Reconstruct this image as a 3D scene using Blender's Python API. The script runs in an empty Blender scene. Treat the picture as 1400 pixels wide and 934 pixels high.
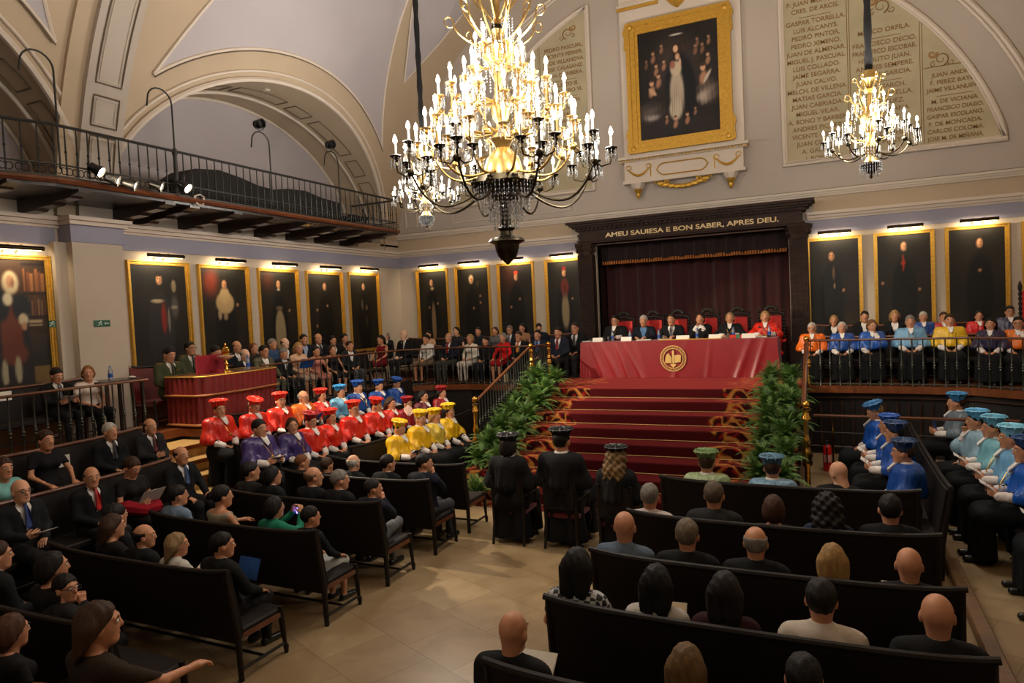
import bpy, math, random
import numpy as np
from mathutils import Vector, Matrix
random.seed(7); RNG = np.random.default_rng(11)
scene = bpy.context.scene
COL = scene.collection
PI = math.pi

# ---------------------------------------------------------------- camera frame (1400 x 934)
FOC = 939.5; HC = 2.8
_y, _p, _r = [math.radians(a) for a in (25.01, 2.418, -2.7035)]
FW = np.array([-math.sin(_y)*math.cos(_p), math.cos(_y)*math.cos(_p), -math.sin(_p)])
_rt = np.array([math.cos(_y), math.sin(_y), 0.0]); _up = np.cross(_rt, FW)
RT = _rt*math.cos(_r)+_up*math.sin(_r); UP = -_rt*math.sin(_r)+_up*math.cos(_r)
CAM = np.array([0, 0, HC])
def ray(x, y): return FW+RT*(x-700)/FOC-UP*(y-467)/FOC
def onY(x, y, Y): d = ray(x, y); return CAM+d*Y/d[1]
def onX(x, y, X): d = ray(x, y); return CAM+d*X/d[0]
def onZ(x, y, Z): d = ray(x, y); return CAM+d*(Z-HC)/d[2]

# ---------------------------------------------------------------- object bookkeeping
def tag(o, label=None, cat=None, group=None, kind=None):
    if label: o['label'] = label
    if cat: o['category'] = cat
    if group: o['group'] = group
    if kind: o['kind'] = kind
    return o
def empty(name, loc=(0, 0, 0), rz=0.0, label=None, cat=None, group=None):
    o = bpy.data.objects.new(name, None); COL.objects.link(o)
    o.location = loc; o.rotation_euler = (0, 0, rz); o.empty_display_size = .1
    return tag(o, label, cat, group)
def tree_copy(o, parent=None):
    c = o.copy(); COL.objects.link(c)
    if parent is not None: c.parent = parent
    for ch in list(o.children): tree_copy(ch, c)
    return c

# ---------------------------------------------------------------- materials
MATS = {}
def srgb(c):
    return tuple(((v/255.)/12.92 if v/255. <= .04045 else ((v/255.+.055)/1.055)**2.4) for v in c)
def mat(name, col, rough=.6, metal=0., var=.0, scale=8., bump=0., bscale=40., emit=0., trans=0., sheen=0., spec=.5, col2=None, stretch=None, coat=0.):
    if name in MATS: return MATS[name]
    m = bpy.data.materials.new(name); m.use_nodes = True
    nt = m.node_tree; b = nt.nodes['Principled BSDF']
    c = (*srgb(col), 1)
    b.inputs['Base Color'].default_value = c
    b.inputs['Roughness'].default_value = rough
    b.inputs['Metallic'].default_value = metal
    b.inputs['Specular IOR Level'].default_value = spec
    if trans: b.inputs['Transmission Weight'].default_value = trans
    if sheen: b.inputs['Sheen Weight'].default_value = sheen
    if coat: b.inputs['Coat Weight'].default_value = coat
    tc = None
    if var or bump or col2:
        tc = nt.nodes.new('ShaderNodeTexCoord'); src = tc.outputs['Object']
        if stretch:
            mp = nt.nodes.new('ShaderNodeMapping'); mp.inputs['Scale'].default_value = stretch
            nt.links.new(src, mp.inputs[0]); src = mp.outputs[0]
    if var or col2:
        n = nt.nodes.new('ShaderNodeTexNoise'); n.inputs['Scale'].default_value = scale; n.inputs['Detail'].default_value = 4
        nt.links.new(src, n.inputs['Vector'])
        r = nt.nodes.new('ShaderNodeMix'); r.data_type = 'RGBA'
        a = c; d = (*srgb(col2), 1) if col2 else tuple(max(0, v*(1-var)) for v in c[:3])+(1,)
        r.inputs[6].default_value = a; r.inputs[7].default_value = d
        mr = nt.nodes.new('ShaderNodeMapRange'); mr.inputs[1].default_value = .35; mr.inputs[2].default_value = .65
        nt.links.new(n.outputs[0], mr.inputs[0]); nt.links.new(mr.outputs[0], r.inputs[0])
        nt.links.new(r.outputs[2], b.inputs['Base Color'])
    if bump:
        n2 = nt.nodes.new('ShaderNodeTexNoise'); n2.inputs['Scale'].default_value = bscale
        nt.links.new(src, n2.inputs['Vector'])
        bp = nt.nodes.new('ShaderNodeBump'); bp.inputs['Strength'].default_value = bump; bp.inputs['Distance'].default_value = .01
        nt.links.new(n2.outputs[0], bp.inputs['Height']); nt.links.new(bp.outputs[0], b.inputs['Normal'])
    if emit:
        b.inputs['Emission Color'].default_value = c; b.inputs['Emission Strength'].default_value = emit
        m.cycles.emission_sampling = 'NONE'
    MATS[name] = m
    return m
def cmat(name, rough=.55, spec=.4):
    """material that reads a painted colour attribute (pictures, carpet pattern)"""
    if name in MATS: return MATS[name]
    m = bpy.data.materials.new(name); m.use_nodes = True; nt = m.node_tree
    a = nt.nodes.new('ShaderNodeVertexColor'); a.layer_name = 'paint'
    b = nt.nodes['Principled BSDF']; nt.links.new(a.outputs[0], b.inputs['Base Color'])
    b.inputs['Roughness'].default_value = rough; b.inputs['Specular IOR Level'].default_value = spec
    MATS[name] = m; return m

# ---------------------------------------------------------------- mesh builder
class MB:
    def __init__(s): s.v = []; s.f = []; s.m = []; s.mi = 0
    def add(s, vs, fs):
        o = len(s.v); s.v += [tuple(map(float, v)) for v in vs]
        for f in fs: s.f.append(tuple(i+o for i in f)); s.m.append(s.mi)
        return s
    def box(s, a, b, bev=0.0):
        x0, y0, z0 = a; x1, y1, z1 = b
        if x0 > x1: x0, x1 = x1, x0
        if y0 > y1: y0, y1 = y1, y0
        if z0 > z1: z0, z1 = z1, z0
        if bev:
            # chamfered on the vertical edges and the top
            c = min(bev, (x1-x0)/2.1, (y1-y0)/2.1, (z1-z0)/2.1)
            def ring(z, i): return [(x0+i+c, y0+i, z), (x1-i-c, y0+i, z), (x1-i, y0+i+c, z), (x1-i, y1-i-c, z), (x1-i-c, y1-i, z), (x0+i+c, y1-i, z), (x0+i, y1-i-c, z), (x0+i, y0+i+c, z)]
            R = [ring(z0, c*.5), ring(z0+c*.5, 0), ring(z1-c*.5, 0), ring(z1, c*.5)]
            vs = sum(R, []); fs = [tuple(range(7, -1, -1)), tuple(range(24, 32))]
            for k in range(3):
                for i in range(8): fs.append((k*8+i, k*8+(i+1) % 8, (k+1)*8+(i+1) % 8, (k+1)*8+i))
            return s.add(vs, fs)
        vs = [(x0, y0, z0), (x1, y0, z0), (x1, y1, z0), (x0, y1, z0), (x0, y0, z1), (x1, y0, z1), (x1, y1, z1), (x0, y1, z1)]
        return s.add(vs, [(3, 2, 1, 0), (4, 5, 6, 7), (0, 1, 5, 4), (1, 2, 6, 5), (2, 3, 7, 6), (3, 0, 4, 7)])
    def lathe(s, prof, c=(0, 0, 0), n=16, axis='z', closed=False, lobes=0, lobe=0.):
        """prof: list of (r, h)"""
        vs = []; fs = []
        for r, h in prof:
            for i in range(n):
                a = 2*PI*i/n; rr = max(r, 1e-4)*(1+lobe*math.cos(lobes*a)) if lobes else max(r, 1e-4)
                p = (rr*math.cos(a), rr*math.sin(a), h)
                if axis == 'x': p = (h, p[0], p[1])
                if axis == 'y': p = (p[1], h, p[0])
                vs.append((c[0]+p[0], c[1]+p[1], c[2]+p[2]))
        for k in range(len(prof)-1):
            for i in range(n):
                fs.append((k*n+i, k*n+(i+1) % n, (k+1)*n+(i+1) % n, (k+1)*n+i))
        fs.append(tuple(range(n-1, -1, -1))); fs.append(tuple(range((len(prof)-1)*n, len(prof)*n)))
        return s.add(vs, fs)
    def tube(s, pts, r, n=8, closed=False, cap=True, flat=1.0):
        P = [Vector(p) for p in pts]; K = len(P)
        rr = r if hasattr(r, '__len__') else [r]*K
        vs = []; fs = []; up = Vector((0, 0, 1)); prev = None
        for i in range(K):
            if closed: t = P[(i+1) % K]-P[i-1]
            else: t = P[min(i+1, K-1)]-P[max(i-1, 0)]
            if t.length < 1e-9: t = Vector((0, 0, 1))
            t.normalize()
            if prev is None:
                a = t.cross(up)
                if a.length < .05: a = t.cross(Vector((0, 1, 0)))
            else: a = prev-t*prev.dot(t)
            a.normalize(); prev = a; b = t.cross(a)
            for k in range(n):
                an = 2*PI*k/n; q = P[i]+a*(rr[i]*math.cos(an))+b*(rr[i]*flat*math.sin(an)); vs.append(tuple(q))
        M = K if closed else K-1
        for i in range(M):
            for k in range(n):
                fs.append((i*n+k, i*n+(k+1) % n, ((i+1) % K)*n+(k+1) % n, ((i+1) % K)*n+k))
        if cap and not closed:
            fs.append(tuple(range(n-1, -1, -1))); fs.append(tuple(range((K-1)*n, K*n)))
        return s.add(vs, fs)
    def sphere(s, c, r, n=12, m=8):
        if not hasattr(r, '__len__'): r = (r, r, r)
        prof = [(math.sin(PI*k/m), -math.cos(PI*k/m)) for k in range(m+1)]
        o = len(s.v); s.lathe(prof, (0, 0, 0), n)
        for i in range(o, len(s.v)):
            x, y, z = s.v[i]; s.v[i] = (c[0]+x*r[0], c[1]+y*r[1], c[2]+z*r[2])
        return s
    def prism(s, poly, z0, z1, plane='xy'):
        """extrude a 2-D outline; plane 'xz' extrudes along y, 'yz' along x"""
        n = len(poly)
        def P(a, b, h): return {'xy': (a, b, h), 'xz': (a, h, b), 'yz': (h, a, b)}[plane]
        vs = [P(a, b, z0) for a, b in poly]+[P(a, b, z1) for a, b in poly]
        fs = [tuple(range(n-1, -1, -1)), tuple(range(n, 2*n))]+[(i, (i+1) % n, n+(i+1) % n, n+i) for i in range(n)]
        return s.add(vs, fs)
    def xf(s, M, o=0):
        for i in range(o, len(s.v)): s.v[i] = tuple(M @ Vector(s.v[i]))
        return s
    def build(s, name, mats, parent=None, smooth=False, angle=40, loc=None):
        me = bpy.data.meshes.new(name); me.from_pydata(s.v, [], s.f)
        if not isinstance(mats, (list, tuple)): mats = [mats]
        for m in mats: me.materials.append(m)
        if len(mats) > 1: me.polygons.foreach_set('material_index', s.m)
        fixn(me)
        if smooth: shade(me, angle)
        o = bpy.data.objects.new(name, me); COL.objects.link(o)
        if parent is not None: o.parent = parent
        if loc is not None: o.location = loc
        return o
def fixn(me):
    import bmesh
    bm = bmesh.new(); bm.from_mesh(me); bmesh.ops.recalc_face_normals(bm, faces=bm.faces); bm.to_mesh(me); bm.free()
def shade(me, angle=40):
    me.polygons.foreach_set('use_smooth', [True]*len(me.polygons))
    try: me.set_sharp_from_angle(angle=math.radians(angle))
    except Exception: pass
def arr_mesh(name, V, F, mats, parent=None, mi=None, smooth=True):
    me = bpy.data.meshes.new(name)
    n = len(V); k = len(F)
    me.vertices.add(n); me.vertices.foreach_set('co', np.asarray(V, np.float32).ravel())
    me.loops.add(k*4); me.loops.foreach_set('vertex_index', np.asarray(F, np.int32).ravel())
    me.polygons.add(k); me.polygons.foreach_set('loop_start', np.arange(0, k*4, 4, dtype=np.int32))
    if not isinstance(mats, (list, tuple)): mats = [mats]
    for m in mats: me.materials.append(m)
    if mi is not None: me.polygons.foreach_set('material_index', np.asarray(mi, np.int32))
    if smooth: me.polygons.foreach_set('use_smooth', np.ones(k, bool))
    me.update(calc_edges=True)
    o = bpy.data.objects.new(name, me); COL.objects.link(o)
    if parent is not None: o.parent = parent
    return o
def struct(o, label=None):
    o['kind'] = 'structure'
    if label: o['label'] = label
    return o
# ---------------------------------------------------------------- implicit surfaces -> continuous meshes
def snet(f, lo, hi, h):
    lo = np.array(lo, float); hi = np.array(hi, float)
    n = np.ceil((hi-lo)/h).astype(int)+1
    ax = [lo[i]+h*np.arange(n[i]) for i in range(3)]
    X, Y, Z = np.meshgrid(*ax, indexing='ij')
    F = f(X.astype(np.float32), Y.astype(np.float32), Z.astype(np.float32))
    F[0, :, :] = F[-1, :, :] = 1; F[:, 0, :] = F[:, -1, :] = 1; F[:, :, 0] = F[:, :, -1] = 1
    S = F < 0
    c = [k-1 for k in F.shape]
    def sl(A, i, j, k): return A[i:i+c[0], j:j+c[1], k:k+c[2]]
    cnt = np.zeros(c, np.float32); acc = np.zeros((3, *c), np.float32)
    for a in range(3):
        for u in (0, 1):
            for v in (0, 1):
                o0 = [0, 0, 0]; b, d = [q for q in range(3) if q != a]
                o0[b] = u; o0[d] = v; o1 = list(o0); o1[a] = 1
                f0 = sl(F, *o0); f1 = sl(F, *o1); m = (f0 < 0) != (f1 < 0)
                den = np.where(m, f0-f1, 1); t = np.where(m, f0/den, 0)
                cnt += m; acc[a] += t; acc[b] += u*m; acc[d] += v*m
    act = cnt > 0
    idx = -np.ones(c, np.int64); ii = np.argwhere(act); idx[act] = np.arange(len(ii))
    if len(ii) == 0: return np.zeros((0, 3)), np.zeros((0, 4), int)
    P = np.stack([acc[a][act]/cnt[act] for a in range(3)], 1)
    V = lo+(ii+P)*h
    Q = []
    for a in range(3):
        b, d = [(1, 2), (2, 0), (0, 1)][a]
        s0 = [slice(1, -1)]*3; s1 = [slice(1, -1)]*3
        s0[a] = slice(0, -1); s1[a] = slice(1, None)
        A = S[tuple(s0)]; B = S[tuple(s1)]
        e = np.argwhere(A != B)
        if not len(e): continue
        inside = A[tuple(e.T)]
        off = np.array([1, 1, 1]); off[a] = 0
        g = e+off
        def cell(db, dd):
            q = g.copy(); q[:, b] += db; q[:, d] += dd; return idx[q[:, 0], q[:, 1], q[:, 2]]
        q = np.stack([cell(-1, -1), cell(0, -1), cell(0, 0), cell(-1, 0)], 1)
        q[~inside] = q[~inside][:, ::-1]
        Q.append(q)
    return V, np.concatenate(Q)
def cap(P, a, b, ra, rb):
    X, Y, Z = P; ax, ay, az = a; bx, by, bz = b
    dx, dy, dz = bx-ax, by-ay, bz-az; L = dx*dx+dy*dy+dz*dz+1e-9
    t = np.clip(((X-ax)*dx+(Y-ay)*dy+(Z-az)*dz)/L, 0, 1)
    return np.sqrt((X-ax-t*dx)**2+(Y-ay-t*dy)**2+(Z-az-t*dz)**2)-(ra+t*(rb-ra))
def ell(P, c, r):
    X, Y, Z = P; m = min(r)
    return (np.sqrt(((X-c[0])/r[0])**2+((Y-c[1])/r[1])**2+((Z-c[2])/r[2])**2)-1)*m
def su(ds, k=.03):
    r = ds[0]
    for d in ds[1:]:
        h = np.clip(.5+.5*(d-r)/k, 0, 1); r = d*(1-h)+r*h-k*h*(1-h)
    return r
def mir(p, s): return (p[0]*s, p[1], p[2])

ARMS = {  # elbow, wrist, hand direction for one side (x>0)
 'lap':   ((.235, .03, .73), (.11, .22, .645), (-.7, .6, -.25)),
 'knee':  ((.25, .08, .75), (.15, .31, .625), (-.1, 1, -.25)),
 'book':  ((.225, .06, .74), (.13, .29, .72), (-.45, .8, .35)),
 'chin':  ((.17, .19, .80), (.06, .14, 1.0), (-.25, .1, 1)),
 'phone': ((.2, .22, .86), (.07, .36, 1.02), (-.2, .3, 1)),
 'table': ((.26, .13, .80), (.12, .35, .815), (-.6, .8, -.05)),
 'reach': ((.25, .22, .80), (.2, .47, .76), (-.1, 1, -.1)),
}
def skeleton(pose, fem, legs):
    w = .165 if fem else .19
    S = dict(w=w, arms=[])
    aL, aR = pose
    for s, a in ((-1, aL), (1, aR)):
        e, wr, hd = ARMS[a]
        S['arms'].append(((w*s, -.02, .965), mir(e, s), mir(wr, s), mir(hd, s)))
    if legs == 'crossed': S['legs'] = [((-.09, .02, .53), (-.07, .44, .49), (-.06, .42, .09), (-.05, .60, .03)), ((.09, .02, .55), (.02, .47, .60), (-.13, .60, .28), (-.16, .76, .24))]
    elif legs == 'wide': S['legs'] = [((-.09, .02, .53), (-.2, .42, .51), (-.19, .42, .09), (-.22, .58, .03)), ((.09, .02, .53), (.2, .42, .51), (.19, .42, .09), (.22, .58, .03))]
    else: S['legs'] = [((-.085, .02, .53), (-.1, .43, .51), (-.09, .41, .09), (-.1, .58, .03)), ((.085, .02, .53), (.1, .43, .51), (.09, .43, .09), (.1, .60, .03))]
    return S
def torso_sdf(P, S, fem, g=0.):
    w = S['w']; c = .8 if fem else 1.0
    d = [cap(P, (-.07, 0, .55), (.07, 0, .55), .108+g, .108+g),
         cap(P, (-.055, 0, .6), (-.065*c, -.02, .92), .094*c+g, .106*c+g), cap(P, (.055, 0, .6), (.065*c, -.02, .92), .094*c+g, .106*c+g),
         cap(P, (-w+.04, -.02, .975), (w-.04, -.02, .975), .06+g, .06+g)]
    if fem: d += [ell(P, (-.07, .07, .88), (.065+g, .065+g, .065+g)), ell(P, (.07, .07, .88), (.065+g, .065+g, .065+g))]
    return su(d, .05)
def arms_sdf(P, S, g=0., upto=2, fem=False):
    d = []; k = .85 if fem else 1
    for sh, el, wr, hd in S['arms']:
        d.append(cap(P, sh, el, .05*k+g, .041*k+g))
        if upto > 1: d.append(cap(P, el, wr, .041*k+g, .027*k+g))
    return su(d, .025)
def legs_sdf(P, S, g=0., foot=True, knee_only=False):
    d = []
    for hp, kn, an, to in S['legs']:
        d.append(cap(P, hp, kn, .085+g, .06+g))
        if not knee_only:
            d.append(cap(P, kn, an, .057+g, .036+g))
            if foot: d.append(cap(P, (an[0], an[1]-.02, an[2]-.045), to, .036+g, .028+g))
    return su(d, .03)
BOX = ((-.42, -.28, -.02), (.42, .85, 1.2))
_cache = {}
def cached(key, fn):
    if key not in _cache: _cache[key] = fn()
    return _cache[key]
def part_arr(kind, pose, fem, legs, h):
    key = (kind, pose, fem, legs, h)
    def make():
        S = skeleton(pose, fem, legs)
        lo, hi = BOX
        def f(X, Y, Z):
            P = (X, Y, Z)
            if kind == 'body':
                t = su([torso_sdf(P, S, fem), cap(P, (0, -.015, 1.0), (0, .015, 1.12), .052, .05)], .04)
                return su([t, arms_sdf(P, S, 0, 2, fem), legs_sdf(P, S)], .025)
            if kind == 'shirt':
                t = su([torso_sdf(P, S, fem, .008), cap(P, (0, -.015, 1.0), (0, .01, 1.075), .058, .056)], .03)
                return np.maximum(t, Z-1.085)
            if kind == 'jacket':
                fold = .004*np.sin(Z*38+X*14)*np.sin(X*21+Y*17)
                t = su([torso_sdf(P, S, fem, .022), cap(P, (0, -.03, 1.0), (0, -.02, 1.05), .07, .066)], .03)
                a = arms_sdf(P, S, .02, 2, fem)
                for sh, el, wr, hd in S['arms']:
                    pass
                j = su([t, a], .03)+fold
                v = np.maximum(np.abs(X)-np.clip((Z-.74)*.27, -1, .08), .03-Y)     # open V at the front
                j = np.maximum(j, -v)
                return np.maximum(np.maximum(j, Z-1.07), .5-Z)
            if kind == 'top':          # long-sleeved shirt or blouse
                fold = .004*np.sin(Z*44+X*12)*np.sin(X*25+Y*17)
                t = su([torso_sdf(P, S, fem, .014), cap(P, (0, -.02, 1.0), (0, .0, 1.06), .062, .06)], .03)
                return np.maximum(np.maximum(su([t, arms_sdf(P, S, .014, 2, fem)], .03)+fold, Z-1.07), .5-Z)
            if kind == 'tee':          # short sleeves
                t = su([torso_sdf(P, S, fem, .012)], .03)
                a = arms_sdf(P, S, .014, 1, fem); a = np.maximum(a, .84-Z)
                return np.maximum(np.maximum(su([t, a], .03), Z-1.04), .5-Z)
            if kind == 'dress':
                t = torso_sdf(P, S, fem, .01); t = np.maximum(t, Z-1.0+np.abs(X)*-.1)
                return su([t, legs_sdf(P, S, .022, False, True)], .06)
            if kind == 'trousers':
                t = cap(P, (-.08, 0, .55), (.08, 0, .55), .125, .125)
                fold = .004*np.sin(Y*50+Z*23)
                return np.maximum(su([t, legs_sdf(P, S, .016, False)], .04)+fold, Z-.7)
            if kind == 'skirt':
                return np.maximum(su([cap(P, (-.08, 0, .55), (.08, 0, .55), .125, .125), legs_sdf(P, S, .025, False, True)], .08), Z-.7)
            if kind == 'gown':         # long black toga to the floor with wide sleeves
                fold = .007*np.sin(X*60+Y*9)*np.clip((.9-Z)*2, .2, 1)
                t = torso_sdf(P, S, fem, .028)
                sk = [cap(P, (-.09, .0, .52), (-.13, .42, .5), .13, .1), cap(P, (.09, .0, .52), (.13, .42, .5), .13, .1), cap(P, (0, .1, .5), (0, .42, .48), .12, .1),
                      cap(P, (-.12, .43, .46), (-.15, .43, .05), .1, .11), cap(P, (.12, .43, .46), (.15, .43, .05), .1, .11), cap(P, (0, .43, .46), (0, .44, .05), .1, .12),
                      cap(P, (-.1, .05, .4), (-.12, .05, .1), .12, .14), cap(P, (.1, .05, .4), (.12, .05, .1), .12, .14)]
                a = []
                for sh, el, wr, hd in S['arms']:
                    a += [cap(P, sh, el, .07, .075), cap(P, el, tuple(el[i]*.3+wr[i]*.7 for i in range(3)), .07, .055)]
                d = su([t]+sk+a, .05)+fold
                return np.maximum(np.maximum(d, Z-1.05), .06-Z)
            if kind == 'cape':         # short coloured shoulder cape (muceta)
                fold = .011*np.sin(np.arctan2(X, Y+.02)*13+Z*5)*np.clip((1.02-Z)*3, 0, 1)
                d = [torso_sdf(P, S, fem, .045), cap(P, (0, -.02, 1.0), (0, .0, 1.06), .075, .07)]
                for sh, el, wr, hd in S['arms']:
                    d += [cap(P, sh, el, .07, .1), cap(P, el, tuple(el[i]*.75+wr[i]*.25 for i in range(3)), .1, .085)]
                d.append(cap(P, (0, .06, .95), (0, .09, .74), .1, .11)); d.append(cap(P, (0, -.08, .95), (0, -.1, .74), .1, .12))
                d = su(d, .06)+fold
                return np.maximum(np.maximum(d, Z-1.065), .675-Z+.0*X)
            if kind[:-1] == 'cuff':
                d = []
                for sh, el, wr, hd in S['arms'][int(kind[-1]):int(kind[-1])+1]:
                    m = tuple(el[i]*.45+wr[i]*.55 for i in range(3)); d.append(cap(P, m, wr, .058, .05))
                return d[0]+.004*np.sin(X*140)*np.sin(Y*120+Z*90)
            if kind == 'collar':
                d = np.sqrt(X**2+(Y-.0)**2); return np.maximum(np.abs(d-.064-(1.08-Z)*.35)-.008, np.abs(Z-1.055)-.03)
            if kind[:-1] == 'shoe':
                d = []
                hp, kn, an, to = S['legs'][int(kind[-1])]
                d = cap(P, (an[0], an[1]-.03, an[2]-.05), (to[0], to[1]+.01, to[2]+.004), .044, .036)
                return np.maximum(d, -Z)
        L = list(lo); Hh = list(hi)
        if kind[:-1] == 'shoe': Hh[2] = .45
        if kind in ('cape', 'collar', 'shirt', 'cuff0', 'cuff1'): L[2] = .5
        hh = h*.6 if kind in ('collar', 'cuff0', 'cuff1', 'shoe0', 'shoe1') else h
        return snet(f, L, Hh, hh)
    return cached(key, make)
def head_arr(h, fem=False):
    def f(X, Y, Z):
        P = (np.abs(X), Y, Z)
        d = su([ell(P, (0, -.014, .028), (.075, .094, .092)), ell(P, (0, .016, -.03), (.06, .074, .085)), cap(P, (0, .058, -.092), (.018, .05, -.09), .024, .022)], .03)
        d = su([d, cap(P, (0, .084, .02), (0, .099, -.02), .007, .0125)], .014)
        d = su([d, cap(P, (0, .084, .034), (.045, .066, .032), .009, .008)], .014)
        so = cap(P, (.027, .1, .011), (.035, .098, .011), .0125, .012); d = np.maximum(d, -so)
        d = su([d, cap(P, (0, .083, -.058), (.018, .075, -.058), .007, .005)], .008)
        d = su([d, ell(P, (.077, -.004, -.01), (.011, .02, .031))], .006)
        d = su([d, cap(P, (0, -.022, -.05), (0, -.028, -.15), .052, .054)], .03)
        return d
    return cached(('head', h), lambda: snet(f, (-.11, -.13, -.17), (.11, .14, .14), h))
def hair_arr(style, h):
    def f(X, Y, Z):
        P = (X, Y, Z); wob = .003*np.sin(X*120+Z*30)*np.sin(Y*90)
        base = ell(P, (0, -.018, .032), (.083, .105, .101))
        ears = np.minimum(np.minimum(np.abs(X)-.05, Y+.045), .012-Z)
        face = Y-.95*Z-.012+.006*np.sin(X*70)
        if style == 'short': d = np.maximum(np.maximum(np.maximum(base, face), -.05-Z), ears)
        elif style == 'parted': d = np.maximum(np.maximum(base, Y-.8*Z-.02+.25*np.abs(X-.02)), np.maximum(-.045-Z, ears))
        elif style == 'fringe': d = np.maximum(np.maximum(np.maximum(base, Y-.02), -.05-Z), Z-.05-.25*np.clip(-Y-.05, 0, 1))
        elif style == 'bob':
            d = su([base, ell(P, (0, -.022, -.03), (.1, .105, .11))], .03); d = np.maximum(np.maximum(d, np.maximum(face, Y-.06)), -.13-Z)
        elif style == 'long':
            d = su([base, cap(P, (-.04, -.05, 0), (-.05, -.1, -.26), .07, .05), cap(P, (.04, -.05, 0), (.05, -.1, -.26), .07, .05)], .03); d = np.maximum(d, face)
        elif style == 'curly':
            wob = .012*np.sin(X*75+Z*20)*np.sin(Z*70+Y*40)
            d = su([base, ell(P, (0, -.04, -.02), (.125, .115, .14)), cap(P, (-.05, -.1, -.1), (-.06, -.13, -.36), .08, .06), cap(P, (.05, -.1, -.1), (.06, -.13, -.36), .08, .06), cap(P, (0, -.1, -.1), (0, -.14, -.38), .08, .06)], .03); d = np.maximum(d, face)
        elif style == 'bun':
            d = su([np.maximum(np.maximum(base, face), -.05-Z), cap(P, (0, -.12, .03), (0, -.135, .02), .04, .035)], .01)
        return d+wob
    return cached(('hair', style, h), lambda: snet(f, (-.2, -.26, -.56 if style in ('curly', 'long') else -.2), (.2, .14, .16), h))
def hand_arr(h, curl=.5):
    """wrist at the origin, fingers towards +y, palm facing -z, thumb on +x"""
    def f(X, Y, Z):
        P = (X, Y, Z)
        d = [cap(P, (0, -.02, 0), (0, .02, 0), .024, .024), su([cap(P, (-.022, .03, 0), (-.026, .08, 0), .014, .012), cap(P, (.0, .03, 0), (0, .085, 0), .015, .012), cap(P, (.022, .03, 0), (.026, .08, 0), .014, .012)], .02)]
        d = [su(d, .02)]
        for x, L in ((-.03, .055), (-.01, .07), (.01, .075), (.03, .066)):
            a = (x, .082, 0); t1 = curl*.7; t2 = curl*1.7
            b = (x*1.1, a[1]+L*.5*math.cos(t1), -L*.5*math.sin(t1)); c = (x*1.12, b[1]+L*.5*math.cos(t2), b[2]-L*.5*math.sin(t2))
            d.append(su([cap(P, a, b, .0092, .0085), cap(P, b, c, .0085, .0072)], .004))
        th = su([cap(P, (.02, .02, -.004), (.048, .055, -.018), .014, .0105), cap(P, (.048, .055, -.018), (.05, .085, -.03), .0105, .0085)], .006)
        r = d[0]
        for q in d[1:]+[th]: r = su([r, q], .006)
        return r
    return cached(('hand', h, curl), lambda: snet(f, (-.07, -.06, -.1), (.08, .2, .05), h))
def frame_mat(o, fwd, upv=(0, 0, 1), mirror=1, roll=0):
    f = np.array(fwd, float); f /= np.linalg.norm(f); u = np.array(upv, float)
    r = np.cross(f, u)
    if np.linalg.norm(r) < .15: r = np.cross(f, (0, 1, 0.))
    r /= np.linalg.norm(r); u = np.cross(r, f)
    return np.array([r*mirror, f, u]).T, np.array(o, float)

SKINS = dict(fair=(214, 160, 128), warm=(196, 138, 104), tan=(172, 112, 80), pale=(222, 176, 148))
def cloth_mat(col, shine=False):
    n = 'satin_%02x%02x%02x' % col if shine else 'cloth_%02x%02x%02x' % col
    if not shine: return mat(n, col, rough=.85, var=.18, scale=14, bump=.25, bscale=60, spec=.2)
    if n in MATS: return MATS[n]
    m = mat(n, col, rough=.38, bump=1.0, bscale=1.0, spec=.55, stretch=(15, 15, 3.2))
    for nd in m.node_tree.nodes:
        if nd.type == 'BUMP': nd.inputs['Distance'].default_value = .035
        if nd.type == 'TEX_NOISE': nd.inputs['Detail'].default_value = 1.5
    return m
BLACK = (19, 20, 22)
def yawpitch(yaw, pitch):
    a, b = math.radians(yaw), math.radians(pitch)
    Rz = np.array([[math.cos(a), -math.sin(a), 0], [math.sin(a), math.cos(a), 0], [0, 0, 1]])
    Rx = np.array([[1, 0, 0], [0, math.cos(b), -math.sin(b)], [0, math.sin(b), math.cos(b)]])
    return Rz@Rx
def make_hat(root, hc, R, col, tassel=None, scale=1.0):
    """octagonal doctor's cap that flares towards its flat top, with a tassel fringe"""
    m = cloth_mat(col, max(col) > 60); mb = MB()
    prof = [(.086, .025), (.09, .05), (.1, .09), (.121, .125), (.126, .133), (.12, .139), (.06, .15), (.02, .158)]
    mb.lathe(prof, (0, -.012, 0), 8)
    mb.mi = 0
    o = mb.build('hat', m, root, smooth=True, angle=25)
    M = Matrix([list(R[i])+[hc[i]] for i in range(3)]+[[0, 0, 0, 1]])
    o.matrix_local = M
    t = MB(); t.sphere((0, -.012, .158), (.02, .02, .012), 8, 5)
    for k in range(10):
        a = 2*PI*k/10; t.tube([(0, -.012, .158), (.06*math.cos(a), -.012+.06*math.sin(a), .155), (.115*math.cos(a), -.012+.115*math.sin(a), .146), (.132*math.cos(a), -.012+.132*math.sin(a), .118)], .005, 4)
    t.tube([(.125*math.cos(2*PI*k/16), -.012+.125*math.sin(2*PI*k/16), .134) for k in range(16)], .005, 4, closed=True)
    tt = tuple(min(255, int(c*1.15+22)) for c in col) if tassel is None else tassel
    t.build('tassel', cloth_mat(tt, True), o, smooth=True)
    return o
PEOPLE = []
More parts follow.
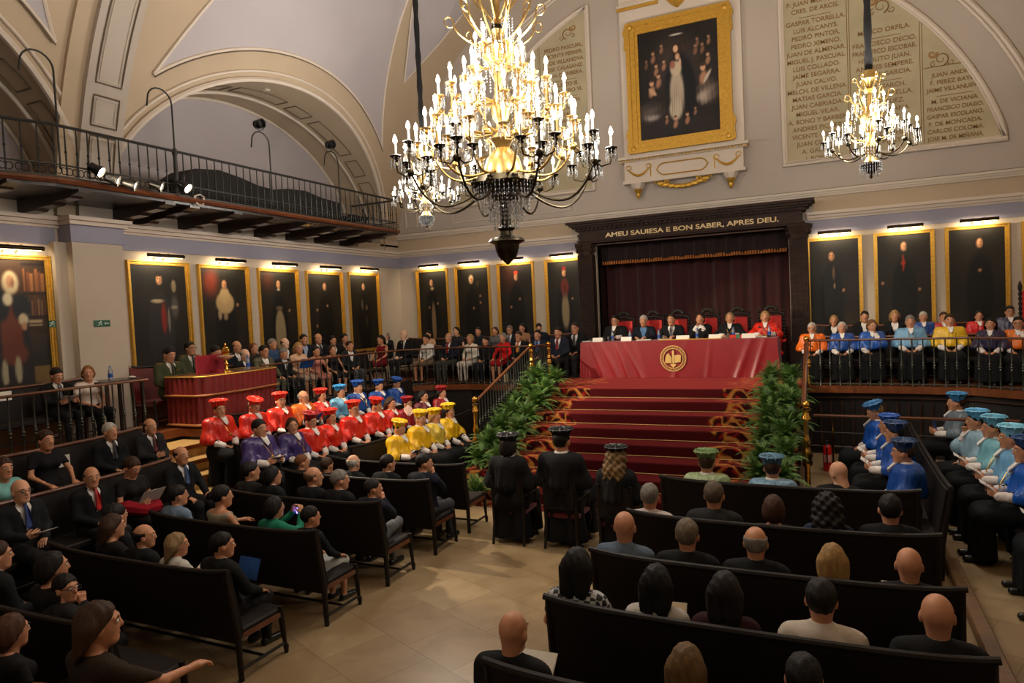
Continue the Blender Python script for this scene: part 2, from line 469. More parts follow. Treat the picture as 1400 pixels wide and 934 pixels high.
def person(x, y, floor, ztop, face, label, group, cloth='suit', col=BLACK, col2=(225, 220, 215), tie=None, hair='short', hcol=(45, 34, 28), skin='warm',
           arms=('lap', 'lap'), head=(0, 0), fem=False, legs='normal', hat=None, glasses=False, medal=False, low=(30, 30, 33), dist=None, smin=.84, smax=1.1, name='person', standing=False):
    H0 = 1.315+(.06 if hat else 0)
    s = min(smax, max(smin, (ztop-floor)/H0))
    dist = dist or math.hypot(x, y)
    h = {0: .017, 1: .021, 2: .027, 3: .034}[0 if dist < 6 else 1 if dist < 9 else 2 if dist < 12.5 else 3]
    root = empty(name, (x, y, floor), math.radians(face), label, 'person', group)
    root.scale = (s, s, s)
    PEOPLE.append(root)
    sk = mat('skin_'+skin, SKINS[skin], rough=.5, var=.12, scale=25, spec=.35)
    eyew = mat('eye_white', (205, 198, 188), rough=.3); eyed = mat('eye_dark', (28, 20, 16), rough=.2); lip = mat('lips', (150, 74, 62), rough=.45)
    V, Q = part_arr('body', arms, fem, legs, h); Vs = [V]; Qs = [Q]; ms = [np.zeros(len(Q), int)]; n = len(V)
    hc = np.array([0, .035, 1.178]); R = yawpitch(*head)*1.1
    def addp(V, Q, mi):
        nonlocal n
        Vs.append(V); Qs.append(Q+n); ms.append(np.full(len(Q), mi)); n += len(V)
    hV, hQ = head_arr(h*.42)
    addp(hV@R.T+hc, hQ, 0)
    if dist < 18:
        for sx in (-1, 1):
            for c, r, mi in (((.031*sx, .081, .011), (.0145, .0095, .0085), 1), ((.031*sx, .088, .0105), (.0062, .005, .0062), 2), ((.032*sx, .0865, .034), (.02, .006, .0042), 4)):
                sV, sQ = cached(('sph', r), lambda: snet(lambda X, Y, Z: ell((X, Y, Z), (0, 0, 0), r), (-.03,)*3, (.03,)*3, .0022 if r[0] < .01 else .003))
                addp((sV+np.array(c))@R.T+hc, sQ, mi)
        sV, sQ = cached(('lip',), lambda: snet(lambda X, Y, Z: ell((X, Y, Z), (0, 0, 0), (.022, .008, .007)), (-.03, -.02, -.02), (.03, .02, .02), .0035))
        addp((sV+np.array((0, .084, -.058)))@R.T+hc, sQ, 3)
    for k, sgn in ((0, -1), (1, 1)):
        sh, el, wr, hd = skeleton(arms, fem, legs)['arms'][k]
        gV, gQ = hand_arr(max(.0055, h*.3), .9 if arms[k] in ('chin', 'phone') else .55)
        up = (0, 0, 1) if arms[k] not in ('book', 'chin', 'phone') else (sgn*1.0, -.2, -.25)
        if arms[k] == 'book': up = (sgn*.9, 0, -.4)
        M, o = frame_mat(wr, hd, up, -sgn)
        q = gQ if -sgn > 0 else gQ[:, ::-1]
        addp(gV@M.T+o, q, 0)
    arr_mesh('body', np.concatenate(Vs), np.concatenate(Qs), [sk, eyew, eyed, lip, mat('brow_%02x%02x%02x' % hcol, tuple(int(c*.7) for c in hcol), rough=.8)], root, np.concatenate(ms))
    def garment(nm, kind, m, hh=None):
        V, Q = part_arr(kind, arms, fem, legs, hh or h)
        return arr_mesh(nm, V, Q, m, root)
    def shoes():
        for q in (0, 1): garment('shoe', 'shoe%d' % q, mat('shoe_leather', (16, 14, 13), rough=.3))
    if hair and hair != 'bald':
        V, Q = hair_arr(hair, h*.5)
        arr_mesh('hair', V@R.T+hc, Q, mat('hair_%02x%02x%02x' % hcol, hcol, rough=.6, spec=.25, var=.35, scale=30, bump=.5, bscale=120, stretch=(1, 1, .15)), root)
    blk = mat('shoe_leather', (16, 14, 13), rough=.3)
    if cloth in ('suit', 'uniform', 'camo'):
        cm = cloth_mat(col)
        if cloth == 'camo': cm = mat('camouflage', (92, 88, 62), rough=.85, col2=(45, 44, 32), scale=14)
        garment('jacket', 'jacket', cm); garment('shirt', 'shirt', cloth_mat(col2)); garment('trousers', 'trousers', cloth_mat(low) if cloth == 'suit' else cm)
        shoes()
        if tie:
            t = MB(); t.prism([(-.022, 1.065), (.022, 1.065), (.013, 1.035), (.022, .96), (.032, .8), (0, .765), (-.032, .8), (-.022, .96), (-.013, 1.035)], .0, .018, 'xz')
            for i, (a, b, c) in enumerate(t.v): t.v[i] = (a, b+.062+min(.062, (1.06-c)*.75), c)
            t.build('necktie', cloth_mat(tie, True), root)
        if cloth == 'uniform':
            g = mat('brass_bright', (214, 170, 84), rough=.3, metal=1)
            for sx in (-1, 1): e = MB(); e.box((sx*.12, -.07, 1.03), (sx*.19, .03, 1.052), .008); e.build('epaulette', g, root)
            for i in range(3): e = MB(); e.sphere((-.1+.03*i, .135, .93-.008*i), (.012, .006, .014), 6, 4); e.build('decoration', g, root)
    elif cloth in ('shirt', 'tee'):
        garment('shirt', 'top' if cloth == 'shirt' else 'tee', cloth_mat(col)); garment('trousers', 'trousers', cloth_mat(low)); shoes()
    elif cloth == 'plaid':
        pm = MATS.get('plaid')
        if not pm:
            pm = mat('plaid', (200, 200, 196)); nt = pm.node_tree; tc = nt.nodes.new('ShaderNodeTexCoord'); ck = nt.nodes.new('ShaderNodeTexChecker'); ck.inputs['Scale'].default_value = 26
            ck.inputs[1].default_value = (*srgb((185, 188, 186)), 1); ck.inputs[2].default_value = (*srgb((24, 28, 34)), 1)
            nt.links.new(tc.outputs['Object'], ck.inputs[0]); nt.links.new(ck.outputs[0], nt.nodes['Principled BSDF'].inputs['Base Color'])
        garment('blouse', 'tee', pm); garment('trousers', 'trousers', cloth_mat(low)); shoes()
    elif cloth == 'blouse':
        garment('blouse', 'top', cloth_mat(col)); garment('skirt', 'skirt', cloth_mat(low)); shoes()
    elif cloth == 'dress':
        garment('dress', 'dress', cloth_mat(col)); shoes()
    elif cloth == 'jacketdress':
        garment('jacket', 'top', cloth_mat(col)); garment('skirt', 'skirt', cloth_mat(low)); shoes()
    elif cloth == 'robe':
        garment('gown', 'gown', cloth_mat(BLACK)); garment('cape', 'cape', cloth_mat(col, max(col) > 60)); [garment('lace_cuff', 'cuff%d' % q, cloth_mat((228, 218, 212))) for q in (0, 1)]
        garment('collar', 'collar', cloth_mat((230, 225, 220))); shoes()
        t = MB(); t.prism([(-.05, 1.075), (.05, 1.075), (.035, .985), (0, .95), (-.035, .985)], .0, .02, 'xz')
        t.v = [(a, b+.085+min(.085, (1.075-c)*1.15), c) for a, b, c in t.v]; t.build('jabot', cloth_mat((230, 225, 220)), root)
        if medal:
            e = MB(); e.lathe([(.02, 0), (.024, .004), (.018, .009)], (0, 0, 0), 12, 'y'); e.v = [(a, b+.262, c+.80) for a, b, c in e.v]
            e.build('medal', mat('brass_bright', (214, 170, 84), rough=.3, metal=1), root, smooth=True)
            e = MB(); e.tube([(-.06, .06, 1.06), (-.045, .2, .93), (0, .262, .82), (.045, .2, .93), (.06, .06, 1.06)], .004, 5)
            e.build('medal_cord', mat('brass_bright', (214, 170, 84)), root)
    if glasses:
        g = MB()
        for sx in (-1, 1):
            g.tube([(sx*.033+.02*math.cos(2*PI*k/10), .108, .012+.016*math.sin(2*PI*k/10)) for k in range(10)], .0022, 4, closed=True)
            g.tube([(sx*.053, .106, .016), (sx*.078, .0, .012)], .002, 4)
        g.tube([(-.013, .11, .016), (.013, .11, .016)], .002, 4)
        g.v = [tuple(R@np.array(v)+hc) for v in g.v]
        g.build('glasses', mat('spectacle_frame', (20, 18, 18), rough=.3), root)
    if hat:
        make_hat(root, hc+R@np.array([0, -.004, .0]), R, hat)
    return root
def booklet(p, label, col=(232, 226, 214), open_=True, blue=False, group=None, s=1.0, tilt=35, spread=1.0):
    """a programme held in both hands in front of person root p (world position from the root)"""
    R = Matrix.Rotation(p.rotation_euler.z, 4, 'Z'); sc = p.scale[0]
    o = MB()
    w, hgt = .105*s, .15*s
    for sx in (-1, 1):
        o.add([(0, 0, 0), (sx*w, 0, .012*spread), (sx*w, hgt, .012*spread), (0, hgt, 0), (0, 0, .004), (sx*w, 0, .016*spread), (sx*w, hgt, .016*spread), (0, hgt, .004)],
              [(0, 1, 2, 3), (4, 5, 6, 7), (0, 1, 5, 4), (1, 2, 6, 5), (2, 3, 7, 6), (3, 0, 4, 7)])
    root = empty('booklet', (0, 0, 0), 0, label, 'booklet', group)
    o.build('cover', cloth_mat((34, 84, 160)) if blue else mat('paper_cover', (205, 200, 190), rough=.8), root)
    pg = MB()
    for sx in (-1, 1):
        pg.add([(0.002*sx, .004, .0055), (sx*(w-.004), .004, .0055+.012*spread), (sx*(w-.004), hgt-.004, .0055+.012*spread), (.002*sx, hgt-.004, .0055)], [(0, 1, 2, 3)])
    pg.build('pages', mat('paper_page_%02x%02x%02x' % col, col, rough=.85), root)
    loc = p.location+R@Vector((0, .30*sc, .735*sc))
    root.matrix_world = Matrix.Translation(loc)@R@Matrix.Rotation(math.radians(tilt), 4, 'X')
    return root
# ---------------------------------------------------------------- the hall (X right, Y towards the dais wall, Z up)
XL, XR, YB, YF = -10.65, 4.8, 15.8, -3.6
XC, ZC, RV = -2.92, 4.08, 7.73
M_wall = mat('wall_plaster', (192, 178, 160), rough=.85, var=.07, scale=.7, bump=.06, bscale=30)
M_wall2 = mat('wall_upper_plaster', (180, 168, 156), rough=.85, var=.08, scale=.6)
M_lilac = mat('vault_plaster', (180, 172, 174), rough=.9, var=.10, scale=.5)
M_band = mat('band_plaster', (184, 164, 138), rough=.85, var=.08, scale=.6)
M_mould = mat('moulding_plaster', (208, 194, 178), rough=.7, var=.05, scale=1.0)
M_frieze = mat('frieze_paint', (152, 150, 166), rough=.8, var=.06, scale=1)
M_line = mat('panel_line', (104, 88, 70), rough=.8)
M_dwood = mat('dark_wood', (40, 26, 20), rough=.35, var=.4, scale=4, stretch=(1, 1, 8), coat=.2)
M_mwood = mat('mahogany', (104, 56, 30), rough=.35, var=.35, scale=5, stretch=(8, 1, 1), coat=.3)
M_bwood = mat('bench_wood', (28, 19, 15), rough=.55, var=.3, scale=6, stretch=(6, 1, 1), spec=.3)
M_iron = mat('dark_iron', (52, 52, 50), rough=.5, metal=.6)
M_steel = mat('turned_iron', (70, 72, 66), rough=.38, metal=.7)
M_gold = mat('gilt_bronze', (212, 178, 112), rough=.34, metal=1, var=.3, scale=20)
M_gilt = mat('gilt_wood', (218, 170, 70), rough=.4, metal=.6, var=.25, scale=30, bump=.3, bscale=60)
M_bronze = mat('dark_bronze', (62, 55, 42), rough=.35, metal=1)
M_brass = mat('polished_brass', (224, 172, 80), rough=.18, metal=1)
M_black = mat('black_metal', (18, 18, 18), rough=.45)
M_lampb = mat('lamp_bulb', (255, 236, 205), emit=9)
M_candle = mat('candle_sleeve', (238, 232, 218), rough=.4)
M_crystal = mat('crystal', (235, 238, 240), rough=.06, trans=.75, spec=.8)

def floor_mat():
    m = bpy.data.materials.new('marble_floor'); m.use_nodes = True; nt = m.node_tree; b = nt.nodes['Principled BSDF']
    tc = nt.nodes.new('ShaderNodeTexCoord'); mp = nt.nodes.new('ShaderNodeMapping'); mp.inputs['Rotation'].default_value = (0, 0, .4)
    nt.links.new(tc.outputs['Object'], mp.inputs[0])
    br = nt.nodes.new('ShaderNodeTexBrick'); br.inputs['Scale'].default_value = 1.0; br.inputs['Mortar Size'].default_value = .003; br.inputs['Brick Width'].default_value = .62; br.inputs['Row Height'].default_value = .62
    br.inputs['Color1'].default_value = (*srgb((166, 146, 114)), 1); br.inputs['Color2'].default_value = (*srgb((146, 124, 94)), 1); br.inputs['Mortar'].default_value = (*srgb((108, 86, 60)), 1)
    nt.links.new(mp.outputs[0], br.inputs[0])
    n = nt.nodes.new('ShaderNodeTexNoise'); n.inputs['Scale'].default_value = 2.2; n.inputs['Detail'].default_value = 8; n.inputs['Distortion'].default_value = 1.2
    nt.links.new(mp.outputs[0], n.inputs[0])
    r = nt.nodes.new('ShaderNodeValToRGB'); r.color_ramp.elements[0].position = .3; r.color_ramp.elements[0].color = (.62, .55, .46, 1); r.color_ramp.elements[1].position = .72; r.color_ramp.elements[1].color = (1.08, 1.04, 1.0, 1)
    nt.links.new(n.outputs[0], r.inputs[0])
    mx = nt.nodes.new('ShaderNodeMix'); mx.data_type = 'RGBA'; mx.blend_type = 'MULTIPLY'; mx.inputs[0].default_value = .7
    nt.links.new(br.outputs[0], mx.inputs[6]); nt.links.new(r.outputs[0], mx.inputs[7]); nt.links.new(mx.outputs[2], b.inputs['Base Color'])
    b.inputs['Roughness'].default_value = .3; b.inputs['Specular IOR Level'].default_value = .5
    return m
struct(MB().box((XL-1.2, YF-.3, -.15), (XR+.3, YB+.3, 0)).build('floor', floor_mat()))
# the vault: a barrel along Y with elliptical recesses cut into its flanks (two bays)
BAYS = (11.24, 3.26)
EA, EB, EZ = 3.9, 3.0, 4.6           # recess opening: half width, rise, springing
def ez(y):
    for c in BAYS:
        if abs(y-c) < EA: return EZ+EB*math.sqrt(1-((y-c)/EA)**2)
    return 0
def vaultmesh():
    ys = sorted(set([round(YF+i*.1, 3) for i in range(int((YB-YF)/.1)+1)]+[YB]))
    N = 60; vs = []; fs = []; mi = []
    base = 4.9
    for y in ys:
        z0 = max(base, ez(y)); t0 = math.asin((z0-ZC)/RV); tr = math.asin((base-ZC)/RV)
        for k in range(N+1):
            t = (PI-t0)+(tr-(PI-t0))*k/N
            vs.append((XC+RV*math.cos(t), y, ZC+RV*math.sin(t)))
    for i in range(len(ys)-1):
        for k in range(N):
            a = i*(N+1)+k; fs.append((a, a+1, a+N+2, a+N+1))
    return vs, fs
vm = MB(); vm.add(*vaultmesh()); o = struct(vm.build('ceiling', M_band, smooth=True))
# back, right and rear walls
def arcpts(r, a0, a1, n, xc=XC, zc=ZC): return [(xc+r*math.cos(a0+(a1-a0)*i/n), zc+r*math.sin(a0+(a1-a0)*i/n)) for i in range(n+1)]
gable = [(XL, 0), (XR, 0), (XR, 4.9)]+arcpts(RV+.02, math.asin(.82/RV), PI-math.asin(.82/RV), 48)+[(XL, 4.9)]
# alcove opening behind the dais canopy: pieces left and right and above
AX0, AX1, AZ = -5.05, -.79, 4.3
w = MB()
w.prism([(XL, 0), (AX0, 0), (AX0, AZ), (XL, AZ)], YB, YB+.25, 'xz'); w.prism([(AX1, 0), (XR, 0), (XR, AZ), (AX1, AZ)], YB, YB+.25, 'xz')
w.mi = 1
w.prism([(XL, AZ), (XR, AZ), (XR, 4.9)]+arcpts(RV+.02, math.asin(.82/RV), PI-math.asin(.82/RV), 48)+[(XL, 4.9)], YB, YB+.25, 'xz')
w.mi = 2; w.box((AX0-.1, YB+1.1, 0), (AX1+.1, YB+1.2, AZ+.2)); w.box((AX0-.1, YB+.1, 0), (AX0, YB+1.2, AZ+.2)); w.box((AX1, YB+.1, 0), (AX1+.1, YB+1.2, AZ+.2)); w.box((AX0-.1, YB+.1, AZ), (AX1+.1, YB+1.2, AZ+.1))
struct(w.build('wall_back', [M_wall, M_wall2, M_dwood]))
struct(MB().prism(gable, YF-.25, YF, 'xz').build('wall_front', M_wall2))
struct(MB().box((XR, YF, 0), (XR+.25, YB, 4.95)).build('wall_right', M_wall))
# left wall with its two arched recesses
lw = MB(); lw.box((XL-.25, YF, 0), (XL, YB, 4.75)); lw.box((XL-.25, 14.98, 4.7), (XL, YB, 6.0)); lw.box((XL-.25, 7.0, 4.7), (XL, 7.5, 6.2))
lw.mi = 1
for c in BAYS:
    n = 40; vs = []; fs = []
    for i in range(n+1):
        t = PI*i/n; y = c+EA*math.cos(t)*.999; z = EZ+EB*math.sin(t); xv = XC-math.sqrt(max(.01, RV**2-(max(z, 4.6)-ZC)**2))
        vs += [(min(xv+.01, XL+1.2), y, z), (XL-1.0, y, z)]
    for i in range(n): fs.append((2*i, 2*i+1, 2*i+3, 2*i+2))
    lw.add(vs, fs)
lw.mi = 2
for c in BAYS: lw.box((XL-1.05, c-EA-.2, 4.5), (XL-1.0, c+EA+.2, 8))
struct(lw.build('wall_left', [M_wall, M_band, M_lilac], smooth=True, angle=30))
def bx(y, z, off=.02):  # point on the vault's left flank
    return (XC-math.sqrt(RV**2-(z-ZC)**2)+off, y, z)
trim_n = [0]
def trim(mb, m, smooth=False, label=None):
    trim_n[0] += 1
    return struct(mb.build('trim_%d' % trim_n[0], m, smooth=smooth), label)
def sweep_wall(prof, path_pts):   # closed profile (out, z) along a horizontal path with outward normals
    pass
def vflank(a, b):   # grid patch between two curves on the flank
    pass
for c in BAYS:
    # moulded edge of the recess and an inner edge, archivolt lines, coffers of the soffit
    t = MB(); t.tube([bx(c+EA*math.cos(PI*i/48)*1.0, max(4.95, EZ+EB*math.sin(PI*i/48)), .03) for i in range(1, 48)], .05, 6); 
    t.tube([bx(c+(EA+.16)*math.cos(PI*i/48), EZ+(EB+.14)*math.sin(PI*i/48), .02) for i in range(3, 46)], .028, 6)
    trim(t, M_mould, True)
    t = MB()
    for dx in (XL-.35, XL-.98): t.tube([(dx, c+(EA-.04)*math.cos(PI*i/48), EZ+(EB-.04)*math.sin(PI*i/48)) for i in range(49)], .035, 6)
    trim(t, M_mould, True)
    t = MB()
    k = 0; a = .25
    while a < PI-.3:
        L = .34 if k % 2 == 0 else .14
        p = [(x, c+(EA-.015)*math.cos(q), EZ+(EB-.015)*math.sin(q)) for x, q in
             [(XL-.22, a+L*j/6) for j in range(7)]+[(XL+.12, a+L-L*j/6) for j in range(7)]]
        t.tube(p, .014, 4, closed=True); a += L+.06; k += 1
    trim(t, M_line)
    # smooth pale field of the vault above the arch, raised edge all round
    def edge(y): return EZ+3.5*math.sqrt(max(0, 1-((y-c)/4.4)**2))
    def side(z): return 3.22-.52*(z-6.95)
    zs = [6.98+.1*i for i in range(42)]; vs = []; fs = []; NY = 40
    for j in range(37):
        row = []
        for i in range(NY+1):
            u = -1+2*i/NY; y0 = c+3.2*u; zb = edge(y0); ztop = 11.0; z = zb+(ztop-zb)*j/36
            hw = max(.35, side(z)); y = c+hw*u if hw < 3.2 else y0
            z = max(z, edge(y)) if j == 0 else z
            row.append(bx(y, z, .02))
        vs += row
    for j in range(36):
        for i in range(NY): fs.append((j*(NY+1)+i, j*(NY+1)+i+1, (j+1)*(NY+1)+i+1, (j+1)*(NY+1)+i))
    t = MB(); t.add(vs, fs); trim(t, M_lilac, True)
    loop = [Vector(vs[i]) for i in range(NY+1)]
    t = MB(); t.tube(loop, .035, 5); t.tube([vs[j*(NY+1)] for j in range(37)], .03, 5); t.tube([vs[j*(NY+1)+NY] for j in range(37)], .03, 5)
    trim(t, M_mould, True)
    t = MB(); t.tube([(p[0]+.02, p[1], p[2]-.05) for p in loop], .012, 4); trim(t, M_line)
# the corner field between the diagonal band and the dais wall
q = [(14.35, 8.49), (13.19, 9.75), (12.2, 10.6), (13.5, 10.9), (14.92, 10.14), (14.82, 9.41)]
vs = [bx(y, z, .02) for y, z in q]; t = MB(); t.add(vs, [tuple(range(6))]); trim(t, M_lilac)
t = MB(); t.tube(vs, .02, 5, closed=True); trim(t, M_mould)
# transverse ribs with sunk panels (in the vault) and their pilasters
for yc in (7.25,):
    t = MB(); hw = .34; vs = []; fs = []
    zz = [4.6+.12*i for i in range(60)]
    ang = [math.asin((4.6-ZC)/RV)+(PI/2-math.asin((4.6-ZC)/RV))*i/40 for i in range(41)]
    for a in ang:
        for dy, r in ((-hw, RV+.02), (-hw, RV-.14), (hw, RV-.14), (hw, RV+.02)): vs.append((XC-r*math.cos(a), yc+dy, ZC+r*math.sin(a)))
    for i in range(40):
        for k in range(3): fs.append((i*4+k, i*4+k+1, (i+1)*4+k+1, (i+1)*4+k))
    t.add(vs, fs); trim(t, M_wall2, True)
    t = MB(); vs = []; fs = []
    for a in ang:
        for dy, r in ((-.62, RV+.02), (-.62, RV-.06), (-hw, RV-.06)): vs.append((XC-r*math.cos(a), yc+dy, ZC+r*math.sin(a)))
    for i in range(40):
        for k in range(2): fs.append((i*3+k, i*3+k+1, (i+1)*3+k+1, (i+1)*3+k))
    t.add(vs, fs); trim(t, M_band, True)
    t = MB(); t2 = MB()
    for a0, a1 in ((.15, .235), (.255, .315), (.34, .55), (.575, .64), (.665, .9), (.93, 1.0), (1.03, 1.3)):
        r = RV-.15
        for inset, tt, rad in ((.0, t, .014), (.05, t2, .009)):
            h2 = .21-inset; b0 = a0+inset/RV; b1 = a1-inset/RV
            p = [(XC-r*math.cos(b0), yc-h2, ZC+r*math.sin(b0)), (XC-r*math.cos(b0), yc+h2, ZC+r*math.sin(b0))]
            p += [(XC-r*math.cos(b0+(b1-b0)*i/8), yc+h2, ZC+r*math.sin(b0+(b1-b0)*i/8)) for i in range(1, 9)]
            p += [(XC-r*math.cos(b1), yc-h2, ZC+r*math.sin(b1))]+[(XC-r*math.cos(b1-(b1-b0)*i/8), yc-h2, ZC+r*math.sin(b1-(b1-b0)*i/8)) for i in range(1, 8)]
            tt.tube(p, rad, 4, closed=True)
    trim(t, M_line); trim(t2, M_mould)
# pilaster below the rib
t = MB(); t.box((XL, 6.68, 0), (-10.36, 7.5, 4.18)); t.box((XL, 6.5, 0), (-10.5, 6.68, 4.18)); trim(t, M_wall)
t = MB(); t.box((XL, 6.66, 4.18), (-10.34, 7.52, 4.44)); trim(t, M_frieze)
t = MB(); t.box((XL, 6.62, 4.44), (-10.28, 7.56, 4.5)); t.box((XL, 6.58, 4.5), (-10.22, 7.6, 4.56)); trim(t, M_mould)
# cornices: frieze, lower moulding, upper moulding
def cornice(x0, x1, back=True):
    pass
t = MB(); t.box((XL, YB-.03, 4.14), (-5.3, YB, 4.42)); t.box((-.5, YB-.03, 4.14), (XR, YB, 4.42)); t.box((XL, 7.5, 4.14), (XL+.03, YB, 4.4)); t.box((XL, YF, 4.14), (XL+.03, 6.6, 4.4)); trim(t, M_frieze)
t = MB()
for z0, z1, d in ((4.42, 4.46, .05), (4.46, 4.52, .1), (4.52, 4.58, .16)):
    t.box((XL, YB-d, z0), (-5.45, YB, z1)); t.box((-.42, YB-d, z0), (XR, YB, z1)); t.box((XL, YF, z0-.02), (XL+d, YB, z1-.02))
trim(t, M_mould)
t = MB(); t.box((XL, YB-.02, 4.58), (-5.6, YB, 4.94)); t.box((-.3, YB-.02, 4.58), (XR, YB, 4.94)); trim(t, M_band)
t = MB()
for z0, z1, d in ((4.9, 4.94, .06), (4.94, 4.98, .1), (4.98, 5.03, .14)): t.box((XL, YB-d, z0), (XR, YB, z1))
trim(t, M_mould)
t = MB(); t.box((XL, YB-.145, 5.03), (XR, YB, 5.04)); trim(t, M_line)
# wall arch on the dais wall
t = MB(); 
for r, d, wd in ((6.85, .06, .05), (6.77, .1, .035)):
    t.tube([(x, YB-.03, z) for x, z in arcpts(r, .15, PI-.15, 64)], wd, 6)
trim(t, M_mould, True)
# moulded panels low on the upper wall, left corner
t = MB()
for x0, x1 in ((-10.35, -10.0), (-8.9, -5.6)):
    t.tube([(x0, YB-.01, 5.2), (x1, YB-.01, 5.2), (x1, YB-.01, 5.52 if x1 > -9 else 5.9), (x0, YB-.01, 5.52 if x1 > -9 else 5.9)], .018, 4, closed=True)
trim(t, M_mould)

# ---------------------------------------------------------------- inscribed lunettes
M_stone = mat('inscribed_stone', (178, 166, 134), rough=.75, var=.12, scale=2.5)
M_ink = mat('gilt_lettering', (132, 98, 50), rough=.6)
def text_mesh(s, size, m, name='inscription', parent=None, extrude=.004, off=.0):
    cu = bpy.data.curves.new('txt', 'FONT'); cu.body = s; cu.size = size; cu.align_x = 'CENTER'; cu.extrude = extrude; cu.offset = off
    tmp = bpy.data.objects.new('txt', cu); COL.objects.link(tmp)
    dg = bpy.context.evaluated_depsgraph_get(); dg.update()
    me = bpy.data.meshes.new_from_object(tmp.evaluated_get(dg)); me.name = name
    bpy.data.objects.remove(tmp); bpy.data.curves.remove(cu)
    me.materials.clear(); me.materials.append(m)
    o = bpy.data.objects.new(name, me); COL.objects.link(o)
    if parent is not None: o.parent = parent
    return o
def lines(parent, x, ztop, dz, rows, size, y=YB-.045, wmax=1.1):
    """rows of capitals, joined into one mesh"""
    z = ztop
    for r in rows:
        body = MB()
        if r == '-':
            body.box((x-.3, y-.004, z+.05), (x+.3, y, z+.062)); z -= dz*.55; o = body.build('ruled_line', M_ink, parent); o.location = (-XC, -YB, -5.6); continue
        if r:
            o = text_mesh(r, size, M_ink, off=.0015); me = o.data
            xs = [v.co.x for v in me.vertices]; w = max(xs)-min(xs); k = min(1, wmax/w) if w else 1
            vs = [(x+v.co.x*k, y-v.co.z, z+v.co.y) for v in me.vertices]
            body.add(vs, [tuple(p.vertices) for p in me.polygons]); bpy.data.objects.remove(o); bpy.data.meshes.remove(me)
            o = body.build('inscribed_name', M_ink, parent); o.location = (-XC, -YB, -5.6)
        z -= dz
def scroll(x, z, s, sx=1, y=YB-.045):
    m = MB()
    def sp(cx, cz, r, turns, d, a0):
        return [(cx+sx*r*(1-.8*i/24)*math.cos(a0+d*turns*2*PI*i/24), y, cz+r*(1-.8*i/24)*math.sin(a0+d*turns*2*PI*i/24)) for i in range(25)]
    m.tube(sp(x, z, s*.5, 1.3, 1, -1.2), [s*.13*(1-.7*i/24) for i in range(25)], 6, flat=.3)
    m.tube(sp(x-sx*s*.55, z+s*.45, s*.3, 1.2, -1, .3), [s*.1*(1-.7*i/24) for i in range(25)], 6, flat=.3)
    m.tube(sp(x+sx*s*.62, z-s*.3, s*.25, 1.2, 1, 2.2), [s*.09*(1-.7*i/24) for i in range(25)], 6, flat=.3)
    m.tube(sp(x-sx*s*.5, z-s*.3, s*.22, 1.1, 1, 1.2), [s*.09*(1-.7*i/24) for i in range(25)], 6, flat=.3)
    return m
